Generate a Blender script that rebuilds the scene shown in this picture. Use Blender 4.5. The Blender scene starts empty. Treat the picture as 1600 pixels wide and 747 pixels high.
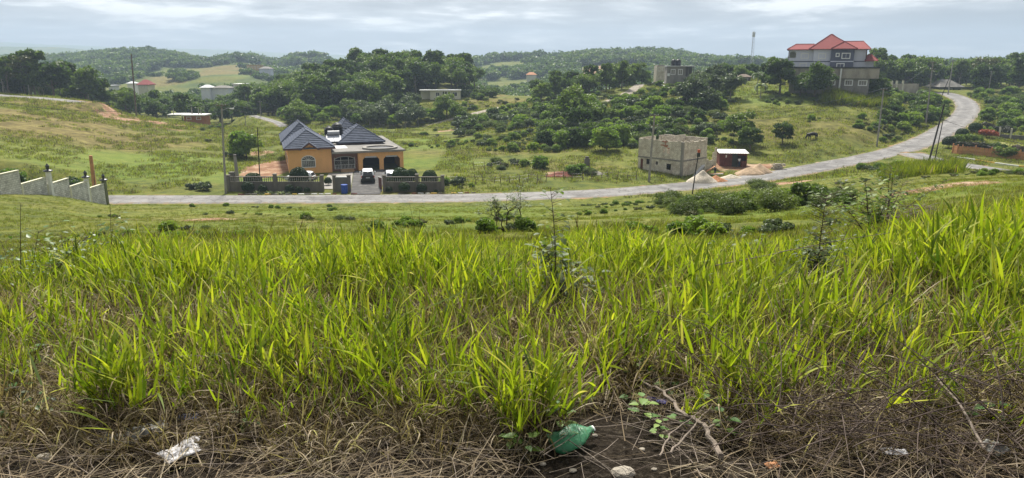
import bpy, bmesh, math, random, bisect
import numpy as np
from mathutils import Vector, Matrix, Euler
R = math.radians
rng = np.random.default_rng(7)
random.seed(7)
S = bpy.context.scene
COL = S.collection
# ------------------------------------------------------------------ camera, world, sun, exposure
F_PX, PITCH = 1100.0, R(14.0)
CP, SP = math.cos(PITCH), math.sin(PITCH)
cam = bpy.data.cameras.new('camera'); cam.sensor_width = 36; cam.lens = 36*F_PX/1600
cam.clip_start = 0.05; cam.clip_end = 20000
camo = bpy.data.objects.new('camera', cam); COL.objects.link(camo)
camo.rotation_euler = (R(90)-PITCH, 0, 0); S.camera = camo
S.view_settings.view_transform = 'Standard'; S.view_settings.look = 'None'
S.view_settings.exposure = 1.02; S.view_settings.gamma = 1
S.cycles.max_bounces = 8; S.cycles.transparent_max_bounces = 16; S.cycles.volume_bounces = 1
S.cycles.diffuse_bounces = 3; S.cycles.glossy_bounces = 2; S.cycles.transmission_bounces = 6
SUN_EL, SUN_AZ = 52.0, -8.0            # azimuth from +Y, towards +X positive
w = bpy.data.worlds.new('World'); S.world = w; w.use_nodes = True
nt = w.node_tree; N = nt.nodes; L = nt.links; N.clear()
def wn(t, **k):
    n = N.new(t)
    for a, b in k.items(): setattr(n, a, b)
    return n
def wl(a, b): L.new(a, b)
sky = wn('ShaderNodeTexSky', sky_type='NISHITA', sun_disc=False)
sky.sun_elevation = R(SUN_EL); sky.sun_rotation = R(SUN_AZ); sky.dust_density = 3; sky.air_density = 1
tc = wn('ShaderNodeTexCoord'); sep = wn('ShaderNodeSeparateXYZ'); wl(tc.outputs['Generated'], sep.inputs[0])
zz = wn('ShaderNodeMath', operation='MAXIMUM'); wl(sep.outputs['Z'], zz.inputs[0]); zz.inputs[1].default_value = 0.0
za = wn('ShaderNodeMath', operation='ADD'); wl(zz.outputs[0], za.inputs[0]); za.inputs[1].default_value = 0.10
dx = wn('ShaderNodeMath', operation='DIVIDE'); wl(sep.outputs['X'], dx.inputs[0]); wl(za.outputs[0], dx.inputs[1])
dy = wn('ShaderNodeMath', operation='DIVIDE'); wl(sep.outputs['Y'], dy.inputs[0]); wl(za.outputs[0], dy.inputs[1])
cv = wn('ShaderNodeCombineXYZ'); wl(dx.outputs[0], cv.inputs[0]); wl(dy.outputs[0], cv.inputs[1])
n1 = wn('ShaderNodeTexNoise'); n1.inputs['Scale'].default_value = 0.62; n1.inputs['Detail'].default_value = 7
n1.inputs['Roughness'].default_value = 0.55; n1.inputs['Distortion'].default_value = 0.4; wl(cv.outputs[0], n1.inputs['Vector'])
n2 = wn('ShaderNodeTexNoise'); n2.inputs['Scale'].default_value = 2.6; n2.inputs['Detail'].default_value = 8; wl(cv.outputs[0], n2.inputs['Vector'])
ad = wn('ShaderNodeMath', operation='MULTIPLY_ADD'); wl(n2.outputs['Fac'], ad.inputs[0]); ad.inputs[1].default_value = 0.45; wl(n1.outputs['Fac'], ad.inputs[2])
cr = wn('ShaderNodeValToRGB'); wl(ad.outputs[0], cr.inputs[0])
K = 1.0
e = cr.color_ramp.elements
e[0].position = 0.56; e[0].color = (0.385, 0.40, 0.42, 1)
e[1].position = 0.87; e[1].color = (1.42, 1.41, 1.38, 1)
m = e.new(0.665); m.color = (0.50, 0.515, 0.535, 1)
m = e.new(0.76); m.color = (0.72, 0.74, 0.755, 1)
# brighter cloud where the hidden sun stands, soft falloff
sd = Vector((math.sin(R(SUN_AZ))*math.cos(R(SUN_EL)), math.cos(R(SUN_AZ))*math.cos(R(SUN_EL)), math.sin(R(SUN_EL))))
dp = wn('ShaderNodeVectorMath', operation='DOT_PRODUCT'); wl(tc.outputs['Generated'], dp.inputs[0]); dp.inputs[1].default_value = sd
gl = wn('ShaderNodeMapRange'); wl(dp.outputs['Value'], gl.inputs['Value'])
gl.inputs['From Min'].default_value = 0.35; gl.inputs['From Max'].default_value = 1.0; gl.inputs['To Min'].default_value = 0.94; gl.inputs['To Max'].default_value = 2.2
gm = wn('ShaderNodeVectorMath', operation='SCALE'); wl(cr.outputs[0], gm.inputs[0]); wl(gl.outputs[0], gm.inputs['Scale'])
# paler towards the horizon
hz = wn('ShaderNodeMapRange'); wl(sep.outputs['Z'], hz.inputs['Value'])
hz.inputs['From Min'].default_value = 0.0; hz.inputs['From Max'].default_value = 0.07; hz.inputs['To Min'].default_value = 0.8; hz.inputs['To Max'].default_value = 0.0
hm = wn('ShaderNodeMix', data_type='RGBA'); wl(hz.outputs[0], hm.inputs['Factor']); wl(gm.outputs[0], hm.inputs['A'])
hm.inputs['B'].default_value = (0.55, 0.595, 0.645, 1)
sc_ = wn('ShaderNodeVectorMath', operation='SCALE'); wl(hm.outputs['Result'], sc_.inputs[0]); sc_.inputs['Scale'].default_value = 3.3
mx = wn('ShaderNodeMix', data_type='RGBA'); mx.inputs['Factor'].default_value = 0.92
wl(sky.outputs[0], mx.inputs['A']); wl(sc_.outputs[0], mx.inputs['B'])
bg = wn('ShaderNodeBackground'); bg.inputs['Strength'].default_value = 0.1; wl(mx.outputs['Result'], bg.inputs['Color'])
wo = wn('ShaderNodeOutputWorld'); wl(bg.outputs[0], wo.inputs['Surface'])
sun = bpy.data.lights.new('sun', 'SUN'); sun.energy = 4.5; sun.angle = R(10); sun.color = (1.0, 0.95, 0.86)
suno = bpy.data.objects.new('sun', sun); COL.objects.link(suno); suno.rotation_euler = sd.to_track_quat('Z', 'Y').to_euler()

# ------------------------------------------------------------------ photo geometry: pixel <-> place
def kz(py):                                  # z/y of a photo row
    v = (373.5-py)/F_PX
    return (v*CP-SP)/(CP+v*SP)
def PT(px, py, Y):                           # the point at depth Y seen at a pixel
    z = kz(py)*Y; d = Y*CP-z*SP
    return Vector(((px-800)/F_PX*d, Y, z))
# ------------------------------------------------------------------ terrain heights
LV = {
 3.0: [(0,-1.7),(1600,-1.68)],
 5.0: [(0,-1.95),(1600,-1.9)],
 7.0: [(0,-2.35),(400,-2.28),(900,-2.2),(1600,-2.1)],
 9.0: [(0,-2.75),(400,-2.65),(900,-2.5),(1600,-2.3)],
 12: [(0,-3.5),(400,-3.25),(900,-3.1),(1300,-2.95),(1600,-2.55)],
 20: [(0,-5.1),(500,-4.8),(900,-4.75),(1300,-4.3),(1600,-3.6)],
 35: [(0,-7.9),(500,-7.8),(900,-7.7),(1200,-7.2),(1400,-6.3),(1500,-5.7),(1600,-5.5)],
 55: [(0,-10.4),(165,-11.5),(500,-11.5),(900,-11.4),(1200,-10.5),(1350,-9.5),(1450,-8.6),(1600,-8.4)],
 70: [(0,-12.2),(165,-13.9),(500,-14.2),(900,-14.2),(1200,-13.0),(1350,-11.4),(1450,-10.2),(1600,-10.5)],
 86: [(0,-13.6),(100,-15.2),(165,-17.0),(900,-17.2),(1100,-16.0),(1200,-14.9),(1350,-13.4),(1450,-12.9),(1600,-13.2)],
 95: [(0,-13.6),(100,-15.0),(165,-17.1),(1000,-17.4),(1100,-17.0),(1200,-16.0),(1350,-14.6),(1450,-14.3),(1600,-14.8)],
 107:[(0,-13.0),(100,-14.8),(200,-16.8),(400,-17.2),(1100,-17.4),(1200,-17.2),(1350,-16.0),(1450,-15.8),(1600,-16.2)],
 120:[(0,-12.2),(100,-14.2),(200,-16.5),(350,-17.1),(850,-17.1),(1200,-17.1),(1300,-16.6),(1400,-16.0),(1600,-15.9)],
 135:[(0,-11.0),(100,-13.0),(200,-15.8),(350,-17.0),(780,-17.2),(900,-16.4),(1000,-15.9),(1200,-16.0),(1300,-14.9),(1400,-15.3),(1600,-15.6)],
 150:[(0,-9.9),(100,-11.9),(200,-15.0),(350,-16.9),(700,-17.3),(800,-16.5),(900,-15.2),(1000,-14.4),(1200,-13.6),(1300,-12.2),(1400,-13.2),(1480,-14.2),(1600,-15.1)],
 170:[(0,-9.0),(100,-10.6),(200,-13.9),(350,-16.5),(700,-17.4),(800,-15.6),(900,-13.3),(1000,-12.2),(1100,-11.2),(1200,-10.3),(1300,-9.8),(1400,-10.6),(1480,-12.9),(1600,-14.0)],
 187:[(0,-8.4),(100,-9.5),(150,-11.0),(200,-13.4),(350,-16.8),(650,-17.5),(800,-14.8),(900,-12.2),(1000,-10.3),(1100,-8.8),(1200,-7.3),(1300,-7.2),(1400,-10.2),(1510,-12.1),(1600,-12.9)],
 197:[(0,-8.1),(100,-9.0),(130,-10.0),(200,-13.7),(350,-17.6),(650,-17.4),(800,-14.4),(900,-11.5),(1000,-9.3),(1100,-7.5),(1200,-6.0),(1300,-6.0),(1400,-10.0),(1510,-11.6),(1600,-12.2)],
 215:[(0,-9.5),(130,-11),(200,-15.5),(350,-19),(430,-17),(600,-16.8),(700,-14.5),(800,-13.4),(900,-10.6),(1000,-7.6),(1100,-5.4),(1200,-4.8),(1300,-5.5),(1400,-9.5),(1500,-10.8),(1600,-11.0)],
 240:[(0,-13),(200,-18),(350,-20),(440,-18),(520,-14.5),(600,-13),(660,-12),(730,-11.4),(800,-11.6),(900,-10.2),(1000,-6.4),(1100,-5.0),(1200,-5.0),(1300,-5.5),(1400,-8.4),(1500,-9.9),(1600,-10)],
 265:[(0,-17),(350,-21),(430,-18),(500,-11.5),(600,-7.5),(700,-7.0),(745,-9.5),(800,-11.2),(900,-12.5),(1000,-8),(1100,-7),(1300,-7),(1500,-9),(1600,-9.0)],
 295:[(0,-19),(350,-21),(440,-15),(520,-7.4),(600,-3.6),(700,-3.6),(740,-10),(800,-16),(900,-17),(1000,-13),(1200,-10),(1600,-8.5)],
 330:[(0,-20),(350,-21),(440,-20),(520,-13),(700,-10),(760,-18),(900,-21),(1000,-18),(1200,-13),(1600,-8.5)],
 420:[(0,-19),(200,-19),(300,-20),(400,-21),(700,-22),(900,-22),(1000,-20),(1200,-13),(1600,-10)],
 520:[(0,-15),(150,-13),(220,-10),(280,-9.5),(330,-8.0),(390,-7.5),(430,-14),(600,-20),(800,-19),(920,-11),(1000,-8),(1100,-8),(1200,-8),(1600,-9)],
 640:[(0,-12),(150,-12),(250,-10),(330,-5.5),(390,-7),(430,-12),(600,-15),(720,-14),(850,-10),(930,-1),(1000,-1),(1100,0),(1200,-3),(1600,-6)],
 850:[(0,0),(80,2),(130,5),(200,11),(255,9),(300,0),(325,-8),(350,0),(385,4),(420,-4),(440,-8),(462,5),(482,10),(510,3),(535,-8),(600,-10),(720,-3),(770,0),(830,3),(880,0),(920,5),(1040,9),(1130,1),(1200,-2),(1600,-4)],
 1250:[(0,-20),(1600,-20)],
 1900:[(0,-10),(200,0),(300,8),(420,-10),(600,-12),(800,0),(1000,5),(1600,0)],
 2600:[(-300,70),(0,64),(60,62),(120,54),(170,46),(200,42),(280,42),(320,30),(345,14),(420,6),(600,0),(760,15),(1000,20),(1600,5)],
 3600:[(0,0),(1600,0)],
 5600:[(-300,330),(0,250),(100,235),(200,200),(330,165),(420,130),(500,100),(560,90),(680,30),(800,20),(1100,40),(1600,20)],
 6300:[(0,0),(1600,0)],
}
TY = sorted(LV); TN = 281; TT = np.linspace(-1.1, 1.1, TN); TL = np.linspace(math.log(3), math.log(4600), 520)
_lev = []
for Y in TY:
    p = np.array(LV[Y], float); z = p[:, 1]; d = Y*CP-z*SP; t = (p[:, 0]-800)/F_PX*d/Y
    _lev.append(np.interp(TT, t, z))
_lev = np.array(_lev); _ly = np.log(np.array(TY))
TAB = np.array([np.interp(TL, _ly, _lev[:, i]) for i in range(TN)])          # [t, lnY]
def _blur(a, n, ax):
    k = np.ones(2*n+1)/(2*n+1); p = [(0, 0), (0, 0)]; p[ax] = (n, n); b = np.pad(a, p, mode='edge')
    return np.apply_along_axis(lambda v: np.convolve(v, k, 'valid'), ax, b)
for _ in range(2): TAB = _blur(_blur(TAB, 1, 0), 2, 1)
def _hash(i, j, s):
    h = (i.astype(np.int64)*374761393 + j.astype(np.int64)*668265263 + s*1274126177) & 0xffffffff
    h = ((h ^ (h >> 13))*1274126177) & 0xffffffff
    return ((h ^ (h >> 16)) & 0xffff)/65535.0
def vnoise(x, y, s=0):
    x = np.asarray(x, float); y = np.asarray(y, float)
    i = np.floor(x); j = np.floor(y); fx = x-i; fy = y-j; fx = fx*fx*(3-2*fx); fy = fy*fy*(3-2*fy)
    a = _hash(i, j, s); b = _hash(i+1, j, s); c = _hash(i, j+1, s); d = _hash(i+1, j+1, s)
    return (a*(1-fx)+b*fx)*(1-fy)+(c*(1-fx)+d*fx)*fy
def fbm(x, y, o=4, s=0):
    r = 0; a = 0.5
    for k in range(o): r = r+a*(vnoise(x, y, s+k)-0.5); x = x*2.03+17; y = y*2.03+5; a *= 0.5
    return r
def raw(x, y):
    x = np.asarray(x, float); y = np.asarray(y, float); yy = np.clip(y, 3, 4599)
    t = np.clip(x/yy, -1.099, 1.099); a = (t+1.1)/2.2*(TN-1); b = (np.log(yy)-TL[0])/(TL[-1]-TL[0])*(len(TL)-1)
    i = np.clip(a.astype(int), 0, TN-2); j = np.clip(b.astype(int), 0, len(TL)-2); fa = a-i; fb = b-j
    z = (TAB[i, j]*(1-fa)+TAB[i+1, j]*fa)*(1-fb)+(TAB[i, j+1]*(1-fa)+TAB[i+1, j+1]*fa)*fb
    amp = np.interp(yy, [3, 8, 40, 150, 400, 1000, 6000], [0.06, .12, 0.35, .9, 3, 9, 60])
    wl_ = np.interp(yy, [3, 8, 40, 150, 400, 1000, 6000], [1.2, 2.0, 7, 16, 50, 110, 600])
    # noise at fixed world scales, faded in with distance
    n = 0.10*fbm(x/1.3, y/1.3, 3, 3)*np.clip(yy/6, .3, 1)
    n = n+0.5*fbm(x/7, y/7, 3, 11)*np.clip((yy-10)/40, 0, 1)
    n = n+1.6*fbm(x/26, y/26, 3, 21)*np.clip((yy-130)/80, 0, 1)
    n = n+15*fbm(x/150, y/150, 4, 31)*np.clip((yy-400)/350, 0, 1)
    n = n+26*fbm(x/420, y/420, 5, 41)*np.clip((yy-1500)/900, 0, 1)
    return z+n
# ------------------------------------------------------------------ roads: centre lines with their own grade
def cr_spline(P, n=14):
    P = np.array(P, float); out = []
    Q = np.vstack([2*P[0]-P[1], P, 2*P[-1]-P[-2]])
    for i in range(1, len(Q)-2):
        a, b, c, d = Q[i-1:i+3]
        for k in range(n):
            t = k/n; out.append(0.5*((2*b)+(-a+c)*t+(2*a-5*b+4*c-d)*t*t+(-a+3*b-3*c+d)*t**3))
    out.append(P[-1]); return np.array(out)
def rpts(L): return [tuple(PT(px, py, z/kz(py))) for px, py, z in L]
ROADS = {
 'main': (rpts([(-420,311.5,-17.3),(-100,311.5,-17.3),(165,311.5,-17.3),(400,311.5,-17.3),(700,309.5,-17.3),(850,305.5,-17.35),(950,301,-17.45),(1022,295.5,-17.5),(1100,288,-17.5),
     (1200,275.5,-17.4),(1300,257.5,-16.9),(1390,238.5,-16.1),(1440,222,-15.2),(1474,205,-14.2),(1500,187,-13.1),(1512,171,-12.0),(1506,158,-10.9),(1488,149,-10.1),(1470,144.5,-9.8)]), 3.1),
 'side': (rpts([(1418,238,-15.9),(1460,250,-16.0),(1530,262,-16.05),(1600,271.5,-16.2),(1700,280,-16.4),(1900,292,-16.8)]), 2.6),
 'upper': ([tuple(PT(px, py, Y)) for px, py, Y in [(-300,128,215),(-100,141,200),(0,149,192),(70,154,186),(128,160,182)]], 2.2),
 'valley': ([tuple(PT(px, py, Y)) for px, py, Y in [(395,181,222),(418,187,216),(436,193,210),(446,200,204)]], 1.6),
 'lane': ([tuple(PT(px, py, Y)) for px, py, Y in [(615,212,200),(660,199,203),(700,188,206),(740,178,212),(775,170,220),(800,165,228)]], 1.7),
 'track': ([tuple(PT(px, py, Y)) for px, py, Y in [(925,166,198),(950,159,205),(972,150,214),(990,140,226),(1000,132,236)]], 1.6),
}
RC = {k: (cr_spline(v[0], 6), v[1]) for k, v in ROADS.items()}
RB = {k: (P[:, :2].min(0)-14, P[:, :2].max(0)+14) for k, (P, hw) in RC.items()}
def ground(x, y):
    x = np.atleast_1d(np.asarray(x, float)); y = np.atleast_1d(np.asarray(y, float)); z = raw(x, y)
    SW = np.zeros(len(x)); SZ_ = np.zeros(len(x)); SF = np.zeros(len(x))
    for k, (P, hw) in RC.items():
        lo, hi = RB[k]
        m = np.where((x > lo[0]) & (x < hi[0]) & (y > lo[1]) & (y < hi[1]))[0]
        if not len(m): continue
        for q in np.array_split(m, max(1, len(m)//20000)):
            D = (x[q, None]-P[None, :, 0])**2+(y[q, None]-P[None, :, 1])**2; j = D.argmin(1); d = np.sqrt(D[np.arange(len(q)), j])
            # refine along the segment
            best = d.copy(); zr = P[j, 2].copy()
            for o in (-1, 0):
                a = np.clip(j+o, 0, len(P)-2); A = P[a]; B = P[a+1]; AB = (B-A)[:, :2]
                s = ((x[q]-A[:, 0])*AB[:, 0]+(y[q]-A[:, 1])*AB[:, 1])/((AB**2).sum(1)+1e-9); s = np.clip(s, 0, 1)
                dd = np.hypot(x[q]-A[:, 0]-s*AB[:, 0], y[q]-A[:, 1]-s*AB[:, 1]); zz_ = A[:, 2]+s*(B-A)[:, 2]
                u = dd <= best+1e-6; best = np.where(u, dd, best); zr = np.where(u, zz_, zr)
            f = np.clip((best-hw-1.0)/6.0, 0, 1); f = f*f*(3-2*f)
            g_ = 1-f; w_ = g_/(np.maximum(best-.5*hw, 0)+.3)**3; SW[q] += w_; SZ_[q] += w_*zr; SF[q] = np.maximum(SF[q], g_)
    m = SW > 0; z[m] = z[m]*(1-SF[m])+SF[m]*SZ_[m]/SW[m]
    return z
# flat yard for the orange house
def G(x, y): return float(ground([x], [y])[0])
def road_d(x, y):
    x = np.atleast_1d(x); y = np.atleast_1d(y); r = np.full(len(x), 99.0)
    for k, (P, hw) in RC.items():
        for q in np.array_split(np.arange(len(x)), max(1, len(x)//20000)):
            D = (x[q, None]-P[None, :, 0])**2+(y[q, None]-P[None, :, 1])**2
            r[q] = np.minimum(r[q], np.sqrt(D.min(1))-hw)
    return r
def AT(px, Y, dz=0.0):                       # ground point in the photo column px at depth Y
    z = -5.0
    for _ in range(3):
        x = (px-800)/F_PX*(Y*CP-z*SP); z = G(x, Y)
    return Vector((x, Y, z+dz))
def HIT(px, py, y0=2.2, y1=1500):            # first ground point seen at a pixel
    ys = np.exp(np.linspace(math.log(y0), math.log(y1), 900)); k = kz(py); zs = k*ys; xs = (px-800)/F_PX*(ys*CP-zs*SP)
    g = ground(xs, ys); m = np.where(g >= zs)[0]
    i = m[0] if len(m) else len(ys)-1
    return Vector((xs[i], ys[i], float(g[i])))
def PXY(p):                                  # place -> photo pixel
    d = p[1]*CP-p[2]*SP; v = (p[1]*SP+p[2]*CP)/d
    return 800+F_PX*p[0]/d, 373.5-F_PX*v
# ------------------------------------------------------------------ object helpers
def obj(name, me, mat=None, parent=None, **kw):
    if isinstance(me, MB): me = me.mesh(name)
    o = bpy.data.objects.new(name, me); COL.objects.link(o)
    if mat is not None and not me.materials: me.materials.append(mat)
    if parent is not None: o.parent = parent
    for k, v in kw.items():
        if v is not None: o[k] = v
    return o
def thing(name, label, cat, loc, rz=0.0, group=None, sc=1.0):
    o = bpy.data.objects.new(name, None); COL.objects.link(o); o.location = loc; o.rotation_euler = (0, 0, rz); o.scale = (sc,)*3
    o.empty_display_size = 0.3; o['label'] = label; o['category'] = cat
    if group: o['group'] = group
    return o
def tag(o, label, cat, group=None):
    o['label'] = label; o['category'] = cat
    if group: o['group'] = group
    return o
def kids(o): return [c for c in ALLC.get(o.name, [])]
def dup(root, loc, rz=0.0, label=None, group=None, sc=None):
    def cp(o, par):
        c = o.copy(); COL.objects.link(c); c.parent = par
        for ch in o.children: cp(ch, c)
        return c
    r = cp(root, None); r.location = loc; r.rotation_euler = (0, 0, rz)
    if sc is not None: r.scale = sc if hasattr(sc, '__len__') else (sc,)*3
    if label: r['label'] = label
    if group: r['group'] = group
    return r
class MB:
    def __init__(s): s.v = []; s.f = []; s.c = None
    def add(s, vs, fs):
        o = len(s.v); s.v += [tuple(p) for p in vs]; s.f += [tuple(i+o for i in f) for f in fs]; return s
    def box(s, x0, x1, y0, y1, z0, z1, M=None, bev=0.0):
        if bev:
            b = bev; vs = []
            for z in (z0, z1):
                zi = z+b if z == z0 else z-b
                for (X, Y_) in ((x0, y0), (x1, y0), (x1, y1), (x0, y1)):
                    sx = 1 if X == x0 else -1; sy = 1 if Y_ == y0 else -1
                    vs += [(X+sx*b, Y_+sy*b, z), (X+sx*b, Y_, zi), (X, Y_+sy*b, zi)]
            bm = bmesh.new(); [bm.verts.new(p) for p in vs]; r = bmesh.ops.convex_hull(bm, input=bm.verts)
            bm.verts.index_update(); fs = [[q.index for q in f.verts] for f in bm.faces]; vs = [q.co.copy() for q in bm.verts]; bm.free()
        else:
            vs = [(x0,y0,z0),(x1,y0,z0),(x1,y1,z0),(x0,y1,z0),(x0,y0,z1),(x1,y0,z1),(x1,y1,z1),(x0,y1,z1)]
            fs = [(0,3,2,1),(4,5,6,7),(0,1,5,4),(1,2,6,5),(2,3,7,6),(3,0,4,7)]
        if M is not None: vs = [M @ Vector(p) for p in vs]
        return s.add(vs, fs)
    def tube(s, pts, rad, n=6, cap=True):
        pts = [Vector(p) for p in pts]; rad = rad if hasattr(rad, '__len__') else [rad]*len(pts); vs = []; fs = []
        u = None
        for i, p in enumerate(pts):
            d = (pts[min(i+1, len(pts)-1)]-pts[max(i-1, 0)]); d = d.normalized() if d.length > 1e-9 else Vector((0, 0, 1))
            if u is None: u = d.orthogonal().normalized()
            else: u = (u-d*u.dot(d)); u = u.normalized() if u.length > 1e-6 else d.orthogonal().normalized()
            w_ = d.cross(u)
            for k in range(n):
                a = 2*math.pi*k/n; vs.append(p+(u*math.cos(a)+w_*math.sin(a))*rad[i])
        for i in range(len(pts)-1):
            for k in range(n): fs.append((i*n+k, i*n+(k+1) % n, (i+1)*n+(k+1) % n, (i+1)*n+k))
        if cap: fs.append(tuple(range(n-1, -1, -1))); fs.append(tuple((len(pts)-1)*n+k for k in range(n)))
        return s.add(vs, fs)
    def lathe(s, prof, n=16, c=(0, 0, 0)):
        vs = []; fs = []
        for r, z in prof:
            for k in range(n): a = 2*math.pi*k/n; vs.append((c[0]+r*math.cos(a), c[1]+r*math.sin(a), c[2]+z))
        for i in range(len(prof)-1):
            for k in range(n): fs.append((i*n+k, i*n+(k+1) % n, (i+1)*n+(k+1) % n, (i+1)*n+k))
        fs.append(tuple(range(n-1, -1, -1))); fs.append(tuple((len(prof)-1)*n+k for k in range(n)))
        return s.add(vs, fs)
    def prism(s, poly, y0, y1):              # polygon in x,z extruded along y
        n = len(poly); vs = [(p[0], y0, p[1]) for p in poly]+[(p[0], y1, p[1]) for p in poly]
        fs = [tuple(range(n)), tuple(range(2*n-1, n-1, -1))]+[(i, i+n, (i+1) % n+n, (i+1) % n) for i in range(n)]
        return s.add(vs, fs)
    def prismx(s, poly, x0, x1):             # polygon in y,z extruded along x
        n = len(poly); vs = [(x0, p[0], p[1]) for p in poly]+[(x1, p[0], p[1]) for p in poly]
        fs = [tuple(range(n-1, -1, -1)), tuple(range(n, 2*n))]+[(i, (i+1) % n, (i+1) % n+n, i+n) for i in range(n)]
        return s.add(vs, fs)
    def mesh(s, name, smooth=False):
        me = bpy.data.meshes.new(name); me.from_pydata(s.v, [], s.f); me.update()
        if smooth: me.polygons.foreach_set('use_smooth', [True]*len(me.polygons))
        return me
def npmesh(name, V, Fq, attrs=None, smooth=False):      # V (n,3), Fq (m,k) all the same k
    me = bpy.data.meshes.new(name); V = np.asarray(V, np.float32); Fq = np.asarray(Fq, np.int32); k = Fq.shape[1]
    me.vertices.add(len(V)); me.vertices.foreach_set('co', V.ravel())
    me.loops.add(Fq.size); me.loops.foreach_set('vertex_index', Fq.ravel())
    me.polygons.add(len(Fq)); me.polygons.foreach_set('loop_start', np.arange(0, Fq.size, k, dtype=np.int32))
    if smooth: me.polygons.foreach_set('use_smooth', np.ones(len(Fq), bool))
    me.update(calc_edges=True)
    for n_, a in (attrs or {}).items():
        t = me.attributes.new(n_, 'FLOAT', 'POINT'); t.data.foreach_set('value', np.asarray(a, np.float32))
    return me
# ------------------------------------------------------------------ materials
class NT:
    def __init__(s, name, rough=0.8, spec=0.3):
        s.m = bpy.data.materials.new(name); s.m.use_nodes = True; s.t = s.m.node_tree; s.n = s.t.nodes; s.n.clear()
        s.out = s.n.new('ShaderNodeOutputMaterial'); s.b = s.n.new('ShaderNodeBsdfPrincipled'); s.t.links.new(s.b.outputs[0], s.out.inputs[0])
        s.b.inputs['Roughness'].default_value = rough; s.b.inputs['Specular IOR Level'].default_value = spec
        s.tc = None
    def lk(s, a, b): s.t.links.new(a, b)
    def pos(s, gen=False):
        if s.tc is None: s.tc = s.n.new('ShaderNodeTexCoord')
        return s.tc.outputs['Object']
    def world(s):
        g = s.n.new('ShaderNodeNewGeometry'); return g.outputs['Position']
    def noise(s, scale, detail=4, rough=0.55, vec=None, stretch=None, dist=0):
        n = s.n.new('ShaderNodeTexNoise'); n.inputs['Scale'].default_value = scale; n.inputs['Detail'].default_value = detail
        n.inputs['Roughness'].default_value = rough; n.inputs['Distortion'].default_value = dist
        v = vec if vec is not None else s.pos()
        if stretch: 
            mp = s.n.new('ShaderNodeMapping'); mp.inputs['Scale'].default_value = stretch; s.lk(v, mp.inputs['Vector']); v = mp.outputs[0]
        s.lk(v, n.inputs['Vector']); return n.outputs['Fac']
    def attr(s, name):
        a = s.n.new('ShaderNodeAttribute'); a.attribute_name = name; return a.outputs['Fac']
    def rnd(s): return s.n.new('ShaderNodeObjectInfo').outputs['Random']
    def mr(s, v, a, b, c=0.0, d=1.0):
        n = s.n.new('ShaderNodeMapRange'); s.lk(v, n.inputs['Value']); n.inputs['From Min'].default_value = a; n.inputs['From Max'].default_value = b
        n.inputs['To Min'].default_value = c; n.inputs['To Max'].default_value = d; return n.outputs[0]
    def math(s, op, a, b):
        n = s.n.new('ShaderNodeMath'); n.operation = op
        for i, q in enumerate((a, b)):
            if isinstance(q, (int, float)): n.inputs[i].default_value = q
            else: s.lk(q, n.inputs[i])
        return n.outputs[0]
    def mix(s, f, a, b, bt='MIX'):
        n = s.n.new('ShaderNodeMix'); n.data_type = 'RGBA'; n.blend_type = bt
        if isinstance(f, (int, float)): n.inputs['Factor'].default_value = f
        else: s.lk(f, n.inputs['Factor'])
        for q, k in ((a, 'A'), (b, 'B')):
            if isinstance(q, tuple): n.inputs[k].default_value = (*q[:3], 1)
            else: s.lk(q, n.inputs[k])
        return n.outputs['Result']
    def ramp(s, f, st):
        n = s.n.new('ShaderNodeValToRGB'); s.lk(f, n.inputs[0]); el = n.color_ramp.elements
        el[0].position = st[0][0]; el[0].color = (*st[0][1], 1); el[1].position = st[-1][0]; el[1].color = (*st[-1][1], 1)
        for p, c in st[1:-1]: q = el.new(p); q.color = (*c, 1)
        return n.outputs[0]
    def col(s, c):
        if isinstance(c, tuple): s.b.inputs['Base Color'].default_value = (*c, 1)
        else: s.lk(c, s.b.inputs['Base Color'])
    def bump(s, h, dist=0.02, strength=0.5):
        n = s.n.new('ShaderNodeBump'); n.inputs['Distance'].default_value = dist; n.inputs['Strength'].default_value = strength
        s.lk(h, n.inputs['Height']); s.lk(n.outputs[0], s.b.inputs['Normal'])
    def translucent(s, c, f):
        t = s.n.new('ShaderNodeBsdfTranslucent'); mxs = s.n.new('ShaderNodeMixShader'); mxs.inputs[0].default_value = f
        if isinstance(c, tuple): t.inputs[0].default_value = (*c, 1)
        else: s.lk(c, t.inputs[0])
        s.lk(s.b.outputs[0], mxs.inputs[1]); s.lk(t.outputs[0], mxs.inputs[2]); s.lk(mxs.outputs[0], s.out.inputs[0])
def mplain(name, c, rough=0.7, var=0.25, scale=3.0, bump=0.01, metal=0.0, spec=0.3, detail=6):
    t = NT(name, rough, spec); n = t.noise(scale, detail, 0.6); n2 = t.noise(scale*9, 3, 0.6)
    f = t.math('MULTIPLY', n, n2); f = t.mr(f, 0.15, 0.4)
    lo = tuple(x*(1-var) for x in c); hi = tuple(min(1, x*(1+var)) for x in c)
    t.col(t.mix(f, lo, hi)); t.b.inputs['Metallic'].default_value = metal
    if bump: t.bump(n2, bump, 0.5)
    return t.m
M = {}
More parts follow.
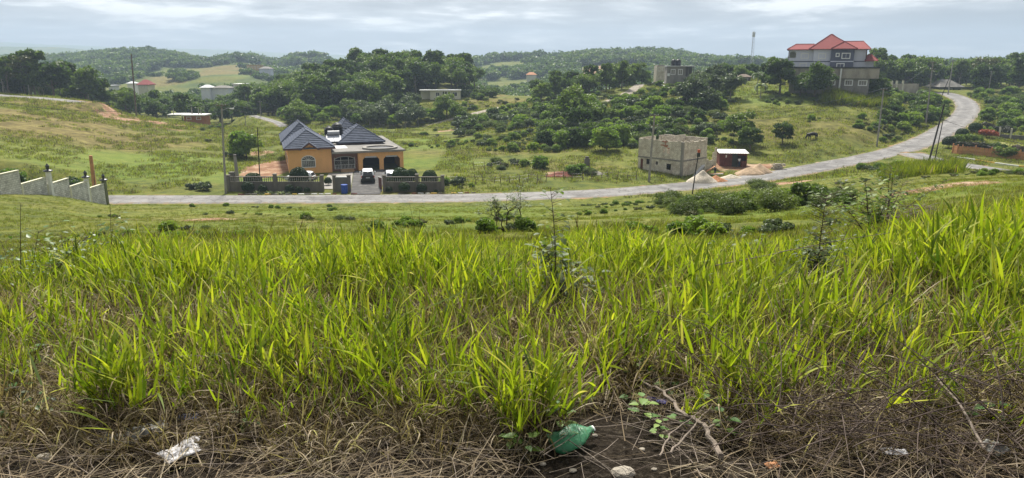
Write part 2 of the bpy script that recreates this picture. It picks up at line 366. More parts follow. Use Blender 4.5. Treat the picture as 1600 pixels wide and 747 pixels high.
# ------------------------------------------------------------------ land
nx, ny = 430, 620
ss = np.linspace(-1.25, 1.25, nx)
yy = np.concatenate([np.linspace(-7, 2.8, 16), np.exp(np.linspace(math.log(3), math.log(4550), ny-16))])
XX = ss[None, :]*(yy[:, None]+9); YY = np.repeat(yy[:, None], nx, 1); xs, ys = XX.ravel(), YY.ravel()
ZZ = ground(xs, ys)
ZZ = ZZ-0.0
def soft(d, a, b): return np.clip((b-d)/(b-a), 0, 1)
def blobs(xs, ys, L_, wob=0.5, seed=5):
    r = np.zeros(len(xs))
    for (px, py, rx, ry, s) in L_:                   # pixel of the middle, radii in metres
        p = HIT(px, py)
        d = np.hypot((xs-p.x)/rx, (ys-p.y)/ry)
        m = d < 2.2
        if m.any(): r[m] = np.maximum(r[m], s*soft(d[m]+wob*fbm(xs[m]/(rx*.4), ys[m]/(ry*.4), 4, seed), .55, 1.0))
    return r
dirt = blobs(xs, ys, [(190,188,7,3,.9),(165,180,5,2.5,.8),(225,197,8,3,.8),(265,203,5,2,.7),(330,343,2.2,2.0,.9),(880,272,3.5,2.6,.9),(700,205,5,2,.6),
   (1125,124,8,9,1),(1090,122,6,6,.8),(1475,292,3.4,2.6,.9),(1235,286,3.5,3,.8),(425,262,5.5,13,1),(408,240,3,5,.7),(1120,262,9,5,.6),(1170,262,8,4,.7),(960,106,38,26,1),(990,106,25,20,1),(930,108,30,20,.8),
   (940,158,8,4,.35),(1060,170,9,6,.25),(1395,130,12,9,.4),(740,143,9,7,.5),(600,195,1,1,0)])
dry = blobs(xs, ys, [(300,340,9,7,.6),(520,345,7,5,.5),(980,350,6,5,.5),(1150,300,8,6,.5),(40,190,30,28,1),(130,205,26,20,.9),(0,230,20,18,.4),(190,225,20,14,.3),(650,300,12,6,.4),(250,235,14,9,.25),(60,160,30,9,.9),(830,232,16,10,.6),(900,262,12,6,.5),(780,160,16,12,.7),(300,118,40,45,.8),(350,113,35,45,.9),(230,118,40,40,.6),(360,106,45,40,.9),
   (1270,200,22,12,.5),(1150,190,12,12,.3),(1240,165,18,9,.2),(700,240,14,5,.3),(120,152,20,4,.4),(1430,160,10,10,.3),(760,345,6,5,.3)], .8, 9)
dry = np.clip(dry+0.6*np.clip(fbm(xs/9, ys/9, 4, 55)*2, 0, .5)*(ys > 14), 0, 1)
lush = np.clip(blobs(xs, ys, [(1250,150,26,16,.8),(650,255,18,8,.5),(560,330,25,25,.5),(900,345,20,15,.6),(100,245,24,14,.8),(250,255,20,14,.8),(650,225,22,14,.6),(1330,150,10,5,.8),(330,270,16,12,.7)], .7, 12), 0, 1)
pxs_ = 800+F_PX*xs/(np.maximum(ys, 3)*CP-ZZ*SP); wob = fbm(xs/30, ys/30, 4, 88)
def zone(a, b, y0, y1, s, w_=1.0): return s*soft(np.maximum(np.abs(pxs_-(a+b)/2)/((b-a)/2), np.abs(ys-(y0+y1)/2)/((y1-y0)/2))+w_*wob, .8, 1.0)
for px, Y, rx, ry in [(150,188,7,3),(172,186,7,4),(200,183,8,4),(232,181,7,4),(262,180,7,4),(292,179,6,3),(320,182,5,3),(195,176,6,3)]:
    z_ = float(raw([0], [Y])[0]); x_ = (px-800)/F_PX*(Y*CP+10*SP); dirt = np.maximum(dirt, .95*soft(np.hypot((xs-x_)/rx, (ys-Y)/ry)+1.1*fbm(xs/4, ys/3, 4, 301), .6, 1.0))
dirt = np.maximum(dirt, zone(910, 1000, 545, 665, 1.0)); dry = np.maximum(dry, zone(232, 300, 470, 600, .9)); dry = np.maximum(dry, zone(305, 400, 520, 660, .95)); dry = np.maximum(dry, zone(740, 800, 245, 262, .8))
rd = road_d(xs, ys); verge = soft(rd, .1, 1.3)*(ys > 60)
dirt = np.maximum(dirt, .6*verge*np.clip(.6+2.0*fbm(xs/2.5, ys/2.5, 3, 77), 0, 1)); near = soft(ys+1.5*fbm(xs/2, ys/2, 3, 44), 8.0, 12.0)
yard = ((np.abs(xs+27) < 11) & (ys > 93.5) & (ys < 100)).astype(float)
wood = np.clip((ys-330)/80, 0, 1)*(1-dry)*(1-dirt)*np.clip(1+(fbm(xs/60, ys/60, 3, 66)+.07)*14, .12, 1)
Fq = (np.arange(len(yy)-1)[:, None]*nx+np.arange(nx-1)[None, :]).ravel(); Fq = np.stack([Fq, Fq+1, Fq+1+nx, Fq+nx], 1)
land = npmesh('ground', np.stack([xs, ys, ZZ], 1), Fq, {'dirt': dirt, 'dry': dry, 'lush': lush, 'near': near, 'wood': wood, 'far': np.clip((ys-330)/150, 0, 1)}, True)
t = NT('land', 0.95, 0.1); P_ = t.world()
nA = t.noise(0.55, 8, 0.65, P_); nB = t.noise(0.09, 5, 0.6, P_); nC = t.noise(4.5, 6, 0.7, P_)
g1 = t.ramp(nA, [(.32, (.028, .038, .010)), (.43, (.072, .092, .017)), (.55, (.135, .15, .026)), (.68, (.20, .18, .045))])
g2 = t.ramp(nB, [(.35, (.055, .075, .015)), (.6, (.125, .135, .025))])
gr = t.mix(0.45, g1, g2)
gr = t.mix(t.math('MULTIPLY', t.attr('lush'), .55), gr, (.13, .22, .03))
dr = t.ramp(nA, [(.32, (.07, .048, .02)), (.5, (.145, .11, .04)), (.68, (.25, .205, .075))])
gr = t.mix(t.math('MULTIPLY', t.attr('dry'), t.mr(nC, .3, .6, .45, 1.0)), gr, dr)
nD = t.noise(.35, 7, .7, P_); di = t.ramp(nD, [(.3, (.10, .045, .025)), (.5, (.26, .15, .09)), (.7, (.46, .37, .27))])
gr = t.mix(t.mr(t.math('ADD', t.attr('dirt'), t.mr(nA, .3, .7, -.25, .25)), .35, .6), gr, di)
nW = t.noise(.05, 7, .7, P_); wo_ = t.ramp(nW, [(.3, (.03, .05, .015)), (.5, (.06, .09, .022)), (.7, (.13, .17, .04))])
gr = t.mix(t.attr('wood'), gr, wo_)
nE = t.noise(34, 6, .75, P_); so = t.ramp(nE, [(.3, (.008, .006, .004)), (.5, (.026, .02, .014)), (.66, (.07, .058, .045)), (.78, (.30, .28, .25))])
gr = t.mix(t.attr('near'), gr, so)  # near-black soil under tall grass, with the shade of its gaps painted in
t.col(gr); t.bump(t.math('ADD', nC, t.math('MULTIPLY', nE, .3)), .12, .8); M['land'] = t.m
lo_ = obj('ground', land, M['land'], kind='structure')
ZG = ZZ.reshape(len(yy), nx)
def ground(x, y):                            # from here on heights are read off the finished land sheet
    x = np.atleast_1d(np.asarray(x, float)); y = np.atleast_1d(np.asarray(y, float)); y = np.clip(y, yy[0], yy[-1]-1e-6)
    a = np.clip((x/(y+9)+1.25)/2.5*(nx-1), 0, nx-1.001); i = a.astype(int); fa = a-i; j = np.clip(np.searchsorted(yy, y, side='right')-1, 0, len(yy)-2); fb = (y-yy[j])/(yy[j+1]-yy[j])
    return (ZG[j, i]*(1-fa)+ZG[j, i+1]*fa)*(1-fb)+(ZG[j+1, i]*(1-fa)+ZG[j+1, i+1]*fa)*fb
def G(x, y):
    y = min(max(y, yy[0]), yy[-1]-1e-6); a = min(max((x/(y+9)+1.25)/2.5*(nx-1), 0), nx-1.001); i = int(a); fa = a-i; j = min(max(bisect.bisect_right(YL_, y)-1, 0), len(YL_)-2); fb = (y-YL_[j])/(YL_[j+1]-YL_[j])
    return float((ZG[j, i]*(1-fa)+ZG[j, i+1]*fa)*(1-fb)+(ZG[j+1, i]*(1-fa)+ZG[j+1, i+1]*fa)*fb)
YL_ = yy.tolist()
# water-worn asphalt roads, laid 4 cm above the ground
t = NT('asphalt', .9, .25); P_ = t.world()
a = t.noise(.5, 6, .6, P_); b = t.noise(9, 5, .7, P_); c = t.ramp(a, [(.3, (.13, .125, .12)), (.5, (.185, .18, .175)), (.7, (.25, .24, .23))])
c = t.mix(t.mr(b, .35, .65, 0, .5), c, (.12, .115, .11)); lane = t.attr('wear'); c = t.mix(t.math('MULTIPLY', lane, t.mr(a, .3, .6, .15, .5)), c, (.30, .29, .28))
vo = t.n.new('ShaderNodeTexVoronoi'); vo.feature = 'DISTANCE_TO_EDGE'; vo.inputs['Scale'].default_value = .55; wv = t.n.new('ShaderNodeVectorMath'); wv.operation = 'MULTIPLY_ADD'; nn_ = t.n.new('ShaderNodeTexNoise'); nn_.inputs['Scale'].default_value = .8; t.lk(P_, nn_.inputs['Vector']); t.lk(nn_.outputs['Color'], wv.inputs[0]); wv.inputs[1].default_value = (1.6, 1.6, 1.6); t.lk(P_, wv.inputs[2]); t.lk(wv.outputs[0], vo.inputs['Vector'])
c = t.mix(t.mr(vo.outputs['Distance'], .0, .035, .75, 0), c, (.045, .042, .04)); pt = t.noise(.16, 2, .4, P_); c = t.mix(t.mr(pt, .60, .62, 0, .45), c, (.075, .073, .072))
eg = t.math('ADD', t.attr('edge'), t.mr(t.noise(1.1, 6, .7, P_), .35, .65, -.35, .35)); c = t.mix(t.mr(eg, .62, .85, 0, .85), c, (.20, .155, .10))
t.col(c); t.bump(b, .01, .4); M['asphalt'] = t.m
t = NT('track_dirt', .95, .1); P_ = t.world(); a = t.noise(1.2, 6, .7, P_)
t.col(t.ramp(a, [(.3, (.16, .13, .10)), (.5, (.26, .23, .19)), (.7, (.36, .33, .28))])); t.bump(a, .03, .6); M['track'] = t.m
def ribbon(name, P, hw, mat, dz=0.05, edge=0.35, seed=1):
    n = len(P); K_ = 13; V = []; W = []; Eg = []
    T = np.gradient(P[:, :2], axis=0); T /= np.linalg.norm(T, axis=1)[:, None]+1e-9; Nn = np.stack([T[:, 1], -T[:, 0]], 1)
    for i in range(n):
        for k in range(K_):
            s = (k/(K_-1))*2-1; e_ = hw*s
            if k in (0, K_-1): e_ += edge*s*float(fbm(np.array([i*.45]), np.array([s*9.]), 3, seed)[0])*2
            V.append((P[i, 0]+Nn[i, 0]*e_, P[i, 1]+Nn[i, 1]*e_, P[i, 2]+dz-(.10 if k in (0, K_-1) else 0))); W.append(max(0, 1-abs(abs(s)-.5)/.28)); Eg.append(abs(s)**2.2)
    F = [(i*K_+k, i*K_+k+1, (i+1)*K_+k+1, (i+1)*K_+k) for i in range(n-1) for k in range(K_-1)]
    o = obj(name, npmesh(name, V, [f[::-1] for f in F], {'wear': W, 'edge': Eg}, True), mat, kind='structure'); return o
def fine(P, step=0.8):
    d = np.r_[0, np.cumsum(np.linalg.norm(np.diff(P, axis=0), axis=1))]; s = np.arange(0, d[-1], step)
    return np.stack([np.interp(s, d, P[:, k]) for k in range(3)], 1)
ribbon('road', fine(RC['main'][0]), 3.1, M['asphalt'], .07, .35, 1)
ribbon('side_road', fine(RC['side'][0])[2:], 2.6, M['asphalt'], .062, .3, 2)
ribbon('hill_road', fine(RC['upper'][0]), 2.2, M['asphalt'], .06, .4, 3)
ribbon('valley_track', fine(RC['valley'][0]), 1.5, M['asphalt'], .1, .4, 4)
ribbon('lane', fine(RC['lane'][0]), 1.7, M['track'], .1, .5, 5)
ribbon('hillside_track', fine(RC['track'][0]), 1.6, M['track'], .1, .5, 6)
# haze: one closed box of pale air
hz_ = MB().box(-6200, 6200, -14, 4750, -70, 205); ho = obj('haze', hz_, None, kind='stuff')
hm_ = bpy.data.materials.new('haze_air'); hm_.use_nodes = True; q = hm_.node_tree; q.nodes.clear()
pv = q.nodes.new('ShaderNodeVolumePrincipled'); pv.inputs['Color'].default_value = (.46, .57, .75, 1); pv.inputs['Density'].default_value = 0.00030; pv.inputs['Anisotropy'].default_value = 0.2
qo = q.nodes.new('ShaderNodeOutputMaterial'); q.links.new(pv.outputs[0], qo.inputs['Volume']); ho.data.materials.append(hm_)
# ------------------------------------------------------------------ plants: leaf clouds, trunks, grass shoots
def leafmat(name, lo, mid, hi, trans=.35, rough=.55):
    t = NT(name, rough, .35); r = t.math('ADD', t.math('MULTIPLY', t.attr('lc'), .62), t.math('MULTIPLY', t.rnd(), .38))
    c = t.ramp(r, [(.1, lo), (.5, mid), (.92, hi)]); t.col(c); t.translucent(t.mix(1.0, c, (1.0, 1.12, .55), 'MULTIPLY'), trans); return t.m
M['leaf_dark'] = leafmat('leaf_dark', (.028, .052, .012), (.066, .112, .02), (.15, .21, .04), .42)
M['leaf_mid'] = leafmat('leaf_mid', (.038, .07, .016), (.085, .135, .026), (.18, .24, .045), .42)
M['leaf_lime'] = leafmat('leaf_lime', (.06, .11, .02), (.14, .22, .035), (.27, .34, .055), .48)
M['leaf_grey'] = leafmat('leaf_grey', (.05, .07, .035), (.09, .12, .06), (.16, .20, .11), .3)
M['leaf_olive'] = leafmat('leaf_olive', (.045, .055, .02), (.09, .10, .035), (.15, .15, .055), .3)
M['leaf_soft'] = leafmat('leaf_soft', (.05, .07, .025), (.10, .135, .04), (.19, .23, .07), .4)
M['leaf_red'] = leafmat('leaf_red', (.12, .035, .025), (.32, .07, .04), (.45, .14, .07), .3)
M['bark'] = mplain('bark', (.16, .13, .10), .9, .45, 2.2, .02)
M['bark_pale'] = mplain('bark_pale', (.34, .31, .26), .9, .35, 2.2, .02)
def leafcloud(name, blobs_, n, leaf, seed, droop=.0, elong=1.9, lcb=None, hollow=.55, lumpy=1.0):
    """many small leaves spread through uneven clumps; blobs_ = [(x,y,z,r)]"""
    g = np.random.default_rng(seed); B = np.array(blobs_); wgt = B[:, 3]**2.2; wgt /= wgt.sum(); k = g.choice(len(B), n, p=wgt)
    d = g.normal(size=(n, 3)); d /= np.linalg.norm(d, axis=1)[:, None]; rr = hollow+(1-hollow)*g.random(n)**.7
    d[:, 2] = np.where(d[:, 2] < -.35, -d[:, 2]*.6, d[:, 2])
    lump = 1+.35*lumpy*(vnoise(d[:, 0]*2.3+k*7.7, d[:, 1]*2.3+d[:, 2]*3.1, seed)-.5)*2
    c = B[k, :3]+d*(B[k, 3]*rr*lump)[:, None]*np.array([1, 1, .82])
    nrm = d+g.normal(size=(n, 3))*.75; nrm /= np.linalg.norm(nrm, axis=1)[:, None]
    a = np.cross(nrm, g.normal(size=(n, 3))); a /= np.linalg.norm(a, axis=1)[:, None]; a[:, 2] -= droop; a /= np.linalg.norm(a, axis=1)[:, None]
    b = np.cross(nrm, a); s = leaf*(.6+.8*g.random(n))
    L_ = a*(s*elong*.5)[:, None]; W_ = b*(s*.5)[:, None]
    V = np.stack([c-L_, c+W_-L_*.1, c+L_, c-W_-L_*.1], 1).reshape(-1, 3)
    F = np.arange(4*n).reshape(-1, 4); cl = g.random(len(B)); lc = np.clip(.62*cl[k]+.40*g.random(n)*(.5+.5*rr)+.12*(d[:, 2] > .3), 0, 1)  # lc paler on upper leaves, darker deep in clumps: painted light and shade
    return npmesh(name, V, F, {'lc': np.repeat(lc, 4)})
def trunkmesh(name, h, r, tips, seed, lean=.0):
    g = random.Random(seed); mb = MB(); top = Vector((lean*h, 0, h)); P = [Vector((0, 0, -.5))]
    for i in range(1, 6): P.append(Vector((lean*h*i/5+g.uniform(-.04, .04)*h*.5, g.uniform(-.04, .04)*h*.5, h*i/5)))
    mb.tube(P, [r*1.25, r, r*.85, r*.7, r*.6, r*.45], 7)
    for (x, y, z, rr) in tips:
        k = g.randint(2, 4); a = P[k]; b = Vector((x, y, z)); m_ = a.lerp(b, .5)+Vector((0, 0, -.12*(b-a).length)); mb.tube([a, m_, b], [r*.42, r*.28, r*.08], 5)
    return mb.mesh(name, True)
def crownblobs(seed, R_, H_, z0, n, flat=1.0, spread=1.0):
    g = random.Random(seed); out = []
    for i in range(n):
        a = g.uniform(0, 6.283); q = math.sqrt(g.random())*R_*.75*spread; zz_ = z0+H_*(g.random()**.8)*flat*(1-.45*(q/R_)**2)
        out.append((q*math.cos(a), q*math.sin(a), zz_, R_*g.uniform(.24, .46)))
    return out
TREES = {}
def mk_tree(key, seed, R_, H_, z0, n, leaf, nl, th, tr, mat, bark='bark', **k):
    bl = crownblobs(seed, R_, H_, z0, n, k.get('flat', 1), k.get('spread', 1))
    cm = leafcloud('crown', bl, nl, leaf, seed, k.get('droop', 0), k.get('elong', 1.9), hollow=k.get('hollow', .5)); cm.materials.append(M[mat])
    tm = trunkmesh('trunk', th, tr, [bl[i] for i in range(0, len(bl), 2)][:k.get('limbs', 7)], seed, k.get('lean', 0)); tm.materials.append(M[bark])
    TREES[key] = (cm, tm)
mk_tree('round', 11, 3.6, 4.6, 2.4, 26, .34, 4200, 4.6, .22, 'leaf_dark')
mk_tree('round2', 12, 4.2, 5.2, 2.2, 30, .36, 4600, 5.0, .25, 'leaf_mid')
mk_tree('tall', 13, 2.6, 7.2, 3.0, 26, .34, 4000, 8.0, .2, 'leaf_dark')
mk_tree('tall2', 14, 3.0, 6.4, 3.4, 18, .36, 2600, 8.0, .2, 'leaf_mid', 'bark_pale')
mk_tree('spread', 15, 5.4, 3.2, 4.0, 30, .34, 4600, 5.2, .3, 'leaf_mid', flat=1.1)
mk_tree('pale', 16, 3.8, 3.4, 2.6, 20, .42, 2400, 4.6, .17, 'leaf_grey', 'bark_pale', elong=1.5)
mk_tree('lime', 17, 3.2, 3.4, 1.4, 22, .34, 3400, 3.2, .16, 'leaf_lime')
mk_tree('sparse', 18, 3.6, 6.0, 3.4, 24, .3, 900, 8.2, .14, 'leaf_olive', 'bark_pale', limbs=12, hollow=.1)
mk_tree('bush', 19, 1.7, 1.5, .3, 18, .2, 2600, 1.2, .08, 'leaf_mid')
mk_tree('bush_dark', 20, 1.9, 1.6, .3, 20, .2, 2800, 1.2, .08, 'leaf_dark')
mk_tree('bush_lime', 21, 1.8, 1.6, .3, 20, .22, 2400, 1.2, .08, 'leaf_lime')
mk_tree('bush_fine', 22, 1.5, 1.4, .4, 22, .085, 6000, 1.3, .05, 'leaf_mid', hollow=.2)
mk_tree('bush_grey', 23, 1.6, 1.2, .3, 16, .19, 1900, 1.1, .07, 'leaf_grey')
mk_tree('bush_soft', 26, 1.6, 1.1, .3, 24, .07, 6500, 1.3, .04, 'leaf_soft', hollow=.15)
mk_tree('bush_olive', 28, 1.7, 1.2, .2, 16, .16, 2000, 1.1, .05, 'leaf_olive', hollow=.2)
mk_tree('mound', 24, 3.0, 2.6, .5, 34, .27, 4600, 2.0, .1, 'leaf_mid', hollow=.4)
mk_tree('mound_dark', 25, 2.8, 2.8, .5, 34, .27, 4600, 2.0, .1, 'leaf_dark', hollow=.4)
mk_tree('mound_lime', 27, 2.6, 2.4, .4, 30, .27, 4200, 2.0, .1, 'leaf_lime', hollow=.4)
CATALL = {}
def plant(kind, p, s=1.0, rz=None, name='tree', label='', cat='tree', group=None, sz=None):
    cm, tm = TREES[kind]; rz = random.uniform(0, 6.28) if rz is None else rz
    r = thing(name, label, cat, p, rz, group, 1.0); r.scale = (s, s, s*(sz or 1)); r['_'] = 0; del r['_']
    obj('trunk' if cat == 'tree' else 'stem', tm, None, r); obj('crown' if cat == 'tree' else 'foliage', cm, None, r); return r
# ------------------------------------------------------------------ scattering with geometry nodes (for stuff nobody could count)
def scatter(name, protos, P, scl, rot, mat=None, label=None, parent=None, idx=None, cat=None):
    c = bpy.data.collections.new(name+'_kinds')
    for i, me in enumerate(protos):
        o = bpy.data.objects.new('%s_kind_%02d' % (name, i), me); c.objects.link(o)
    P = np.asarray(P, float); n = len(P); me = bpy.data.meshes.new(name); me.vertices.add(n); me.vertices.foreach_set('co', P.astype(np.float32).ravel())
    a = me.attributes.new('scl', 'FLOAT', 'POINT'); a.data.foreach_set('value', np.asarray(scl, np.float32))
    a = me.attributes.new('rot', 'FLOAT_VECTOR', 'POINT'); a.data.foreach_set('vector', np.asarray(rot, np.float32).ravel())
    a = me.attributes.new('idx', 'INT', 'POINT'); a.data.foreach_set('value', (rng.integers(0, len(protos), n) if idx is None else np.asarray(idx)).astype(np.int32))
    g = bpy.data.node_groups.new(name+'_scatter', 'GeometryNodeTree'); g.interface.new_socket('Geometry', in_out='INPUT', socket_type='NodeSocketGeometry'); g.interface.new_socket('Geometry', in_out='OUTPUT', socket_type='NodeSocketGeometry')
    gi = g.nodes.new('NodeGroupInput'); go = g.nodes.new('NodeGroupOutput'); ip = g.nodes.new('GeometryNodeInstanceOnPoints'); ci = g.nodes.new('GeometryNodeCollectionInfo')
    ci.inputs['Collection'].default_value = c; ci.inputs['Separate Children'].default_value = True; ci.inputs['Reset Children'].default_value = True
    def na(nm, ty):
        x = g.nodes.new('GeometryNodeInputNamedAttribute'); x.data_type = ty; x.inputs['Name'].default_value = nm; return [o for o in x.outputs if o.enabled and o.name == 'Attribute'][0]
    e2r = g.nodes.new('FunctionNodeEulerToRotation'); g.links.new(na('rot', 'FLOAT_VECTOR'), e2r.inputs[0])
    g.links.new(gi.outputs[0], ip.inputs['Points']); g.links.new(ci.outputs[0], ip.inputs['Instance']); ip.inputs['Pick Instance'].default_value = True
    g.links.new(na('idx', 'INT'), ip.inputs['Instance Index']); g.links.new(e2r.outputs[0], ip.inputs['Rotation']); g.links.new(na('scl', 'FLOAT'), ip.inputs['Scale'])
    g.links.new(ip.outputs[0], go.inputs[0])
    o = obj(name, me, None, parent); md = o.modifiers.new('scatter', 'NODES'); md.node_group = g; o['kind'] = 'stuff'
    if label: o['label'] = label
    if cat: o['category'] = cat
    return o
def wedge(n, y0, y1, p0=-60, p1=1660, pw=1.0):
    """random ground points in the view wedge between two depths"""
    u = rng.random(n); Y = (y0**pw+u*(y1**pw-y0**pw))**(1/pw); px = p0+rng.random(n)*(p1-p0)
    z = ground(np.zeros(n), Y)
    x = (px-800)/F_PX*(Y*CP-z*SP)*1.03; z = ground(x, Y); x = (px-800)/F_PX*(Y*CP-z*SP)
    z = ground(x, Y); return x, Y, z
# ------------------------------------------------------------------ trees and shrubs, each a thing
def fill(n, px0, px1, Y0, Y1, kinds, s0, s1, name, labels, cat, group, mind=3.0, ok=None, sz=None, seed=1):
    g = random.Random(seed); got = []; tries = 0; spec = []
    while len(got) < n and tries < n*40:
        tries += 1; px = g.uniform(px0, px1); Y = g.uniform(Y0, Y1)
        if ok and not ok(px, Y): continue
        p = AT(px, Y)
        if any((p.x-q.x)**2+(p.y-q.y)**2 < mind**2 for q in got): continue
        if road_d(np.array([p.x]), np.array([p.y]))[0] < mind*.6: continue
        got.append(p); spec.append((p, g.choice(kinds), g.uniform(s0, s1), g.uniform(0, 6.28)))
    spec.sort(key=lambda q: q[0].y/q[2]); kp = KEEP.get(seed, len(spec))
    pxs = sorted(PXY(q[0])[0] for q in spec[:kp]); dys = sorted(q[0].y for q in spec[:kp]); m_ = len(pxs)
    def where(p):
        u = PXY(p)[0]; a = 'left part' if u < pxs[m_//3] else 'middle' if u < pxs[2*m_//3] else 'right part'; b = 'front row' if p.y < dys[m_//3] else 'second row' if p.y < dys[2*m_//3] else 'back row'; return ', %s, %s' % (a, b)
    for p, k, s, rz in spec[:kp]: plant(k, p-Vector((0, 0, .15)), s, rz, name, fit(labels[k] if isinstance(labels, dict) else labels, where(p)), cat, group, sz)
    REST.extend(spec[kp:])
    return got
KEEP = {3: 22, 4: 26, 5: 74, 6: 26, 7: 16, 10: 20, 11: 24, 14: 15, 15: 44, 9: 50, 12: 54, 16: 48}; REST = []
def fit(a, b):
    n = len(a.split()); return a+b if n <= 12 else a+b.replace(' part', '') if n <= 13 else a+b.split(',')[1].replace(' part', '').join([',', '']) if n <= 15 else a
fill(30, -70, 140, 204, 236, ['round','tall','round2','tall2'], .95, 1.4, 'tree', {'round':'dark round tree in the wood beyond the hill road','tall':'dark tall slender tree in the wood beyond the hill road','round2':'mid green round tree in the wood beyond the hill road','tall2':'pale-stemmed tree in the wood beyond the hill road'}, 'tree', 'trees in the wood beyond the hill road', 3.4, seed=3)
fill(46, 135, 400, 212, 300, ['round','tall','round2','spread','pale'], .75, 1.15, 'tree', {'round':'dark round tree in the hollow behind the left hillside','tall':'dark slender tree in the hollow behind the left hillside','round2':'mid green round tree in the hollow behind the left hillside','spread':'wide flat-topped tree in the hollow behind the left hillside','pale':'greyish pale-leaved tree in the hollow behind the left hillside'}, 'tree', 'trees in the hollow behind the left hillside', 4.5, ok=lambda px, Y: not (250 < px < 330 and Y < 226) and not (385 < px and Y < 235), seed=4)
def hill_ok(px, Y):
    if 632 < px < 752 and Y < 250: return False
    if px > 715 and Y < 262: return False
    lo = 226 if px > 470 else 240
    return Y > lo
HL = {'round':'dark round tree in the dense wood on the central hill','round2':'mid green full-crowned tree in the dense wood on the central hill','tall':'dark tall tree in the dense wood on the central hill','tall2':'pale-stemmed tall tree in the dense wood on the central hill','spread':'wide-crowned tree in the dense wood on the central hill','lime':'bright green low tree in the dense wood on the central hill'}
fill(170, 385, 742, 222, 305, ['round','round2','round','tall','tall2','spread','lime','round2'], .92, 1.35, 'tree', HL, 'tree', 'trees in the dense wood on the central hill', 3.3, ok=hill_ok, seed=5)
fill(44, 545, 735, 203, 224, ['pale','round2','pale','bush_grey','lime'], .6, .9, 'tree', {'pale':'silvery pale-leaved tree at the foot of the wooded hill','round2':'small mid green tree at the foot of the wooded hill','bush_grey':'low grey-green tree at the foot of the wooded hill','lime':'bright green small tree at the foot of the wooded hill'}, 'tree', 'small trees at the foot of the wooded hill', 3.0, ok=lambda px, Y: px < 648 or Y < 211, seed=6)
fill(26, 440, 560, 206, 228, ['round2','bush','lime'], .6, .95, 'tree', {'round2':'mid green tree on the valley edge behind the orange house','bush':'small bushy tree on the valley edge behind the orange house','lime':'lime green tree on the valley edge behind the orange house'}, 'tree', 'trees on the valley edge above the orange house', 3.0, seed=7)
fill(16, 722, 775, 240, 262, ['bush_grey','bush','bush_dark'], .8, 1.4, 'shrub', 'grey-green shrub on the knoll beside the cream bungalow', 'shrub', 'shrubs on the knoll beside the cream bungalow', 2.4, seed=8)
fill(62, 715, 872, 168, 206, ['bush_grey','bush_grey','bush_lime','bush','bush_soft'], .7, 1.35, 'shrub', {'bush':'mid green shrub on the slope below the dirt lane','bush_grey':'greyish shrub on the slope below the dirt lane','bush_lime':'lime green shrub on the slope below the dirt lane','bush_soft':'feathery pale shrub on the slope below the dirt lane'}, 'shrub', 'shrubs on the slope below the dirt lane', 2.6, seed=9)
fill(30, 838, 1005, 224, 258, ['round','round2','lime','tall','spread'], .7, 1.0, 'tree', {'round':'dark round tree in the grove left of the grey block house','round2':'mid green tree in the grove left of the grey block house','lime':'bright green tree in the grove left of the grey block house','tall':'tall dark tree in the grove left of the grey block house','spread':'wide-crowned tree in the grove left of the grey block house'}, 'tree', 'trees in the grove on the crest', 3.6, seed=10)
fill(26, 850, 975, 140, 186, ['mound','mound_lime','mound_dark','mound'], .7, 1.15, 'tree', {'mound':'mid green domed tree in the thicket up the slope left of the ruin','mound_lime':'lime green domed tree in the thicket up the slope left of the ruin','mound_dark':'dark domed tree in the thicket up the slope left of the ruin'}, 'tree', 'trees in the thicket left of the ruin', 3.2, seed=11)
fill(76, 960, 1130, 138, 196, ['bush','bush_grey','bush_dark','bush_lime','bush_soft'], .7, 1.5, 'shrub', {'bush':'mid green shrub on the scrubby bank behind the ruin','bush_grey':'pale grey-green shrub on the scrubby bank behind the ruin','bush_dark':'dark shrub on the scrubby bank behind the ruin','bush_lime':'yellow-green shrub on the scrubby bank behind the ruin','bush_soft':'feathery shrub on the scrubby bank behind the ruin'}, 'shrub', 'shrubs on the scrubby bank behind the ruin', 2.3, ok=lambda px, Y: Y < 182 or px < 1020 or px > 1075, seed=12)
fill(26, 1070, 1150, 176, 202, ['bush_grey','pale','bush'], .6, 1.1, 'shrub', {'bush_grey':'silvery shrub on the bank below the bare yard','pale':'small pale tree-like shrub on the bank below the bare yard','bush':'green shrub on the bank below the bare yard'}, 'shrub', 'shrubs below the bare yard', 2.2, seed=13)
fill(24, 1130, 1232, 226, 256, ['round2','lime','bush_lime','round'], .5, .85, 'tree', 'green tree on the ridge left of the red-roofed house', 'tree', 'trees on the ridge beside the red-roofed house', 3.0, seed=14)
fill(74, 1365, 1650, 246, 312, ['round','tall','round2','tall2','spread','round'], 1.0, 1.35, 'tree', {'round':'dark round tree in the wood beyond the road bend','tall':'tall dark tree in the wood beyond the road bend','round2':'mid green tree in the wood beyond the road bend','tall2':'tall pale-stemmed tree in the wood beyond the road bend','spread':'flat-topped wide tree in the wood beyond the road bend'}, 'tree', 'trees in the wood beyond the road bend', 4.0, ok=lambda px, Y: not (1440 < px < 1535 and Y < 268), seed=15)
fill(72, 1528, 1680, 158, 236, ['bush','bush_lime','bush_soft','bush_lime','bush'], .7, 1.25, 'shrub', {'bush':'mid green shrub on the rise right of the road bend','bush_lime':'lime shrub on the rise right of the road bend','bush_soft':'feathery shrub on the rise right of the road bend'}, 'shrub', 'shrubs on the rise right of the road bend', 2.6, seed=16)
fill(34, 1372, 1478, 150, 205, ['bush','bush_dark','bush_lime'], .7, 1.35, 'shrub', {'bush':'mid green shrub on the bank left of the climbing road','bush_dark':'dark shrub on the bank left of the climbing road','bush_lime':'yellow-green shrub on the bank left of the climbing road'}, 'shrub', 'shrubs on the bank left of the climbing road', 2.4, seed=17)
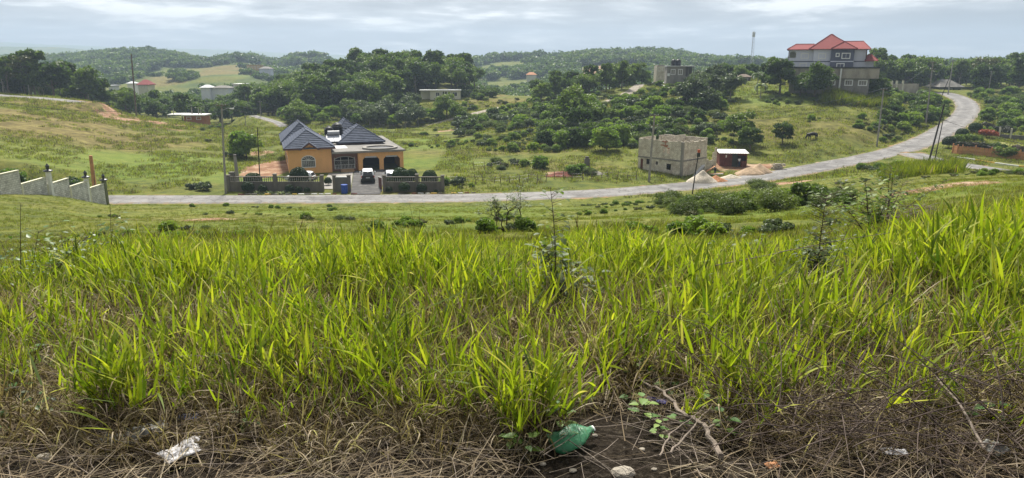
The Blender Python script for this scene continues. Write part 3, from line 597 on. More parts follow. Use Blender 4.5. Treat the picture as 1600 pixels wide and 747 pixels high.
fill(24, 1045, 1225, 33, 52, ['bush_soft','bush_fine','bush_soft'], .45, .85, 'shrub', {'bush_soft':'feathery pale shrub across the road from the sand heaps','bush_fine':'feathery green shrub across the road from the sand heaps'}, 'shrub', 'shrubs on the near side of the road', 2.0, seed=18)
fill(9, 1235, 1330, 30, 50, ['bush_soft','bush','bush_fine'], .35, .65, 'shrub', 'low green shrub on the rough right-hand field', 'shrub', 'low shrubs on the rough right-hand field', 1.6, seed=19)
one = [ # px, Y, kind, scale, name, label, cat
 (1218,184,'round',1.22,'tree','big dark round tree at the left foot of the red-roofed house','tree'),
 (1196,190,'tall',.75,'tree','narrow dark tree left of the big round one by the red-roofed house','tree'),
 (1272,178,'round2',1.12,'tree','bushy green tree in front of the retaining wall of the red-roofed house','tree'),
 (1250,182,'round',.7,'tree','smaller dark tree between the two big trees by the retaining wall','tree'),
 (1366,184,'round2',.85,'tree','green tree at the right end of the retaining wall','tree'),
 (1352,190,'tall2',.55,'tree','slim tree against the right end of the grey retaining wall','tree'),
 (1091,200,'pale',.8,'tree','pale bare-stemmed tree right of the grey block house','tree'),
 (1108,172,'pale',.75,'tree','white-trunked spreading tree on the slope below the bare yard','tree'),
 (1155,139,'round2',.8,'tree','bright green bushy tree behind the small red shack','tree'),
 (1172,133,'round',.62,'tree','dark tree pressed against the right side of the small red shack','tree'),
 (1222,137,'round',.58,'tree','dark round tree standing alone right of the red shack','tree'),
 (948,134,'lime',.9,'shrub','lime green bush left of the two storey block ruin','shrub'),
 (965,141,'lime',.8,'shrub','light green bush just behind the lime one left of the ruin','shrub'),
 (882,140,'bush_lime',1.5,'shrub','bright green bush in the middle of the valley slope','shrub'),
 (905,150,'round',.85,'tree','broad dark tree at the foot of the thicket','tree'),
 (900,166,'round2',1.15,'tree','largest spreading tree of the thicket on the slope','tree'),
 (845,118,'bush_lime',.9,'shrub','small lime bush left of the red earth heap','shrub'),
 (385,131,'lime',1.0,'tree','young green tree behind the left end of the house wall','tree'),
 (372,134,'bush',1.1,'shrub','bush beside the young tree behind the house wall','shrub'),
 (318,97.5,'bush_grey',.8,'shrub','low grey-green bush on the road verge left of the pole','shrub'),
 (302,98.5,'bush_grey',.6,'shrub','smaller bush on the road verge beside the grey-green one','shrub'),
 (108,94,'bush_dark',1.1,'shrub','dark leafy bush behind the stepped block wall','shrub'),
 (20,78,'bush_lime',.8,'shrub','bright bush behind the highest panel of the block wall','shrub'),
 (286,216,'tall',.9,'tree','slim dark tree beside the white-roofed shed','tree'),
 (1540,252,'lime',1.3,'tree','rounded light green tree just beyond the road bend','tree'),
 (1395,210,'bush',1.2,'shrub','green bush along the garden wall right of the red-roofed house','shrub'),
 (1185,78,'bush_soft',.95,'shrub','upright leafy bush breaking the near edge of the road','shrub'),
 (1200,80,'bush_soft',.7,'shrub','feathery bush beside the upright leafy one at the road edge','shrub'),
 (715,103,'bush_grey',.8,'shrub','thin greyish bush right of the grey boundary wall','shrub'),
]
for px, Y, k, s, nm, lb, ct in one: plant(k, AT(px, Y)-Vector((0, 0, .15)), s, None, nm, lb, ct)
# gaunt trees over the left skyline
plant('sparse', AT(48, 205), 1.35, 1.0, 'tree', 'gaunt half-bare tree standing above the left skyline', 'tree')
plant('sparse', AT(1532, 262), 1.3, 2.0, 'tree', 'gaunt thin-crowned tree above the wood right of the bend', 'tree')
plant('sparse', AT(715-30, 292), .8, 2.6, 'tree', 'thin bare-topped tree on the crest of the central hill', 'tree')
# tufted-head tree: a bare branching trunk with round heads of leaves
def tuft_tree():
    r = thing('tree', 'candelabra tree with separate dark tufts, leftmost on the skyline', 'tree', AT(14, 204), 0)
    mb = MB(); heads = [(-1.1,0,9.6,.62),(.2,.5,10.5,.55),(1.5,-.3,9.3,.85),(.3,0,7.0,1.5),(-1.2,.3,6.2,1.3)]
    mb.tube([(0,0,-.5),(.1,0,3),(.2,.1,6),(.2,.3,9.8)], [.22,.18,.12,.05], 6)
    for x, y, z, q in heads: mb.tube([(.15,0,4.5),(x*.6,y*.5,z*.72),(x,y,z)], [.1,.07,.03], 5)
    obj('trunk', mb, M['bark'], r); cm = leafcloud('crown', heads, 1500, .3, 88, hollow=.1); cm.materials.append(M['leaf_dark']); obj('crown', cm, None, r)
tuft_tree()
# palms
def palm_meshes(seed, n=13, L_=2.6):
    g = random.Random(seed); V = []; F = []
    for i in range(n):
        a = i/n*6.283+g.uniform(-.2, .2); e0 = g.uniform(.3, 1.2); P = []; x = 0; z = 0; el = e0; K_ = 8
        for k in range(K_+1): P.append((x, z)); x += L_/K_*math.cos(el); z += L_/K_*math.sin(el); el -= .30+.04*k
        for k in range(K_):
            for sgn in (-1, 1):
                for m_ in range(2):
                    f = (m_+.5)/2; px_, pz_ = P[k][0]*(1-f)+P[k+1][0]*f, P[k][1]*(1-f)+P[k+1][1]*f; ln = .55*math.sin(math.pi*min(1, (k+f+1)/(K_+1.5)))+.1; wd = .09
                    pts = [(px_-wd, 0, pz_), (px_+wd, 0, pz_), (px_+wd+ln*.25, sgn*ln, pz_-ln*.55)]
                    o = len(V); V += [(p[0]*math.cos(a)-p[1]*math.sin(a), p[0]*math.sin(a)+p[1]*math.cos(a), p[2]) for p in pts]; F.append((o, o+1, o+2))
    me = npmesh('frond', V, F, {'lc': np.full(len(V), .4)}); me.materials.append(M['leaf_mid']); return me
PF = palm_meshes(3)
def palm(p, h, label, s=1.0, group=None):
    r = thing('palm_tree', label, 'palm tree', p, random.uniform(0, 6), group)
    mb = MB(); mb.tube([(0,0,-.3),(.1*h/4,0,h*.5),(.05,0,h)], [.16,.11,.09], 7); obj('trunk', mb, M['bark_pale'], r); c = obj('crown', PF, None, r); c.location = (.05,0,h-.05); c.scale = (s,)*3
palm(AT(1183, 186), 5.0, 'palm with drooping fronds just left of the dark trees by the red-roofed house', 1.0)
palm(AT(1188, 181), 3.2, 'shorter palm in front of the taller one left of the red-roofed house', 1.0)
palm(AT(1440, 212), 2.0, 'small palm on the lawn left of the climbing road', .95)
palm(AT(1450, 204), 1.2, 'low orange-tinged palm beside the leaning pole stays', .8)
palm(AT(1104, 330), 9.5, 'lone palm on the skyline left of the lattice mast', 1.1)
# the smaller, farther trees of the woods, past the ones one can single out
def rest():
    ks = sorted(TREES); P_, sc, rot, ix = [], [], [], []
    for part, nm in ((0, 'wood_foliage'), (1, 'wood_trunks')):
        scatter(nm, [TREES[k][part] for k in ks], [tuple(p-Vector((0, 0, .15))) for p, k, s, r_ in REST], [s for p, k, s, r_ in REST], [(0, 0, r_) for p, k, s, r_ in REST], idx=[ks.index(k) for p, k, s, r_ in REST])
rest()
# far woods that read as one mass
fp = []
for i in range(5):
    g = random.Random(70+i); bl = [(g.uniform(-4,4), g.uniform(-4,4), g.uniform(1.5,5.0), g.uniform(1.6,2.6)) for _ in range(9)]
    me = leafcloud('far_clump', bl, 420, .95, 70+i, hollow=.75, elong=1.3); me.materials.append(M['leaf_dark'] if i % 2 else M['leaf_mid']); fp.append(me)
def woods(n, y0, y1, p0, p1, s0, s1, name, keep, label):
    x, y, z = wedge(n, y0, y1, p0, p1, 1.6); k = keep(x, y); x, y, z = x[k], y[k], z[k]; m_ = len(x)
    sc = rng.uniform(s0, s1, m_); rot = np.zeros((m_, 3)); rot[:, 2] = rng.uniform(0, 6.28, m_)
    return scatter(name, fp, np.stack([x, y, z-.6], 1), sc, rot, label=None)
# low scrub dotted over the slopes and the rough field, too many to count
def scrub():
    ks = ['bush_grey', 'bush_lime', 'bush_lime', 'bush_soft', 'bush_olive']; X_, Y_, Z_ = [], [], []
    x, y, z = wedge(6500, 95, 245, -40, 1640, 1.0); px = pxl(x, y, z)
    m = fbm(x/11, y/11, 4, 201); dens = np.interp(px, [0, 160, 330, 620, 740, 1060, 1150, 1330, 1400, 1600], [.30, .26, .20, .16, -.09, -.09, .12, .16, .04, -.03])
    dens = np.where(y < 136, np.maximum(dens, .13), dens); k = (m > dens) & (road_d(x, y) > 1.2) & ~((px > 1470) & (y < 150)) & ~((x > -39) & (x < -10) & (y < 148)) & ~((x > 17) & (x < 52) & (y > 103) & (y < 124)) & ~((px > 655) & (px < 725) & (y > 226) & (y < 246))
    xn, yn, zn = wedge(3600, 13, 84, -40, 1640, .8); mn = fbm(xn/5, yn/5, 4, 203); kn = (mn > .11+.09*(pxl(xn, yn, zn) < 900)) & (road_d(xn, yn) > 1)
    xs_ = np.r_[x[k], xn[kn]]; ys_ = np.r_[y[k], yn[kn]]; zs_ = np.r_[z[k], zn[kn]]; n = len(xs_); s = np.where(ys_ > 90, rng.uniform(.16, .6, n)*np.where((pxl(xs_, ys_, zs_) > 720) & (pxl(xs_, ys_, zs_) < 1110), 1.35, 1), rng.uniform(.07, .22, n))
    rot = np.zeros((n, 3)); rot[:, 2] = rng.uniform(0, 6.28, n); scatter('low_scrub', [TREES[q][0] for q in ks], np.stack([xs_, ys_, zs_-.05], 1), s, rot)
def pxl(x, y, z): return 800+F_PX*x/(y*CP-z*SP)
scrub()
def fieldmask(x, y):
    d = blobs(x, y, [(300,118,46,46,1),(350,113,36,45,1),(230,118,42,42,1),(360,106,46,42,1),(960,106,38,26,1),(990,106,26,20,1),(930,108,30,20,1),(290,110,40,40,1)], .6, 9)
    px = pxl(x, y, ground(x, y)); q = ((px > 905) & (px < 1004) & (y > 500) & (y < 665)) | ((px > 228) & (px < 402) & (y > 455) & (y < 655) & (fbm(x/25, y/25, 3, 67) > -.08))
    return (d < .35) & ~q & (fbm(x/60, y/60, 3, 66) > -.07)
woods(7500, 318, 620, -60, 1660, .55, 1.0, 'distant_wood', fieldmask, '')
woods(11000, 600, 1150, -60, 1660, .9, 1.7, 'wooded_ridge', fieldmask, '')
# ------------------------------------------------------------------ materials of built things
def wallmat(name, c, stain=.35, bump=.01, scale=.7, rough=.85):
    t = NT(name, rough, .25); a = t.noise(scale, 7, .65, None, (1, 1, .45)); b = t.noise(scale*14, 4, .6)
    f = t.mr(a, .42, .68, 0, stain); dk = tuple(x*.45 for x in c); c2 = t.mix(t.mr(b, .3, .7), tuple(x*.9 for x in c), tuple(min(1, x*1.1) for x in c)); t.col(t.mix(f, c2, dk)); t.bump(b, bump, .4); return t.m
def blockmat(name, c, joint, stain=(.10,.09,.08), bw=.4, bh=.2, st=.5):
    t = NT(name, .92, .15); br = t.n.new('ShaderNodeTexBrick'); br.inputs['Scale'].default_value = 1; br.inputs['Brick Width'].default_value = bw; br.inputs['Row Height'].default_value = bh
    br.inputs['Mortar Size'].default_value = .014; br.inputs['Color1'].default_value = (*[x*.85 for x in c], 1); br.inputs['Color2'].default_value = (*[min(1, x*1.12) for x in c], 1); br.inputs['Mortar'].default_value = (*joint, 1)
    sp = t.n.new('ShaderNodeSeparateXYZ'); t.lk(t.pos(), sp.inputs[0]); cb = t.n.new('ShaderNodeCombineXYZ'); t.lk(t.math('ADD', sp.outputs[0], sp.outputs[1]), cb.inputs[0]); t.lk(sp.outputs[2], cb.inputs[1]); t.lk(cb.outputs[0], br.inputs['Vector'])
    a = t.noise(.9, 7, .7); b = t.noise(7, 5, .7); f = t.math('MULTIPLY', t.mr(a, .4, .6), t.mr(b, .35, .6, .2, 1)); t.col(t.mix(t.math('MULTIPLY', f, st), br.outputs[0], stain)); t.bump(b, .02, .4); return t.m
M['orange'] = wallmat('orange_render', (.78, .42, .17), .22); M['mauve'] = wallmat('mauve_render', (.24, .13, .10), .25)
M['concrete'] = wallmat('concrete', (.26, .245, .22), .6); M['concrete_dark'] = wallmat('weathered_concrete', (.16, .15, .135), .7); M['white'] = wallmat('white_paint', (.74, .74, .72), .15)
M['cream'] = wallmat('cream_paint', (.62, .60, .46), .2); M['greypaint'] = wallmat('pale_grey_paint', (.60, .62, .70), .12); M['slate'] = wallmat('slate_paint', (.10, .11, .16), .15)
M['stained'] = wallmat('stained_render', (.40, .36, .29), .85, scale=.5); M['fascia'] = mplain('fascia_brown', (.10, .045, .04), .6, .15)
M['block'] = blockmat('block_wall_pale', (.66, .65, .62), (.32, .31, .3), (.10, .095, .09), st=.6); M['ruinblock'] = blockmat('ruin_block', (.70, .65, .54), (.26, .235, .19), (.16, .09, .05), st=.6)
M['boundary'] = wallmat('boundary_wall', (.17, .155, .135), .75); M['glass'] = mplain('window_glass', (.02, .025, .03), .12, .2, 1, 0, 0, .6); M['void'] = mplain('painted_interior_shade', (.012, .012, .014), .9, .2, 1, 0)  # void: near-black colour painted for the shade behind openings
M['iron'] = mplain('white_iron', (.62, .62, .60), .5, .1, 4, 0); M['tank'] = mplain('black_tank', (.012, .012, .014), .45, .2, 2, 0); M['steel'] = mplain('steel', (.42, .43, .44), .6, .15, 3, 0, .3)
M['zinc'] = mplain('zinc_sheet', (.50, .51, .52), .65, .25, 1.2, .01, 0); M['panel'] = mplain('collector_glass', (.34, .36, .40), .6, .15, 3, 0, 0, .3); M['slab'] = wallmat('roof_slab', (.19, .18, .165), .8, scale=.5)
M['redroof'] = mplain('red_roof', (.21, .042, .04), .85, .12, 1.5, 0); M['wood'] = mplain('orange_wood', (.50, .24, .11), .75, .3, 2.5, .005); M['pole'] = mplain('concrete_pole', (.28, .265, .24), .85, .25, 2.5, .01)
M['woodpole'] = mplain('wooden_pole', (.15, .115, .085), .9, .35, 2.5, .01); M['darkpole'] = mplain('tarred_pole', (.03, .026, .022), .8, .3, 2, .01); M['rust'] = mplain('rust_sheet', (.13, .04, .03), .75, .5, 1.6, .01); M['darkgreen'] = mplain('dark_green_sheet', (.025, .035, .03), .7, .3, 2, .01)
M['sand'] = mplain('tan_sand', (.40, .29, .19), .95, .25, 2.5, .05); M['gravel'] = mplain('pale_gravel', (.52, .46, .37), .95, .35, 5, .06); M['earth'] = mplain('orange_earth', (.42, .20, .10), .95, .35, 3, .05); M['redearth'] = mplain('red_earth', (.17, .055, .035), .95, .45, 3, .05)
M['paintwhite'] = mplain('kerb_white', (.72, .72, .68), .8, .25, 4, .005); M['paintyellow'] = mplain('kerb_yellow', (.62, .40, .06), .8, .25, 4, .005); M['rubber'] = mplain('rubber', (.012, .012, .012), .8, .2, 4, 0); M['blue'] = mplain('blue_plastic', (.02, .07, .33), .4, .15, 3, 0)
M['carwhite'] = mplain('white_car_paint', (.72, .73, .74), .25, .03, 1, 0, 0, .6); M['cardark'] = mplain('black_car_plastic', (.018, .018, .02), .35, .2, 2, 0, 0, .5); M['redlens'] = mplain('red_lens', (.45, .01, .01), .25, .1, 2, 0, 0, .6); M['plate'] = mplain('number_plate', (.55, .56, .58), .4, .05, 2, 0)
t = NT('roof_tiles', .85, .15); a = t.noise(1.3, 6, .65); b = t.noise(14, 3, .6); t.col(t.mix(t.mr(a, .35, .65), (.04, .05, .075), (.078, .092, .13))); t.bump(b, .01, .4); M['tiles'] = t.m
def holes_wall(mb, L_, z0, z1, th, holes, y=0.0, x0=0.0):
    """a wall along x with rectangular openings, built of the solid pieces between them"""
    xs = sorted({x0, L_} | {h[0] for h in holes} | {h[1] for h in holes}); zs = sorted({z0, z1} | {h[2] for h in holes} | {h[3] for h in holes})
    for i in range(len(xs)-1):
        run = None
        for j in range(len(zs)-1):
            cx = (xs[i]+xs[i+1])/2; cz = (zs[j]+zs[j+1])/2; o = any(h[0] < cx < h[1] and h[2] < cz < h[3] for h in holes)
            if not o: run = [zs[j] if run is None else run[0], zs[j+1]]
            if (o or j == len(zs)-2) and run: mb.box(xs[i], xs[i+1], y, y+th, run[0], run[1]); run = None
    return mb
def window(parent, x0, x1, z0, z1, y, fr=.12, mat='white', bars=1, glass='glass', M_=None, name='window', arch=False):
    mb = MB(); mb.box(x0-fr, x1+fr, y-.06, y+.08, z0-fr, z0); mb.box(x0-fr, x1+fr, y-.06, y+.08, z1, z1+fr); mb.box(x0-fr, x0, y-.06, y+.08, z0, z1); mb.box(x1, x1+fr, y-.06, y+.08, z0, z1)
    for b in range(bars): q = x0+(x1-x0)*(b+1)/(bars+1); mb.box(q-.035, q+.035, y-.03, y+.05, z0, z1)
    w_ = obj(name, mb, M[mat], parent)
    if M_ is not None: w_.matrix_local = M_
    g_ = obj('pane', MB().box(x0+.003, x1-.003, y+.055, y+.075, z0+.003, z1-.003), M[glass], w_); return w_
def hiproof(mb, x0, x1, y0, y1, z, h, rid, courses=0, th=.16):
    """rid = ((xa,ya),(xb,yb)) ridge ends; stepped courses on every slope"""
    A = [Vector((x0, y0, z)), Vector((x1, y0, z)), Vector((x1, y1, z)), Vector((x0, y1, z))]; a = Vector((*rid[0], z+h)); b = Vector((*rid[1], z+h)); alongx = abs(rid[1][0]-rid[0][0]) > abs(rid[1][1]-rid[0][1])
    if alongx: faces = [(A[0], A[1], b, a), (A[1], A[2], b, b), (A[2], A[3], a, b), (A[3], A[0], a, a)]
    else: faces = [(A[0], A[1], a, a), (A[1], A[2], b, a), (A[2], A[3], b, b), (A[3], A[0], a, b)]
    for p, q, r, s in faces:
        nrm = (q-p).cross((s-p) if (s-p).length > .01 else (r-p)).normalized(); n = courses or 1
        for k in range(n):
            f0, f1 = k/n, (k+1)/n; e0, e1 = p.lerp(s, f0), q.lerp(r, f0); g0, g1 = p.lerp(s, f1), q.lerp(r, f1); up = nrm*(.085 if courses else 0)
            vs = [e0+up, e1+up, g1+nrm*.003, g0+nrm*.003]
            if courses: mb.add([e0-nrm*.02, e1-nrm*.02, e1+up, e0+up], [(0, 1, 2, 3)])
            mb.add(vs, [(0, 1, 2, 3)] if (g1-g0).length > .01 else [(0, 1, 2)])
    mb.add([p-Vector((0, 0, th)) for p in A]+[p+Vector((0, 0, -.004)) for p in A], [(3, 2, 1, 0), (0, 1, 5, 4), (1, 2, 6, 5), (2, 3, 7, 6), (3, 0, 4, 7)])
    # hip and ridge caps
    return [(A[0], a), (A[1], a if not alongx else b), (A[2], b), (A[3], a if alongx else b), (a, b)]
def caps(lines):
    mb = MB()
    for p, q in lines:
        if (q-p).length > .05: mb.tube([p+Vector((0, 0, .06)), q+Vector((0, 0, .06))], .085, 5)
    return mb
# ------------------------------------------------------------------ the orange house
HZ = -17.15; hp = PT(452, 269, 111.5)
H = thing('house', 'orange rendered house with dark hipped tile roofs and double carport', 'house', (hp.x, 111.5, HZ), R(19))
mb = MB(); EV = 4.05; holes_wall(mb, 6.7, -1, EV, .2, [(2.05, 4.05, 1.05, 2.75)]); mb.box(0, .2, .2, 24, -1, EV); mb.box(6.5, 6.7, .2, 24, -1, EV); mb.box(.2, 6.5, 23.8, 24, -1, EV)
# arched head above the window: stepped wedge of wall pieces
for k in range(8):
    a0 = math.pi*k/8; a1 = math.pi*(k+1)/8; pts = [(3.05-math.cos(a0), 2.1+.95*math.sin(a0)), (3.05-math.cos(a1), 2.1+.95*math.sin(a1)), (3.05-math.cos(a1)*1.0, 3.08), (3.05-math.cos(a0)*1.0, 3.08)]
obj('wall', mb, M['orange'], H)
wd = obj('window', (lambda q: (q.box(1.98, 4.12, -.07, .06, .93, 1.05), q.box(1.95, 2.05, -.06, .06, 1.05, 2.12), q.box(4.05, 4.15, -.06, .06, 1.05, 2.12), q.box(2.05, 4.05, -.04, .05, 2.06, 2.14),
     q.tube([(3.05-1.05*math.cos(math.pi*k/12), -.02, 2.1+.72*math.sin(math.pi*k/12)) for k in range(13)], .07, 5), [q.tube([(3.05, -.02, 2.1), (3.05-1.0*math.cos(a), -.02, 2.1+.70*math.sin(a))], .03, 4) for a in (.6, 1.1, 1.57, 2.04, 2.54)], q)[-1])(MB()), M['white'], H)
gr_ = MB()
for k in range(7): gr_.box(2.2+k*.27, 2.23+k*.27, -.03, 0, 1.05, 2.06)
for k in range(5): gr_.box(2.05, 4.05, -.045, -.025, 1.2+k*.19, 1.23+k*.19)
obj('grille', gr_, M['iron'], wd); obj('pane', MB().box(2.06, 4.04, .08, .1, 1.06, 2.74), M['glass'], wd)
spn = MB()   # spandrel that makes the square hole arched
for sgn in (-1, 1):
    P_ = [(3.05+sgn*1.0, 2.76)]+[(3.05+sgn*1.0*math.cos(a), 2.1+.66*math.sin(a)) for a in [i*math.pi/2/8 for i in range(9)]]; 
    spn.prism(P_ if sgn > 0 else P_[::-1], .012, .19)
obj('window_arch', spn, M['orange'], H)
for y_ in (4, 9, 15): window_ = obj('side_window', MB().box(-.05, .003, y_, y_+1.3, 1.1, 2.4), M['white'], H); obj('pane', MB().box(-.07, -.053, y_+.12, y_+1.18, 1.22, 2.28), M['glass'], window_)
# entry: mauve wall, arched grille
mb = MB(); holes_wall(mb, 10.9, -1, 3.05, .2, [(7.15, 10.5, .35, 2.35)], 1.0, 6.703); en = obj('entry_wall', mb, M['mauve'], H)
arc = MB(); P_ = [(7.15+3.35*(.5-.5*math.cos(math.pi*k/12)), 1.75+.60*math.sin(math.pi*k/12)) for k in range(13)]
arc.prism([(7.15, 2.36)]+P_[:7]+[(8.825, 2.36)], 1.01, 1.19); arc.prism([(8.825, 2.36)]+P_[6:]+[(10.5, 2.36)], 1.01, 1.19); obj('entry_arch', arc, M['mauve'], H)
ge = MB(); ge.tube([(x, .97, z) for x, z in P_], .05, 5)
for x in (7.2, 8.2, 9.45, 10.45): ge.box(x-.04, x+.04, .93, 1.0, .3, 2.2)
for z in (.35, 1.0, 1.75): ge.box(7.2, 10.45, .94, .99, z-.03, z+.03)
for k in range(16):
    x = 7.3+k*.2; ge.tube([(x, .96, 1.02), (x+.42, .96, 1.72)], .012, 3); ge.tube([(x+.42, .97, 1.02), (x, .97, 1.72)], .012, 3)
for k in range(14): x = 7.3+k*.235; ge.lathe([(.03, 0), (.055, .2), (.03, .42), (.04, .6)], 6, (x, .97, .37))
obj('entry_grille', ge, M['iron'], H); obj('entry_hall_shade', MB().box(7, 10.7, 3.6, 3.7, -.5, 3.0), M['void'], H); st_ = MB()  # hall depth is a flat sheet with its shade painted black
for k in range(3): st_.box(8.1, 10.2, -.1-.3*k+.25, 1.0, -.4, .33-.13*k)
obj('step', st_, mplain('tan_step', (.42, .27, .15), .8), H)
# carport front with two chamfered openings
def chamf(x0, x1, z0, z1, c): return [(x0, z0), (x0, z1-c), (x0+c, z1), (x1-c, z1), (x1, z1-c), (x1, z0)]
mb = MB(); ol, orr = (11.6, 14.2), (15.0, 17.6); holes_wall(mb, 18.3, -1, 3.05, .25, [(11.6, 14.3, -1, 2.4), (15.0, 17.7, -1, 2.4)], -.35, 10.903)
for x0, x1 in ((11.6, 14.3), (15.0, 17.7)):
    mb.prism([(x0, 2.4), (x0, 1.85), (x0+.5, 2.401)][::-1], -.35, -.1); mb.prism([(x1, 2.4), (x1-.5, 2.401), (x1, 1.85)][::-1], -.35, -.1)
mb.box(18.05, 18.3, -.1, 22, -1, 3.05); mb.box(10.903, 11.1, -.1, 1.0, -1, 3.05); obj('carport_wall', mb, M['orange'], H)
dm = MB(); dm.box(11.2, 18.0, 6.5, 6.6, -1, 3.0); obj('carport_back_shade', dm, M['void'], H)  # black sheet carries the painted shade of the carport bays
for x0 in (11.6, 15.0):
    s_ = MB(); s_.box(x0+.4, x0+2.3, -.28, -.2, 2.15, 2.38); obj('roller_shutter', s_, M['zinc'], H)
sl = MB(); sl.box(6.72, 18.6, -.65, 24, 3.06, 3.30); sl.box(6.72, 11.2, -.65, .2, 3.0, 3.055); obj('flat_roof', sl, M['slab'], H)
obj('roof_edge', MB().box(6.74, 18.63, -.70, -.655, 3.03, 3.34), M['concrete'], H)
obj('back_wall', MB().box(6.72, 18.0, 23.8, 24, -1, 3.05), M['orange'], H)
rt = MB(); cl = hiproof(rt, -.75, 6.0, 9.5, 24.6, EV+.06, 2.9, ((2.6, 13.2), (2.6, 20.5)), 11); cl += hiproof(rt, -.6, 7.3, -.6, 13.4, EV+.02, 2.45, ((3.2, 4.3), (3.2, 10.2)), 10); ro = obj('wing_roof', rt, M['tiles'], H); obj('ridge_cap', caps(cl), M['tiles'], ro)
ga = MB(); ga.prism([(1.75, EV-.25), (3.3, EV+.95), (4.85, EV-.25), (4.55, EV-.25), (3.3, EV+.62), (2.05, EV-.25)], -.78, -.55); obj('gable_trim', ga, M['fascia'], ro)
gg = MB(); gg.prism([(2.05, EV-.25), (3.3, EV+.62), (4.55, EV-.25)], -.5, -.05); obj('gable', gg, M['orange'], ro); g2 = MB()
for sgn in (-1, 1): g2.add([(3.3, -.78, EV+1.0), (3.3+sgn*1.62, -.78, EV-.26), (3.3+sgn*1.62, .9, EV+.0), (3.3, 1.1, EV+1.0)], [(0, 1, 2, 3)])
g2.tube([(3.3, -.76, EV+.9), (3.3, -.76, EV+1.45)], .03, 5); obj('gable_roof', g2, M['tiles'], ro)
vv = MB()
for k in range(5): a = math.pi*(k+.5)/5; vv.tube([(3.3, -.53, EV+.02), (3.3+.42*math.cos(a), -.53, EV+.02+.36*math.sin(a))], .035, 4)
obj('gable_vent', vv, M['void'], ro)
fb = MB(); fb.box(-.62, 1.9, -.66, -.6, EV-.2, EV+.03); fb.box(4.7, 7.32, -.66, -.6, EV-.2, EV+.03); fb.box(-.66, -.6, -.6, 13.4, EV-.2, EV+.03); obj('fascia', fb, M['fascia'], ro)
hb = MB(); hb.box(9.0, 16.4, 9.6, 27.0, 3.32, 3.72); obj('parapet', hb, M['fascia'], H)
rt = MB(); cl = hiproof(rt, 8.5, 15.2, 16.0, 28.0, 3.8, 3.1, ((11.3, 20.5), (11.3, 24.5)), 10); cl += hiproof(rt, 8.7, 16.9, 9.1, 20, 3.76, 2.55, ((12.8, 13.4), (12.8, 16.5)), 10); ro2 = obj('rear_roof', rt, M['tiles'], H); obj('ridge_cap', caps(cl), M['tiles'], ro2)
rg = MB(); NR = 32
for r0, r1, z0, z1 in ((2.3, 2.95, 3.31, 3.58),):
    prof = [(r0, z0), (r0, z1), (r1, z1), (r1, z0)]; vs = []; fs = []
    for k in range(NR):
        a = 2*math.pi*k/NR
        for r_, z_ in prof: vs.append((14.9+r_*math.cos(a), 2.4+r_*.9*math.sin(a), z_))
    for k in range(NR):
        for j in range(4): fs.append((k*4+j, ((k+1) % NR)*4+j, ((k+1) % NR)*4+(j+1) % 4, k*4+(j+1) % 4))
    rg.add(vs, fs)
obj('roof_light_ring', rg, M['concrete'], H); dd = MB(); dd.lathe([(2.28, 3.32), (2.2, 3.38), (1.2, 3.44), (.05, 3.46)], 28, (14.9, 2.4, 0)); obj('roof_light', dd, M['tank'], H)
obj('tank_stand', MB().box(6.9, 10.4, 13.6, 17.4, 3.31, 4.2), M['concrete'], H); obj('roof_patch', MB().box(7.9, 9.8, 4.2, 8.6, 3.303, 3.33), M['zinc'], H)
def on_house(x, y, z): return H_M @ Vector((x, y, z))
H_M = Matrix.Translation(H.location) @ Matrix.Rotation(R(19), 4, 'Z')
def water_tank(p, label, s=1.0, grp='black water tanks on the orange house roof'):
    r = thing('water_tank', label, 'water tank', p, 0, grp, s); mb = MB(); mb.lathe([(.78, 0), (.82, .12), (.79, .4), (.83, .44), (.79, .48), (.79, .85), (.83, .89), (.79, .93), (.79, 1.3), (.83, 1.34), (.79, 1.38), (.74, 1.62), (.42, 1.86), (.30, 1.9)], 20); o = obj('body', mb, M['tank'], r); o.data.polygons.foreach_set('use_smooth', [True]*len(o.data.polygons)); obj('lid', MB().lathe([(.31, 1.9), (.31, 1.98), (.1, 2.02)], 14), M['tank'], r)
water_tank(on_house(7.7, 14.6, 4.2), 'black ribbed water tank, left one on the flat roof of the orange house', 1.0)
water_tank(on_house(9.3, 16.2, 4.2), 'black water tank behind the solar heater on the orange house roof', 1.25)
sh_ = thing('solar_water_heater', 'silver solar water heater with tilted panels on the flat roof', 'solar water heater', on_house(6.8, 9.8, 3.5), R(19)); a = MB()
Mx = Matrix.Translation((0, 0, .35)) @ Matrix.Rotation(R(24), 4, 'X')
for k in range(2): obj('collector_panel', MB().box(.05+1.3*k, 1.3+1.3*k, 0, 2.1, 0, .09, Mx), M['panel'], sh_)
tk = MB(); tk.tube([(.45, 2.2, 1.75), (2.45, 2.2, 1.75)], .36, 14); obj('tank', tk, M['steel'], sh_); fr = MB()
for x in (.2, 2.5): fr.tube([(x, 0, 0), (x, 2.1, 1.3)], .03, 4); fr.tube([(x, 2.2, 0), (x, 2.2, 1.45)], .03, 4)
fr.tube([(.45, 2.2, 1.7), (.1, 1.9, 1.3), (.1, .2, .6)], .035, 4); obj('frame', fr, M['iron'], sh_)
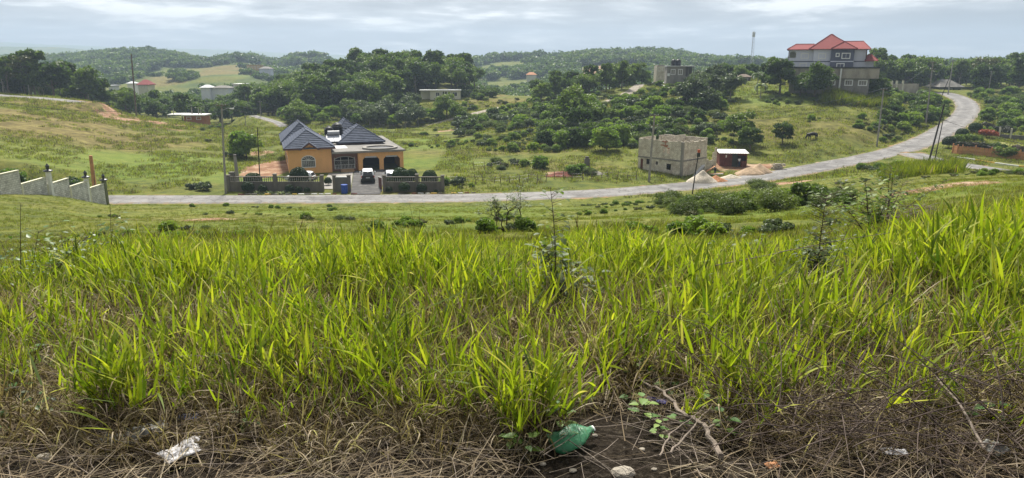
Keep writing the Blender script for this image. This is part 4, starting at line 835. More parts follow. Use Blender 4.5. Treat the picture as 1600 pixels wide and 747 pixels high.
# ------------------------------------------------------------------ yard and boundary wall
def sheet(name, pts, mat, dz=.06, nx_=14, ny_=14):
    """a draped sheet between two edge lines pts = [(near px,Y),(far px,Y)...] as a bilinear quad"""
    A, B, C_, D_ = pts; V = []
    for j in range(ny_+1):
        for i in range(nx_+1):
            u, v = i/nx_, j/ny_; p = A.lerp(B, u).lerp(D_.lerp(C_, u), v); V.append((p.x, p.y, G(p.x, p.y)+dz))
    F = [(j*(nx_+1)+i, j*(nx_+1)+i+1, (j+1)*(nx_+1)+i+1, (j+1)*(nx_+1)+i) for j in range(ny_) for i in range(nx_)]
    return obj(name, npmesh(name, V, F, None, True), mat, kind='structure')
t = NT('old_drive', .9, .2); a = t.noise(.7, 6, .7, t.world()); t.col(t.ramp(a, [(.3, (.04, .037, .036)), (.5, (.07, .067, .065)), (.7, (.13, .125, .12))])); M['drive'] = t.m
sheet('driveway', [AT(548, 94.3), AT(594, 94.3), AT(604, 116), AT(553, 114)], M['drive'], .10)
sheet('yard', [AT(500, 98), AT(548, 98), AT(552, 113.5), AT(514, 112)], M['concrete'], .08)
sheet('side_yard', [AT(600, 98), AT(650, 98), AT(640, 116), AT(605, 116)], M['drive'], .08)
WY = 96.6
def baluster_wall(px0, px1, label, Y0=WY, pil=True):
    a = AT(px0, Y0); b = AT(px1, Y0); L_ = (b-a).length; z = min(G(a.x, a.y), G(b.x, b.y)); ang = math.atan2(b.y-a.y, b.x-a.x)
    r = thing('boundary_wall', label, 'wall', (a.x, a.y, z), ang, 'panels of the grey boundary wall'); obj('wall_base', MB().box(0, L_, 0, .16, -.6, 1.38), M['boundary'], r); obj('coping', MB().box(0, L_, -.05, .21, 1.98, 2.1), M['boundary'], r)
    n = int(L_/.28); me = MB().lathe([(.06, 0), (.06, .06), (.035, .12), (.075, .26), (.035, .44), (.06, .54), (.06, .6)], 6).mesh('baluster'); me.materials.append(M['concrete'])
    for k in range(n): o = obj('baluster', me, None, r); o.location = (.16+k*(L_-.3)/max(1, n-1), .08, 1.38)
    return r
def pier(px, label, h=2.25, w_=.42, Y0=WY, mat='boundary', cap=True, grp='piers of the grey boundary wall'):
    a = AT(px, Y0); r = thing('wall_pier', label, 'pier', a, 0, grp); obj('shaft', MB().box(-w_/2, w_/2, -w_/2+.08, w_/2+.08, -.6, h, bev=.02), M[mat], r); obj('cap', MB().box(-w_/2-.07, w_/2+.07, -w_/2+.01, w_/2+.15, h, h+.12, bev=.03), M[mat], r); return r
for p0, p1, lb in [(360, 429, 'grey balustraded wall panel nearest the concrete utility pole'), (433, 502, 'grey balustraded wall panel in front of the big ball bush'), (603, 650, 'grey balustraded wall panel right of the driveway'), (654, 690, 'last grey balustraded wall panel at the right end')]: baluster_wall(p0, p1, lb)
for px, lb in [(358, 'grey pier at the left end beside the utility pole'), (431, 'grey pier between the two left wall panels'), (504, 'grey pier left of the small pedestrian gap'), (523, 'grey pier right of the small pedestrian gap'), (546, 'grey gate pier on the left of the driveway'), (601, 'grey gate pier on the right of the driveway'), (652, 'grey pier between the two right wall panels'), (692, 'grey pier at the right end of the boundary wall')]: pier(px, lb, 2.35 if px in (431, 652) else 2.2)
a = AT(525, WY); L_ = (AT(544, WY)-a).length; r = thing('boundary_wall', 'plain grey wall piece behind the blue barrel', 'wall', a, 0); obj('wall_base', MB().box(0, L_, 0, .16, -.6, 1.95), M['concrete_dark'], r); obj('coping', MB().box(0, L_, -.05, .21, 1.95, 2.1), M['white'], r)
a = AT(597, WY+.6); r = thing('gate', 'rust brown sliding gate swung back beside the driveway', 'gate', a, R(108)); gb = MB()
for k in range(9): gb.box(k*.36, k*.36+.3, 0, .04, .1, 1.75-.04*k)
obj('gate_leaf', gb, M['rust'], r); gt = MB(); gt.box(-.05, 3.3, -.03, .07, 0, .1); gt.tube([(0, .02, 1.85), (3.3, .02, 1.5)], .05, 4); obj('gate_rail', gt, M['iron'], r)
a = AT(538.5, 95.3); r = thing('barrel', 'blue plastic barrel standing against the gate pier', 'barrel', a, 0); bm_ = MB().lathe([(.42, 0), (.45, .05), (.45, .35), (.47, .38), (.45, .41), (.45, .75), (.47, .78), (.45, .81), (.44, 1.15)], 18); o = obj('body', bm_, M['blue'], r); obj('rim', MB().lathe([(.46, 1.15), (.47, 1.2), (.44, 1.22)], 18), M['blue'], r)
# clipped ball bushes
t = leafmat('topiary', (.012, .032, .008), (.022, .055, .012), (.05, .10, .02), .2); M['topiary'] = t
bl = [(0, 0, .95, 1.0), (.12, .05, .8, .92), (-.1, -.06, .7, .92)]; TOP = leafcloud('foliage', bl, 12000, .075, 5, hollow=.9, elong=1.2, lumpy=.15); TOP.materials.append(M['topiary']); TST = MB().tube([(0, 0, -.4), (0, 0, .9)], .06, 5).mesh('stem'); TST.materials.append(M['bark'])
def topiary(p, s, label, sz=1.0, grp='clipped ball bushes behind the boundary wall', mesh=None):
    if 'behind' in grp: s *= 1.12; sz *= 1.22
    r = thing('topiary_bush', label, 'bush', p, random.uniform(0, 6), grp); r.scale = (s, s, s*sz); obj('stem', TST, None, r); obj('foliage', mesh or TOP, None, r)
for px, Y, s, sz, lb in [(468, 101, 1.18, .95, 'big clipped ball bush hiding the parked white car'), (396, 100, 1.12, .75, 'clipped dome bush behind the left wall panel'), (627, 101, 1.15, 1.0, 'large clipped ball bush right of the driveway'), (644, 102.5, .85, 1.15, 'narrower clipped bush touching the large ball right of the driveway'), (672, 100, 1.0, 1.05, 'clipped ball bush near the right end of the wall'), (607, 99.5, .62, 1.1, 'small clipped bush beside the right gate pier'), (690, 99, .4, 1, 'tiny round bush by the last wall pier'), (513, 101, .5, 1, 'small bush seen through the pedestrian gap')]: topiary(AT(px, Y), s, lb, sz)
for px, s, lb in [(388, .85, 'dark bush against the outside of the left wall panel'), (411, .62, 'second dark bush outside the left wall panel'), (453, .62, 'first of three small dark bushes outside the wall'), (467, .5, 'middle of three small dark bushes outside the wall'), (480, .42, 'last of three small dark bushes outside the wall'), (608, .48, 'small round bush outside the right gate pier'), (632, .8, 'broad round bush outside the right wall panel'), (659, .72, 'upright dark bush by the pier of the right wall'), (655, .36, 'low tuft bush at the foot of the upright one'), (681, .26, 'very small bush near the right wall end')]: topiary(AT(px, 95.6), s, lb, 1.05, 'small bushes outside the boundary wall')
# pale spiky plants on the verge
def agave(p, s, label):
    g = random.Random(int(p.x*100)); V = []; F = []; LC = []
    for i in range(22):
        az = g.uniform(0, 6.28); el = g.uniform(.25, 1.3); o = len(V); ln = g.uniform(.5, .8)
        for k, (q, wd_) in enumerate([(0, .06), (.5, .07), (1, .004)]):
            c = Vector((math.cos(az)*math.cos(el)*q*ln, math.sin(az)*math.cos(el)*q*ln, math.sin(el)*q*ln-.12*q*q)); sd_ = Vector((-math.sin(az), math.cos(az), 0))*wd_; V += [c+sd_, c-sd_]; LC += [g.random()]*2
            if k: F.append((o+2*k-2, o+2*k-1, o+2*k+1, o+2*k))
    me = npmesh('leaf_rosette', V, F, {'lc': LC}); me.materials.append(M['leaf_pale']); r = thing('agave', label, 'plant', p, 0, 'pale spiky plants on the verge'); r.scale = (s,)*3; obj('leaf_rosette', me, None, r)
M['leaf_pale'] = leafmat('leaf_pale', (.10, .13, .06), (.22, .26, .14), (.42, .46, .30), .2)
for k in range(12): agave(AT(399+k*4.8, 94.8+.3*math.sin(k*2.1)), .8+.25*math.sin(k*1.7), 'pale spiky rosette in the row on the verge before the grey wall')
# kerb stones along the far side of the road
P = fine(RC['main'][0], .9); sel = [i for i in range(len(P)) if 335 < PXY(P[i])[0] < 745]; kerb = thing('kerb', 'broken kerb of loose painted stones along the far road edge', 'kerb', P[sel[0]]); kerb['kind'] = 'structure'; del kerb['category']; del kerb['label']
g = random.Random(4); km = {}
for mt in ('paintwhite', 'redearth', 'concrete_dark', 'paintyellow'):
    me = MB().box(-.38, .38, -.1, .1, -.15, .13, bev=.03).mesh('kerb_stone'); me.materials.append(M[mt]); km[mt] = me
for i in sel:
    px = PXY(P[i])[0]
    if 548 < px < 592 or g.random() < .25: continue
    o = obj('kerb_stone', km[g.choice(['paintwhite', 'redearth', 'concrete_dark', 'concrete_dark', 'redearth', 'paintyellow'])], None, kerb); o.location = Vector((P[i, 0], P[i, 1]+3.35+g.uniform(-.06, .06), P[i, 2]+.03))-kerb.location; o.rotation_euler = (g.uniform(-.1, .1), g.uniform(-.06, .06), g.uniform(-.12, .12)); s = g.uniform(.7, 1.1); o.scale = (s, s, s*g.uniform(.7, 1.1))
# ------------------------------------------------------------------ cars
def wheelset(r, xs_, ys_, rad=.34, w_=.22):
    for x in xs_:
        for y in ys_:
            mb = MB(); mb.tube([(x-w_/2, y, rad), (x-w_/2+.03, y, rad), (x+w_/2-.03, y, rad), (x+w_/2, y, rad)], [rad*.93, rad, rad, rad*.93], 18); wv = obj('wheel', mb, M['rubber'], r); mb = MB(); mb.tube([(x-w_/2-.01, y, rad), (x+w_/2+.01, y, rad)], rad*.6, 12); obj('rim', mb, M['steel'], wv)
def loft(mb, secs):                  # secs: list of (y, [(x,z)...]) right half mirrored
    n = len(secs[0][1]); vs = []; fs = []
    for y, pr in secs: vs += [(x, y, z) for x, z in pr]+[(-x, y, z) for x, z in reversed(pr)]
    m_ = 2*n
    for i in range(len(secs)-1):
        for k in range(m_): fs.append((i*m_+k, i*m_+(k+1) % m_, (i+1)*m_+(k+1) % m_, (i+1)*m_+k))
    fs.append(tuple(range(m_-1, -1, -1))); fs.append(tuple((len(secs)-1)*m_+k for k in range(m_))); return mb.add(vs, fs)
def suv(p, rz, label, sc=1.0, dark_rear=True):
    r = thing('parked_car', label, 'car', p, rz, None, sc)
    def sec(w_, zt, zb=.32, t=.72, b=.95): return [(w_*.86, zb), (w_, zb+.12), (w_*1.01, b-.1), (w_*.98, b), (w_*t, zt-.06), (w_*t*.88, zt)]
    mb = MB(); loft(mb, [(-2.25, [(.74, .42), (.84, .5), (.86, .8), (.84, .9), (.70, 1.0), (.6, 1.02)]), (-2.15, sec(.90, 1.06)), (-1.95, sec(.92, 1.55)), (-1.6, sec(.92, 1.70)), (-.2, sec(.92, 1.74)), (.55, sec(.92, 1.64)), (1.25, sec(.92, 1.06, t=.86)), (2.0, sec(.88, .98, t=.86)), (2.25, [(.7, .42), (.80, .5), (.80, .72), (.76, .8), (.66, .86), (.6, .87)])]); o = obj('body', mb, M['carwhite'], r)
    o.data.polygons.foreach_set('use_smooth', [True]*len(o.data.polygons))
    try: o.data.set_sharp_from_angle(angle=R(35))
    except Exception: pass
    rw = MB(); rw.add([(-.66, -2.185, 1.0), (.66, -2.185, 1.0), (.56, -1.99, 1.52), (-.56, -1.99, 1.52), (-.66, -2.1, 1.0), (.66, -2.1, 1.0), (.56, -1.9, 1.52), (-.56, -1.9, 1.52)], [(0, 1, 2, 3), (7, 6, 5, 4), (1, 0, 4, 5), (2, 1, 5, 6), (3, 2, 6, 7), (0, 3, 7, 4)]); obj('rear_window', rw, M['glass'], r)
    for s_ in (-1, 1):
        sw = MB(); sw.add([(s_*.935, -1.75, 1.0), (s_*.935, .85, 1.0), (s_*.735, .45, 1.52), (s_*.70, -1.6, 1.52), (s_*.85, -1.75, 1.0), (s_*.85, .85, 1.0), (s_*.63, .45, 1.52), (s_*.6, -1.6, 1.52)], [(0, 1, 2, 3), (7, 6, 5, 4), (1, 0, 4, 5), (2, 1, 5, 6), (3, 2, 6, 7), (0, 3, 7, 4)]); obj('side_window', sw, M['glass'], r)
        obj('taillight', MB().box(s_*.80-.09, s_*.80+.09, -2.27, -2.1, .74, 1.0, bev=.02), M['redlens'], r); obj('mirror', MB().box(s_*1.02-.1, s_*1.02+.1, .72, .9, .98, 1.16, bev=.03), M['carwhite'], r)
    wsn = MB(); wsn.add([(-.70, 1.20, 1.10), (.70, 1.20, 1.10), (.60, .60, 1.58), (-.60, .60, 1.58), (-.70, 1.1, 1.05), (.70, 1.1, 1.05), (.60, .5, 1.5), (-.60, .5, 1.5)], [(3, 2, 1, 0), (4, 5, 6, 7), (0, 1, 5, 4), (1, 2, 6, 5), (2, 3, 7, 6), (3, 0, 4, 7)]); obj('windscreen', wsn, M['glass'], r)
    obj('bumper', MB().box(-.90, .90, -2.34, -2.10, .32, .66, bev=.04), M['cardark'], r)
    if dark_rear: obj('tailgate', MB().box(-.78, .78, -2.30, -2.17, .66, 1.06, bev=.02), M['cardark'], r)
    obj('number_plate', MB().box(-.26, .26, -2.315, -2.285, .68, .82), M['plate'], r); wheelset(r, (-.84, .84), (-1.4, 1.4)); return r
suv(AT(575, 104.5)+Vector((0, 0, .12)), R(12), 'white car with dark rear window parked nose-in before the left carport bay', 1.08)
suv(AT(611, 104.5)+Vector((0, 0, .1)), R(12), 'white car half hidden behind the ball bushes right of the driveway', 1.0, False)
suv(AT(470, 104)+Vector((0, 0, .02)), R(84), 'white car parked sideways behind the big ball bush below the arched window', .95, False)
# ------------------------------------------------------------------ poles, wires
def pole(px, Y, pytop, pxtop, label, r0=.16, r1=.10, mat='pole', arms=1, lamp=False, name='utility_pole', grp=None):
    a = AT(px, Y); top = PT(pxtop, pytop, Y); h = top.z-a.z; r = thing(name, label, 'utility pole', a, 0, grp); mb = MB(); mb.tube([(0, 0, -.8), ((top.x-a.x)*.5, 0, h*.5), (top.x-a.x, 0, h)], [r0, (r0+r1)/2, r1], 8); obj('shaft', mb, M[mat], r); X = top.x-a.x
    for k in range(arms):
        zz_ = h-.25-k*1.5; am = MB(); am.box(X*zz_/h-.65, X*zz_/h+.65, -.15, -.05, zz_-.05, zz_+.06); o = obj('crossarm', am, M['woodpole'], r)
        for q in (-.55, .0, .55): obj('insulator', MB().lathe([(.05, 0), (.07, .08), (.04, .16), (.05, .2)], 6, (X*zz_/h+q, -.1, zz_+.06)), M['steel'], o)
    if lamp: mb = MB(); mb.tube([(X, 0, h-.9), (X+.9, -.3, h-.55), (X+1.3, -.4, h-.6)], .03, 5); lm = obj('lamp_arm', mb, M['steel'], r); obj('lamp_head', MB().box(X+1.2, X+1.75, -.52, -.3, h-.7, h-.56, bev=.03), M['iron'], lm)
    return Vector((top.x, Y-.1, top.z))
t1 = pole(352.5, 95.3, 162, 346, 'tall concrete pole on the verge at the left end of the grey wall', .17, .12, 'pole', 1, True)
t2 = pole(1013.5, 106, 178, 1023, 'concrete pole standing on the verge in front of the ruin', .19, .13, 'pole', 2)
t3 = pole(1370, 138, 138, 1381, 'concrete pole on the grass bank below the cane grass', .17, .12, 'pole', 1)
t4 = pole(1446.5, 163, 96, 1458, 'tallest concrete pole on the bank left of the climbing road', .18, .12, 'pole', 2, True)
t5 = pole(1481, 237, 94, 1489.5, 'leaning concrete pole at the top of the climbing road', .2, .14, 'pole', 1)
t6 = pole(1530, 252, 102, 1535.5, 'slanting pole in the wood just right of the bend', .2, .13, 'pole', 1)
t7 = pole(1544, 246, 111, 1549.5, 'short pole at the far right of the bend', .18, .12, 'pole', 1)
t8 = pole(213, 198, 84, 205, 'dark leaning pole on the crest of the left hillside', .24, .16, 'woodpole', 0)
t9 = pole(407.5, 221, 158, 406, 'slim pole beside the valley track above the orange house', .15, .1, 'pole', 1)
t10 = pole(406.5, 101, 199, 402, 'thin dark wooden pole behind the left wall panel', .09, .06, 'darkpole', 0)
t11 = pole(384, 205, 180, 383, 'small street light pole on the valley side', .12, .08, 'pole', 0, True)
pole(1081, 95, 243, 1091, 'thin black leaning post with a red cap at the near road edge', .09, .07, 'darkpole', 0); q = PT(1091.5, 240, 95); 
rr = thing('signal_box', 'red and orange box strapped to the top of the black leaning post', 'box', q, 0); obj('box_body', MB().box(-.2, .2, -.14, .14, -.45, .1, bev=.03), M['cardark'], rr); obj('box_cap', MB().box(-.15, .22, -.12, .12, .105, .55, bev=.05), mplain('orange_red', (.50, .12, .06), .6), rr)
def beam(name, a, b, r0, r1, mat, label, cat):
    r = thing(name, label, cat, a); obj('shaft', MB().tube([(0, 0, -.3), Vector(b)-Vector(a)], [r0, r1], 8), M[mat], r)
beam('utility_pole', AT(1451.5, 119.5), PT(1475.5, 163, 121), .16, .12, 'darkpole', 'dark pole leaning right at the road junction', 'utility pole')
beam('utility_pole', AT(1460.5, 119.8), PT(1473, 190, 121), .10, .07, 'darkpole', 'thinner dark prop beside the leaning pole at the junction', 'utility pole')
beam('utility_pole', AT(1466, 205), PT(1484, 120, 206), .12, .09, 'darkpole', 'dark stay pole slanting up beside the palm', 'utility pole')
beam('wooden_post', AT(151, 88), PT(141.5, 243, 88), .28, .2, 'wood', 'stout orange-brown wooden post behind the stepped block wall', 'post')
beam('lamp_post', PT(147.5, 290, 86.5), PT(147, 266, 86.5), .05, .03, 'woodpole', 'thin dark post beside the stout wooden post', 'post')
a = AT(372.5, 98.5); rr = thing('concrete_column', 'weathered concrete column stub behind the left end of the wall', 'column', a); obj('shaft', MB().tube([(0, 0, -.4), (-.02, 0, 2.4), (-.08, 0, 4.6)], [.34, .26, .2], 8), M['concrete'], rr); obj('head', MB().box(-.28, .12, -.2, .2, 4.6, 4.85, bev=.04), M['concrete_dark'], rr); obj('base_box', MB().box(-1.1, -.4, -.3, .3, -.4, 2.4, bev=.03), M['concrete_dark'], rr)
def wire(a, b, sag, label, r_=.03):
    a, b = Vector(a), Vector(b); pts = []
    for k in range(25): t_ = k/24; p = a.lerp(b, t_); p.z -= sag*4*t_*(1-t_); pts.append(p-a)
    o = obj('power_line', MB().tube(pts, r_, 4), M['cardark']); o.location = a; tag(o, label, 'cable')
for k, dz in enumerate((0, -.5)): wire(t1+Vector((0, 0, dz)), t2+Vector((0, 0, dz)), 2.6+.5*k, ['upper', 'lower'][k]+' cable from the concrete pole by the wall to the ruin pole')
wire(t2, t3, 1.6, 'upper cable from the pole by the ruin to the pole on the grass bank'); wire(t2+Vector((0, 0, -1.5)), t3+Vector((0, 0, -1)), 1.8, 'lower cable from the pole by the ruin to the pole on the grass bank')
wire(t3, t4, 1.2, 'cable from the pole on the grass bank to the tallest pole'); wire(t4, t5, 1.3, 'cable climbing beside the road to the leaning pole at its top'); wire(t3+Vector((0, 0, -.6)), PT(1600, 262, 112)+Vector((0, 0, 3.6)), 1.0, 'low cable sagging across the road junction')
wire(t5, t6, 1.0, 'cable across the bend to the slanting pole'); wire(t1, PT(-60, 150, 99), 1.5, 'cable leaving the concrete pole towards the left edge'); wire(t9, t2+Vector((0, 0, -.3)), 4, 'long thin cable crossing the valley behind the orange house', .014)
# lattice mast
mp = AT(1172, 470); top = PT(1174.5, 49, 470).z-mp.z; r = thing('radio_mast', 'thin red and white lattice mast rising on the skyline', 'mast', mp); mb = MB(); wb = 1.5
for k in range(3):
    a = 2*math.pi*k/3; a2 = 2*math.pi*(k+1)/3; mb.tube([(wb*math.cos(a), wb*math.sin(a), -1), (.45*math.cos(a), .45*math.sin(a), top)], .09, 4)
    for j in range(16):
        f0, f1 = j/16, (j+1)/16; w0, w1 = wb+(.45-wb)*f0, wb+(.45-wb)*f1; mb.tube([(w0*math.cos(a), w0*math.sin(a), f0*top), (w1*math.cos(a2), w1*math.sin(a2), f1*top)], .045, 3)
obj('lattice', mb, M['steel'], r); obj('antenna', MB().box(-.9, .9, -.4, .4, top-3.5, top-.5, bev=.1), M['white'], r)
# ------------------------------------------------------------------ the block ruin
C0 = PT(1065, 266, 111); RZ = R(43)
U = thing('unfinished_house', 'roofless two storey block house shell with empty window holes', 'unfinished building', (C0.x, C0.y, -16.5), RZ)
TOPZ = 4.45
mb = MB(); holes = [(.25, 1.0, 1.15, 3.6)]
def yz_wall(L_, z0, z1, th, hl, x):
    q = MB(); holes_wall(q, L_, z0, z1, th, hl); m_ = MB(); m_.add([(x+p[1], p[0], p[2]) for p in q.v], [f[::-1] for f in q.f]); return m_
# left facade runs back along local y
lf = yz_wall(8.6, -1.6, TOPZ, .18, [(7.55, 8.1, -.9, 1.15), (6.2, 6.9, .35, 1.25), (4.6, 5.0, .45, 1.0), (2.05, 2.95, -.15, .85), (3.3, 3.7, 2.55, 3.15), (2.45, 3.0, 2.45, 3.45)], 0)
ruin_w = obj('facade_wall', lf, M['ruinblock'], U)
rt_ = MB(); holes_wall(rt_, 7.0, -1.6, TOPZ-.1, .18, [], .001, .182); obj('side_wall', rt_, M['ruinblock'], U)
bk = MB(); holes_wall(bk, 7.0, -1.6, TOPZ-.35, .18, [(2, 3, 2.6, 3.6), (4.5, 5.6, 2.4, 4.6)], 8.42, .182); obj('rear_wall', bk, M['ruinblock'], U)
fr_ = yz_wall(8.4, -1.6, TOPZ-.25, .18, [(1.2, 2.2, 2.6, 3.6), (5, 6.4, 2.2, 4.7)], 6.82); obj('side_wall', fr_, M['ruinblock'], U)
iw = MB(); holes_wall(iw, 6.8, .2, TOPZ-.7, .15, [(2.5, 3.5, 1.9, 5)], 4.1, .19); obj('inner_wall', iw, M['ruinblock'], U); iw = yz_wall(4.05, .2, TOPZ-.6, .15, [], 3.2); iw.v = [(p[0], p[1]+.19, p[2]) for p in iw.v]; obj('inner_wall', iw, M['ruinblock'], U)
obj('floor_slab', MB().box(.19, 6.8, .19, 8.4, 1.4, 1.58), M['concrete'], U)
bb = MB(); bb.box(-.045, .0, -.04, 8.64, 1.35, 1.6); bb.box(0, 7.0, -.045, -.003, 1.35, 1.6); obj('belt_course', bb, M['concrete'], U)
cp = MB(); cp.box(-.10, .27, -.10, .27, -1.6, TOPZ+.03); obj('corner_column', cp, M['concrete'], U)
g = random.Random(9); mt_ = MB()
for k in range(60):   # ragged blocks standing on the wall heads
    s = g.choice([0, 1, 2, 3]); u = g.uniform(.3, 8.0)
    if g.random() < .45: continue
    x, y = [(.09, u), (u*.8, .09), (6.91, u), (u*.8, 8.5)][s]; w_ = g.uniform(.12, .34); h_ = g.uniform(.04, .2)
    mt_.box(x-(.07 if s in (0, 2) else w_), x+(.07 if s in (0, 2) else w_), y-(w_ if s in (0, 2) else .07), y+(w_ if s in (0, 2) else .07), TOPZ-.36 if s > 1 else TOPZ-.1, TOPZ+h_)
obj('broken_blocks', mt_, M['ruinblock'], U); me = MB().tube([(0, 0, 0), (.03, 0, .7)], .012, 4).mesh('rebar'); me.materials.append(M['rust'])
for x, y in ((.1, .1), (.1, 8.5), (6.9, .1), (6.9, 8.5), (.1, 4.2)): o = obj('rebar', me, None, U); o.location = (x, y, TOPZ)
br_ = MB(); [br_.box(-.03, .0, 2.1+.42*(i % 2)+g.uniform(-.3, 1.4), 2.4+.42*(i % 2)+g.uniform(0, 1.6), TOPZ-.2-.2*i, TOPZ-.03-.2*i) for i in range(6)]; M['brick'] = mplain('red_clay_block', (.36, .15, .08), .9, .3, 4, .02); br_.v = [(p[0]-.004, p[1], p[2]) for p in br_.v]; obj('clay_blocks', br_, M['brick'], U)
obj('door_panel', MB().box(.1, .14, 7.56, 8.09, -1.2, 1.14), M['rust'], U)
a = AT(1102, 117); r = thing('ruined_wall', 'low broken block wall stub right of the ruin', 'wall', (a.x, a.y, -17.0), R(25)); q = MB()
for k in range(9):
    h_ = [3.2, 2.4, 2.3, 2.5, 1.5, 1.2, 1.3, 2.6, 3.4][k]; q.box(-1.5+.42*k, -1.5+.42*k+.41, 0, .18, -.6, h_)
obj('block_courses', q, M['ruinblock'], r)
for k, (px, rz, ln) in enumerate([(1086, 35, 2.6), (1090, 50, 3.0), (1094, 60, 2.8)]):
    a = AT(px, 110.5); r = thing('zinc_sheet', ['short zinc sheet leaning on the ruin', 'long pale board leaning on the ruin', 'grey board lying against the leaning pile by the ruin'][k], 'sheet', a+Vector((0, 0, .1)), R(rz), 'sheets leaning beside the ruin'); obj('sheet_panel', MB().box(0, ln, 0, .5-.12*k, 0, .05, Matrix.Rotation(R(-38+6*k), 4, 'Y')), M['zinc' if k != 2 else 'concrete'], r)
for k, (px, rz, ln) in enumerate([(1104, 12, 2.9), (1108, -4, 2.3), (1100, 22, 2.4)]):
    a = AT(px, 111.5); r = thing('plank', ['long pale plank on the ground between ruin and shack', 'short plank lying across the long pale one', 'plank propped up on the pile between ruin and shack'][k], 'plank', a+Vector((0, 0, .25+.1*k)), R(rz), 'planks between ruin and shack'); obj('board', MB().box(0, ln, 0, .3, 0, .06, Matrix.Rotation(R([0, -4, -25][k]), 4, 'Y')), M['wood' if k else 'zinc'], r)
# ------------------------------------------------------------------ the small shack
a = PT(1124, 257, 120); SZ = G(a.x, a.y); SH = thing('shack', 'small dark red shack with a white sheet roof and open bay', 'shack', (a.x, a.y, SZ), R(-6)); q = MB(); holes_wall(q, 2.05, -.5, 2.2, .06, [(.95, 1.15, 1.45, 1.9)]); sw_ = obj('front_wall', q, M['rust'], SH)
lt_ = MB(); [lt_.box(.12+.28*k, .15+.28*k, -.03, -.001, -.3, 2.15) for k in range(7) if k != 3]; obj('batten', lt_, M['fascia'], sw_); obj('window_light', MB().box(.95, 1.15, .02, .04, 1.45, 1.9), M['white'], sw_)
q = MB(); q.box(-.0, .06, .06, 3.0, -.5, 2.15); q.box(4.5, 4.56, .06, 3.0, -.5, 2.15); q.box(.06, 4.5, 2.94, 3.0, -.5, 2.15); obj('side_wall', q, M['rust'], SH); obj('door', MB().box(2.06, 2.95, -.02, .05, -.5, 2.15), M['darkgreen'], SH); q = MB(); q.box(3.6, 4.5, .0, .06, -.5, .9); q.box(4.4, 4.5, -.003, .07, .9, 2.1); q.box(2.96, 4.5, -.01, .06, 1.85, 2.15); obj('bay_wall', q, M['rust'], SH)
q = MB(); n_ = 24
for k in range(n_): x0, x1 = -.2+5.0*k/n_, -.2+5.0*(k+1)/n_; h0, h1 = .03*(k % 2), .03*((k+1) % 2); q.add([(x0, -.3, 2.22+h0), (x1, -.3, 2.22+h1), (x1, 3.3, 2.5+h1), (x0, 3.3, 2.5+h0), (x0, -.3, 2.20+h0), (x1, -.3, 2.2+h1), (x1, 3.3, 2.48+h1), (x0, 3.3, 2.48+h0)], [(0, 1, 2, 3), (7, 6, 5, 4), (0, 4, 5, 1), (2, 6, 7, 3)])
obj('roof', q, M['white'], SH)
# ------------------------------------------------------------------ people and the cow: one continuous skinned body each
M['skin'] = mplain('brown_skin', (.10, .05, .03), .6, .1, 4, 0); M['hair'] = mplain('black_hair', (.01, .008, .008), .8, .2, 8, 0)
M['shirt_white'] = mplain('white_shirt', (.72, .74, .78), .8, .1, 4, .005); M['denim'] = mplain('dark_trousers', (.03, .045, .09), .85, .2, 4, .005); M['cow'] = mplain('black_hide', (.012, .010, .010), .6, .3, 2, .005); M['shirt_grey'] = mplain('grey_shirt', (.45, .47, .50), .8, .1, 4, .005)
def skin(name, V, E, Rr, mat, parent, sub=2, root=0):
    me = bpy.data.meshes.new(name); me.from_pydata([tuple(v) for v in V], E, []); me.update(); o = obj(name, me, mat, parent); md = o.modifiers.new('skin', 'SKIN'); md.use_smooth_shade = True; lay = me.skin_vertices[0].data
    for i, r_ in enumerate(Rr): lay[i].radius = (r_, r_) if not hasattr(r_, '__len__') else r_
    lay[root].use_root = True; s = o.modifiers.new('sub', 'SUBSURF'); s.levels = sub; s.render_levels = sub; return o
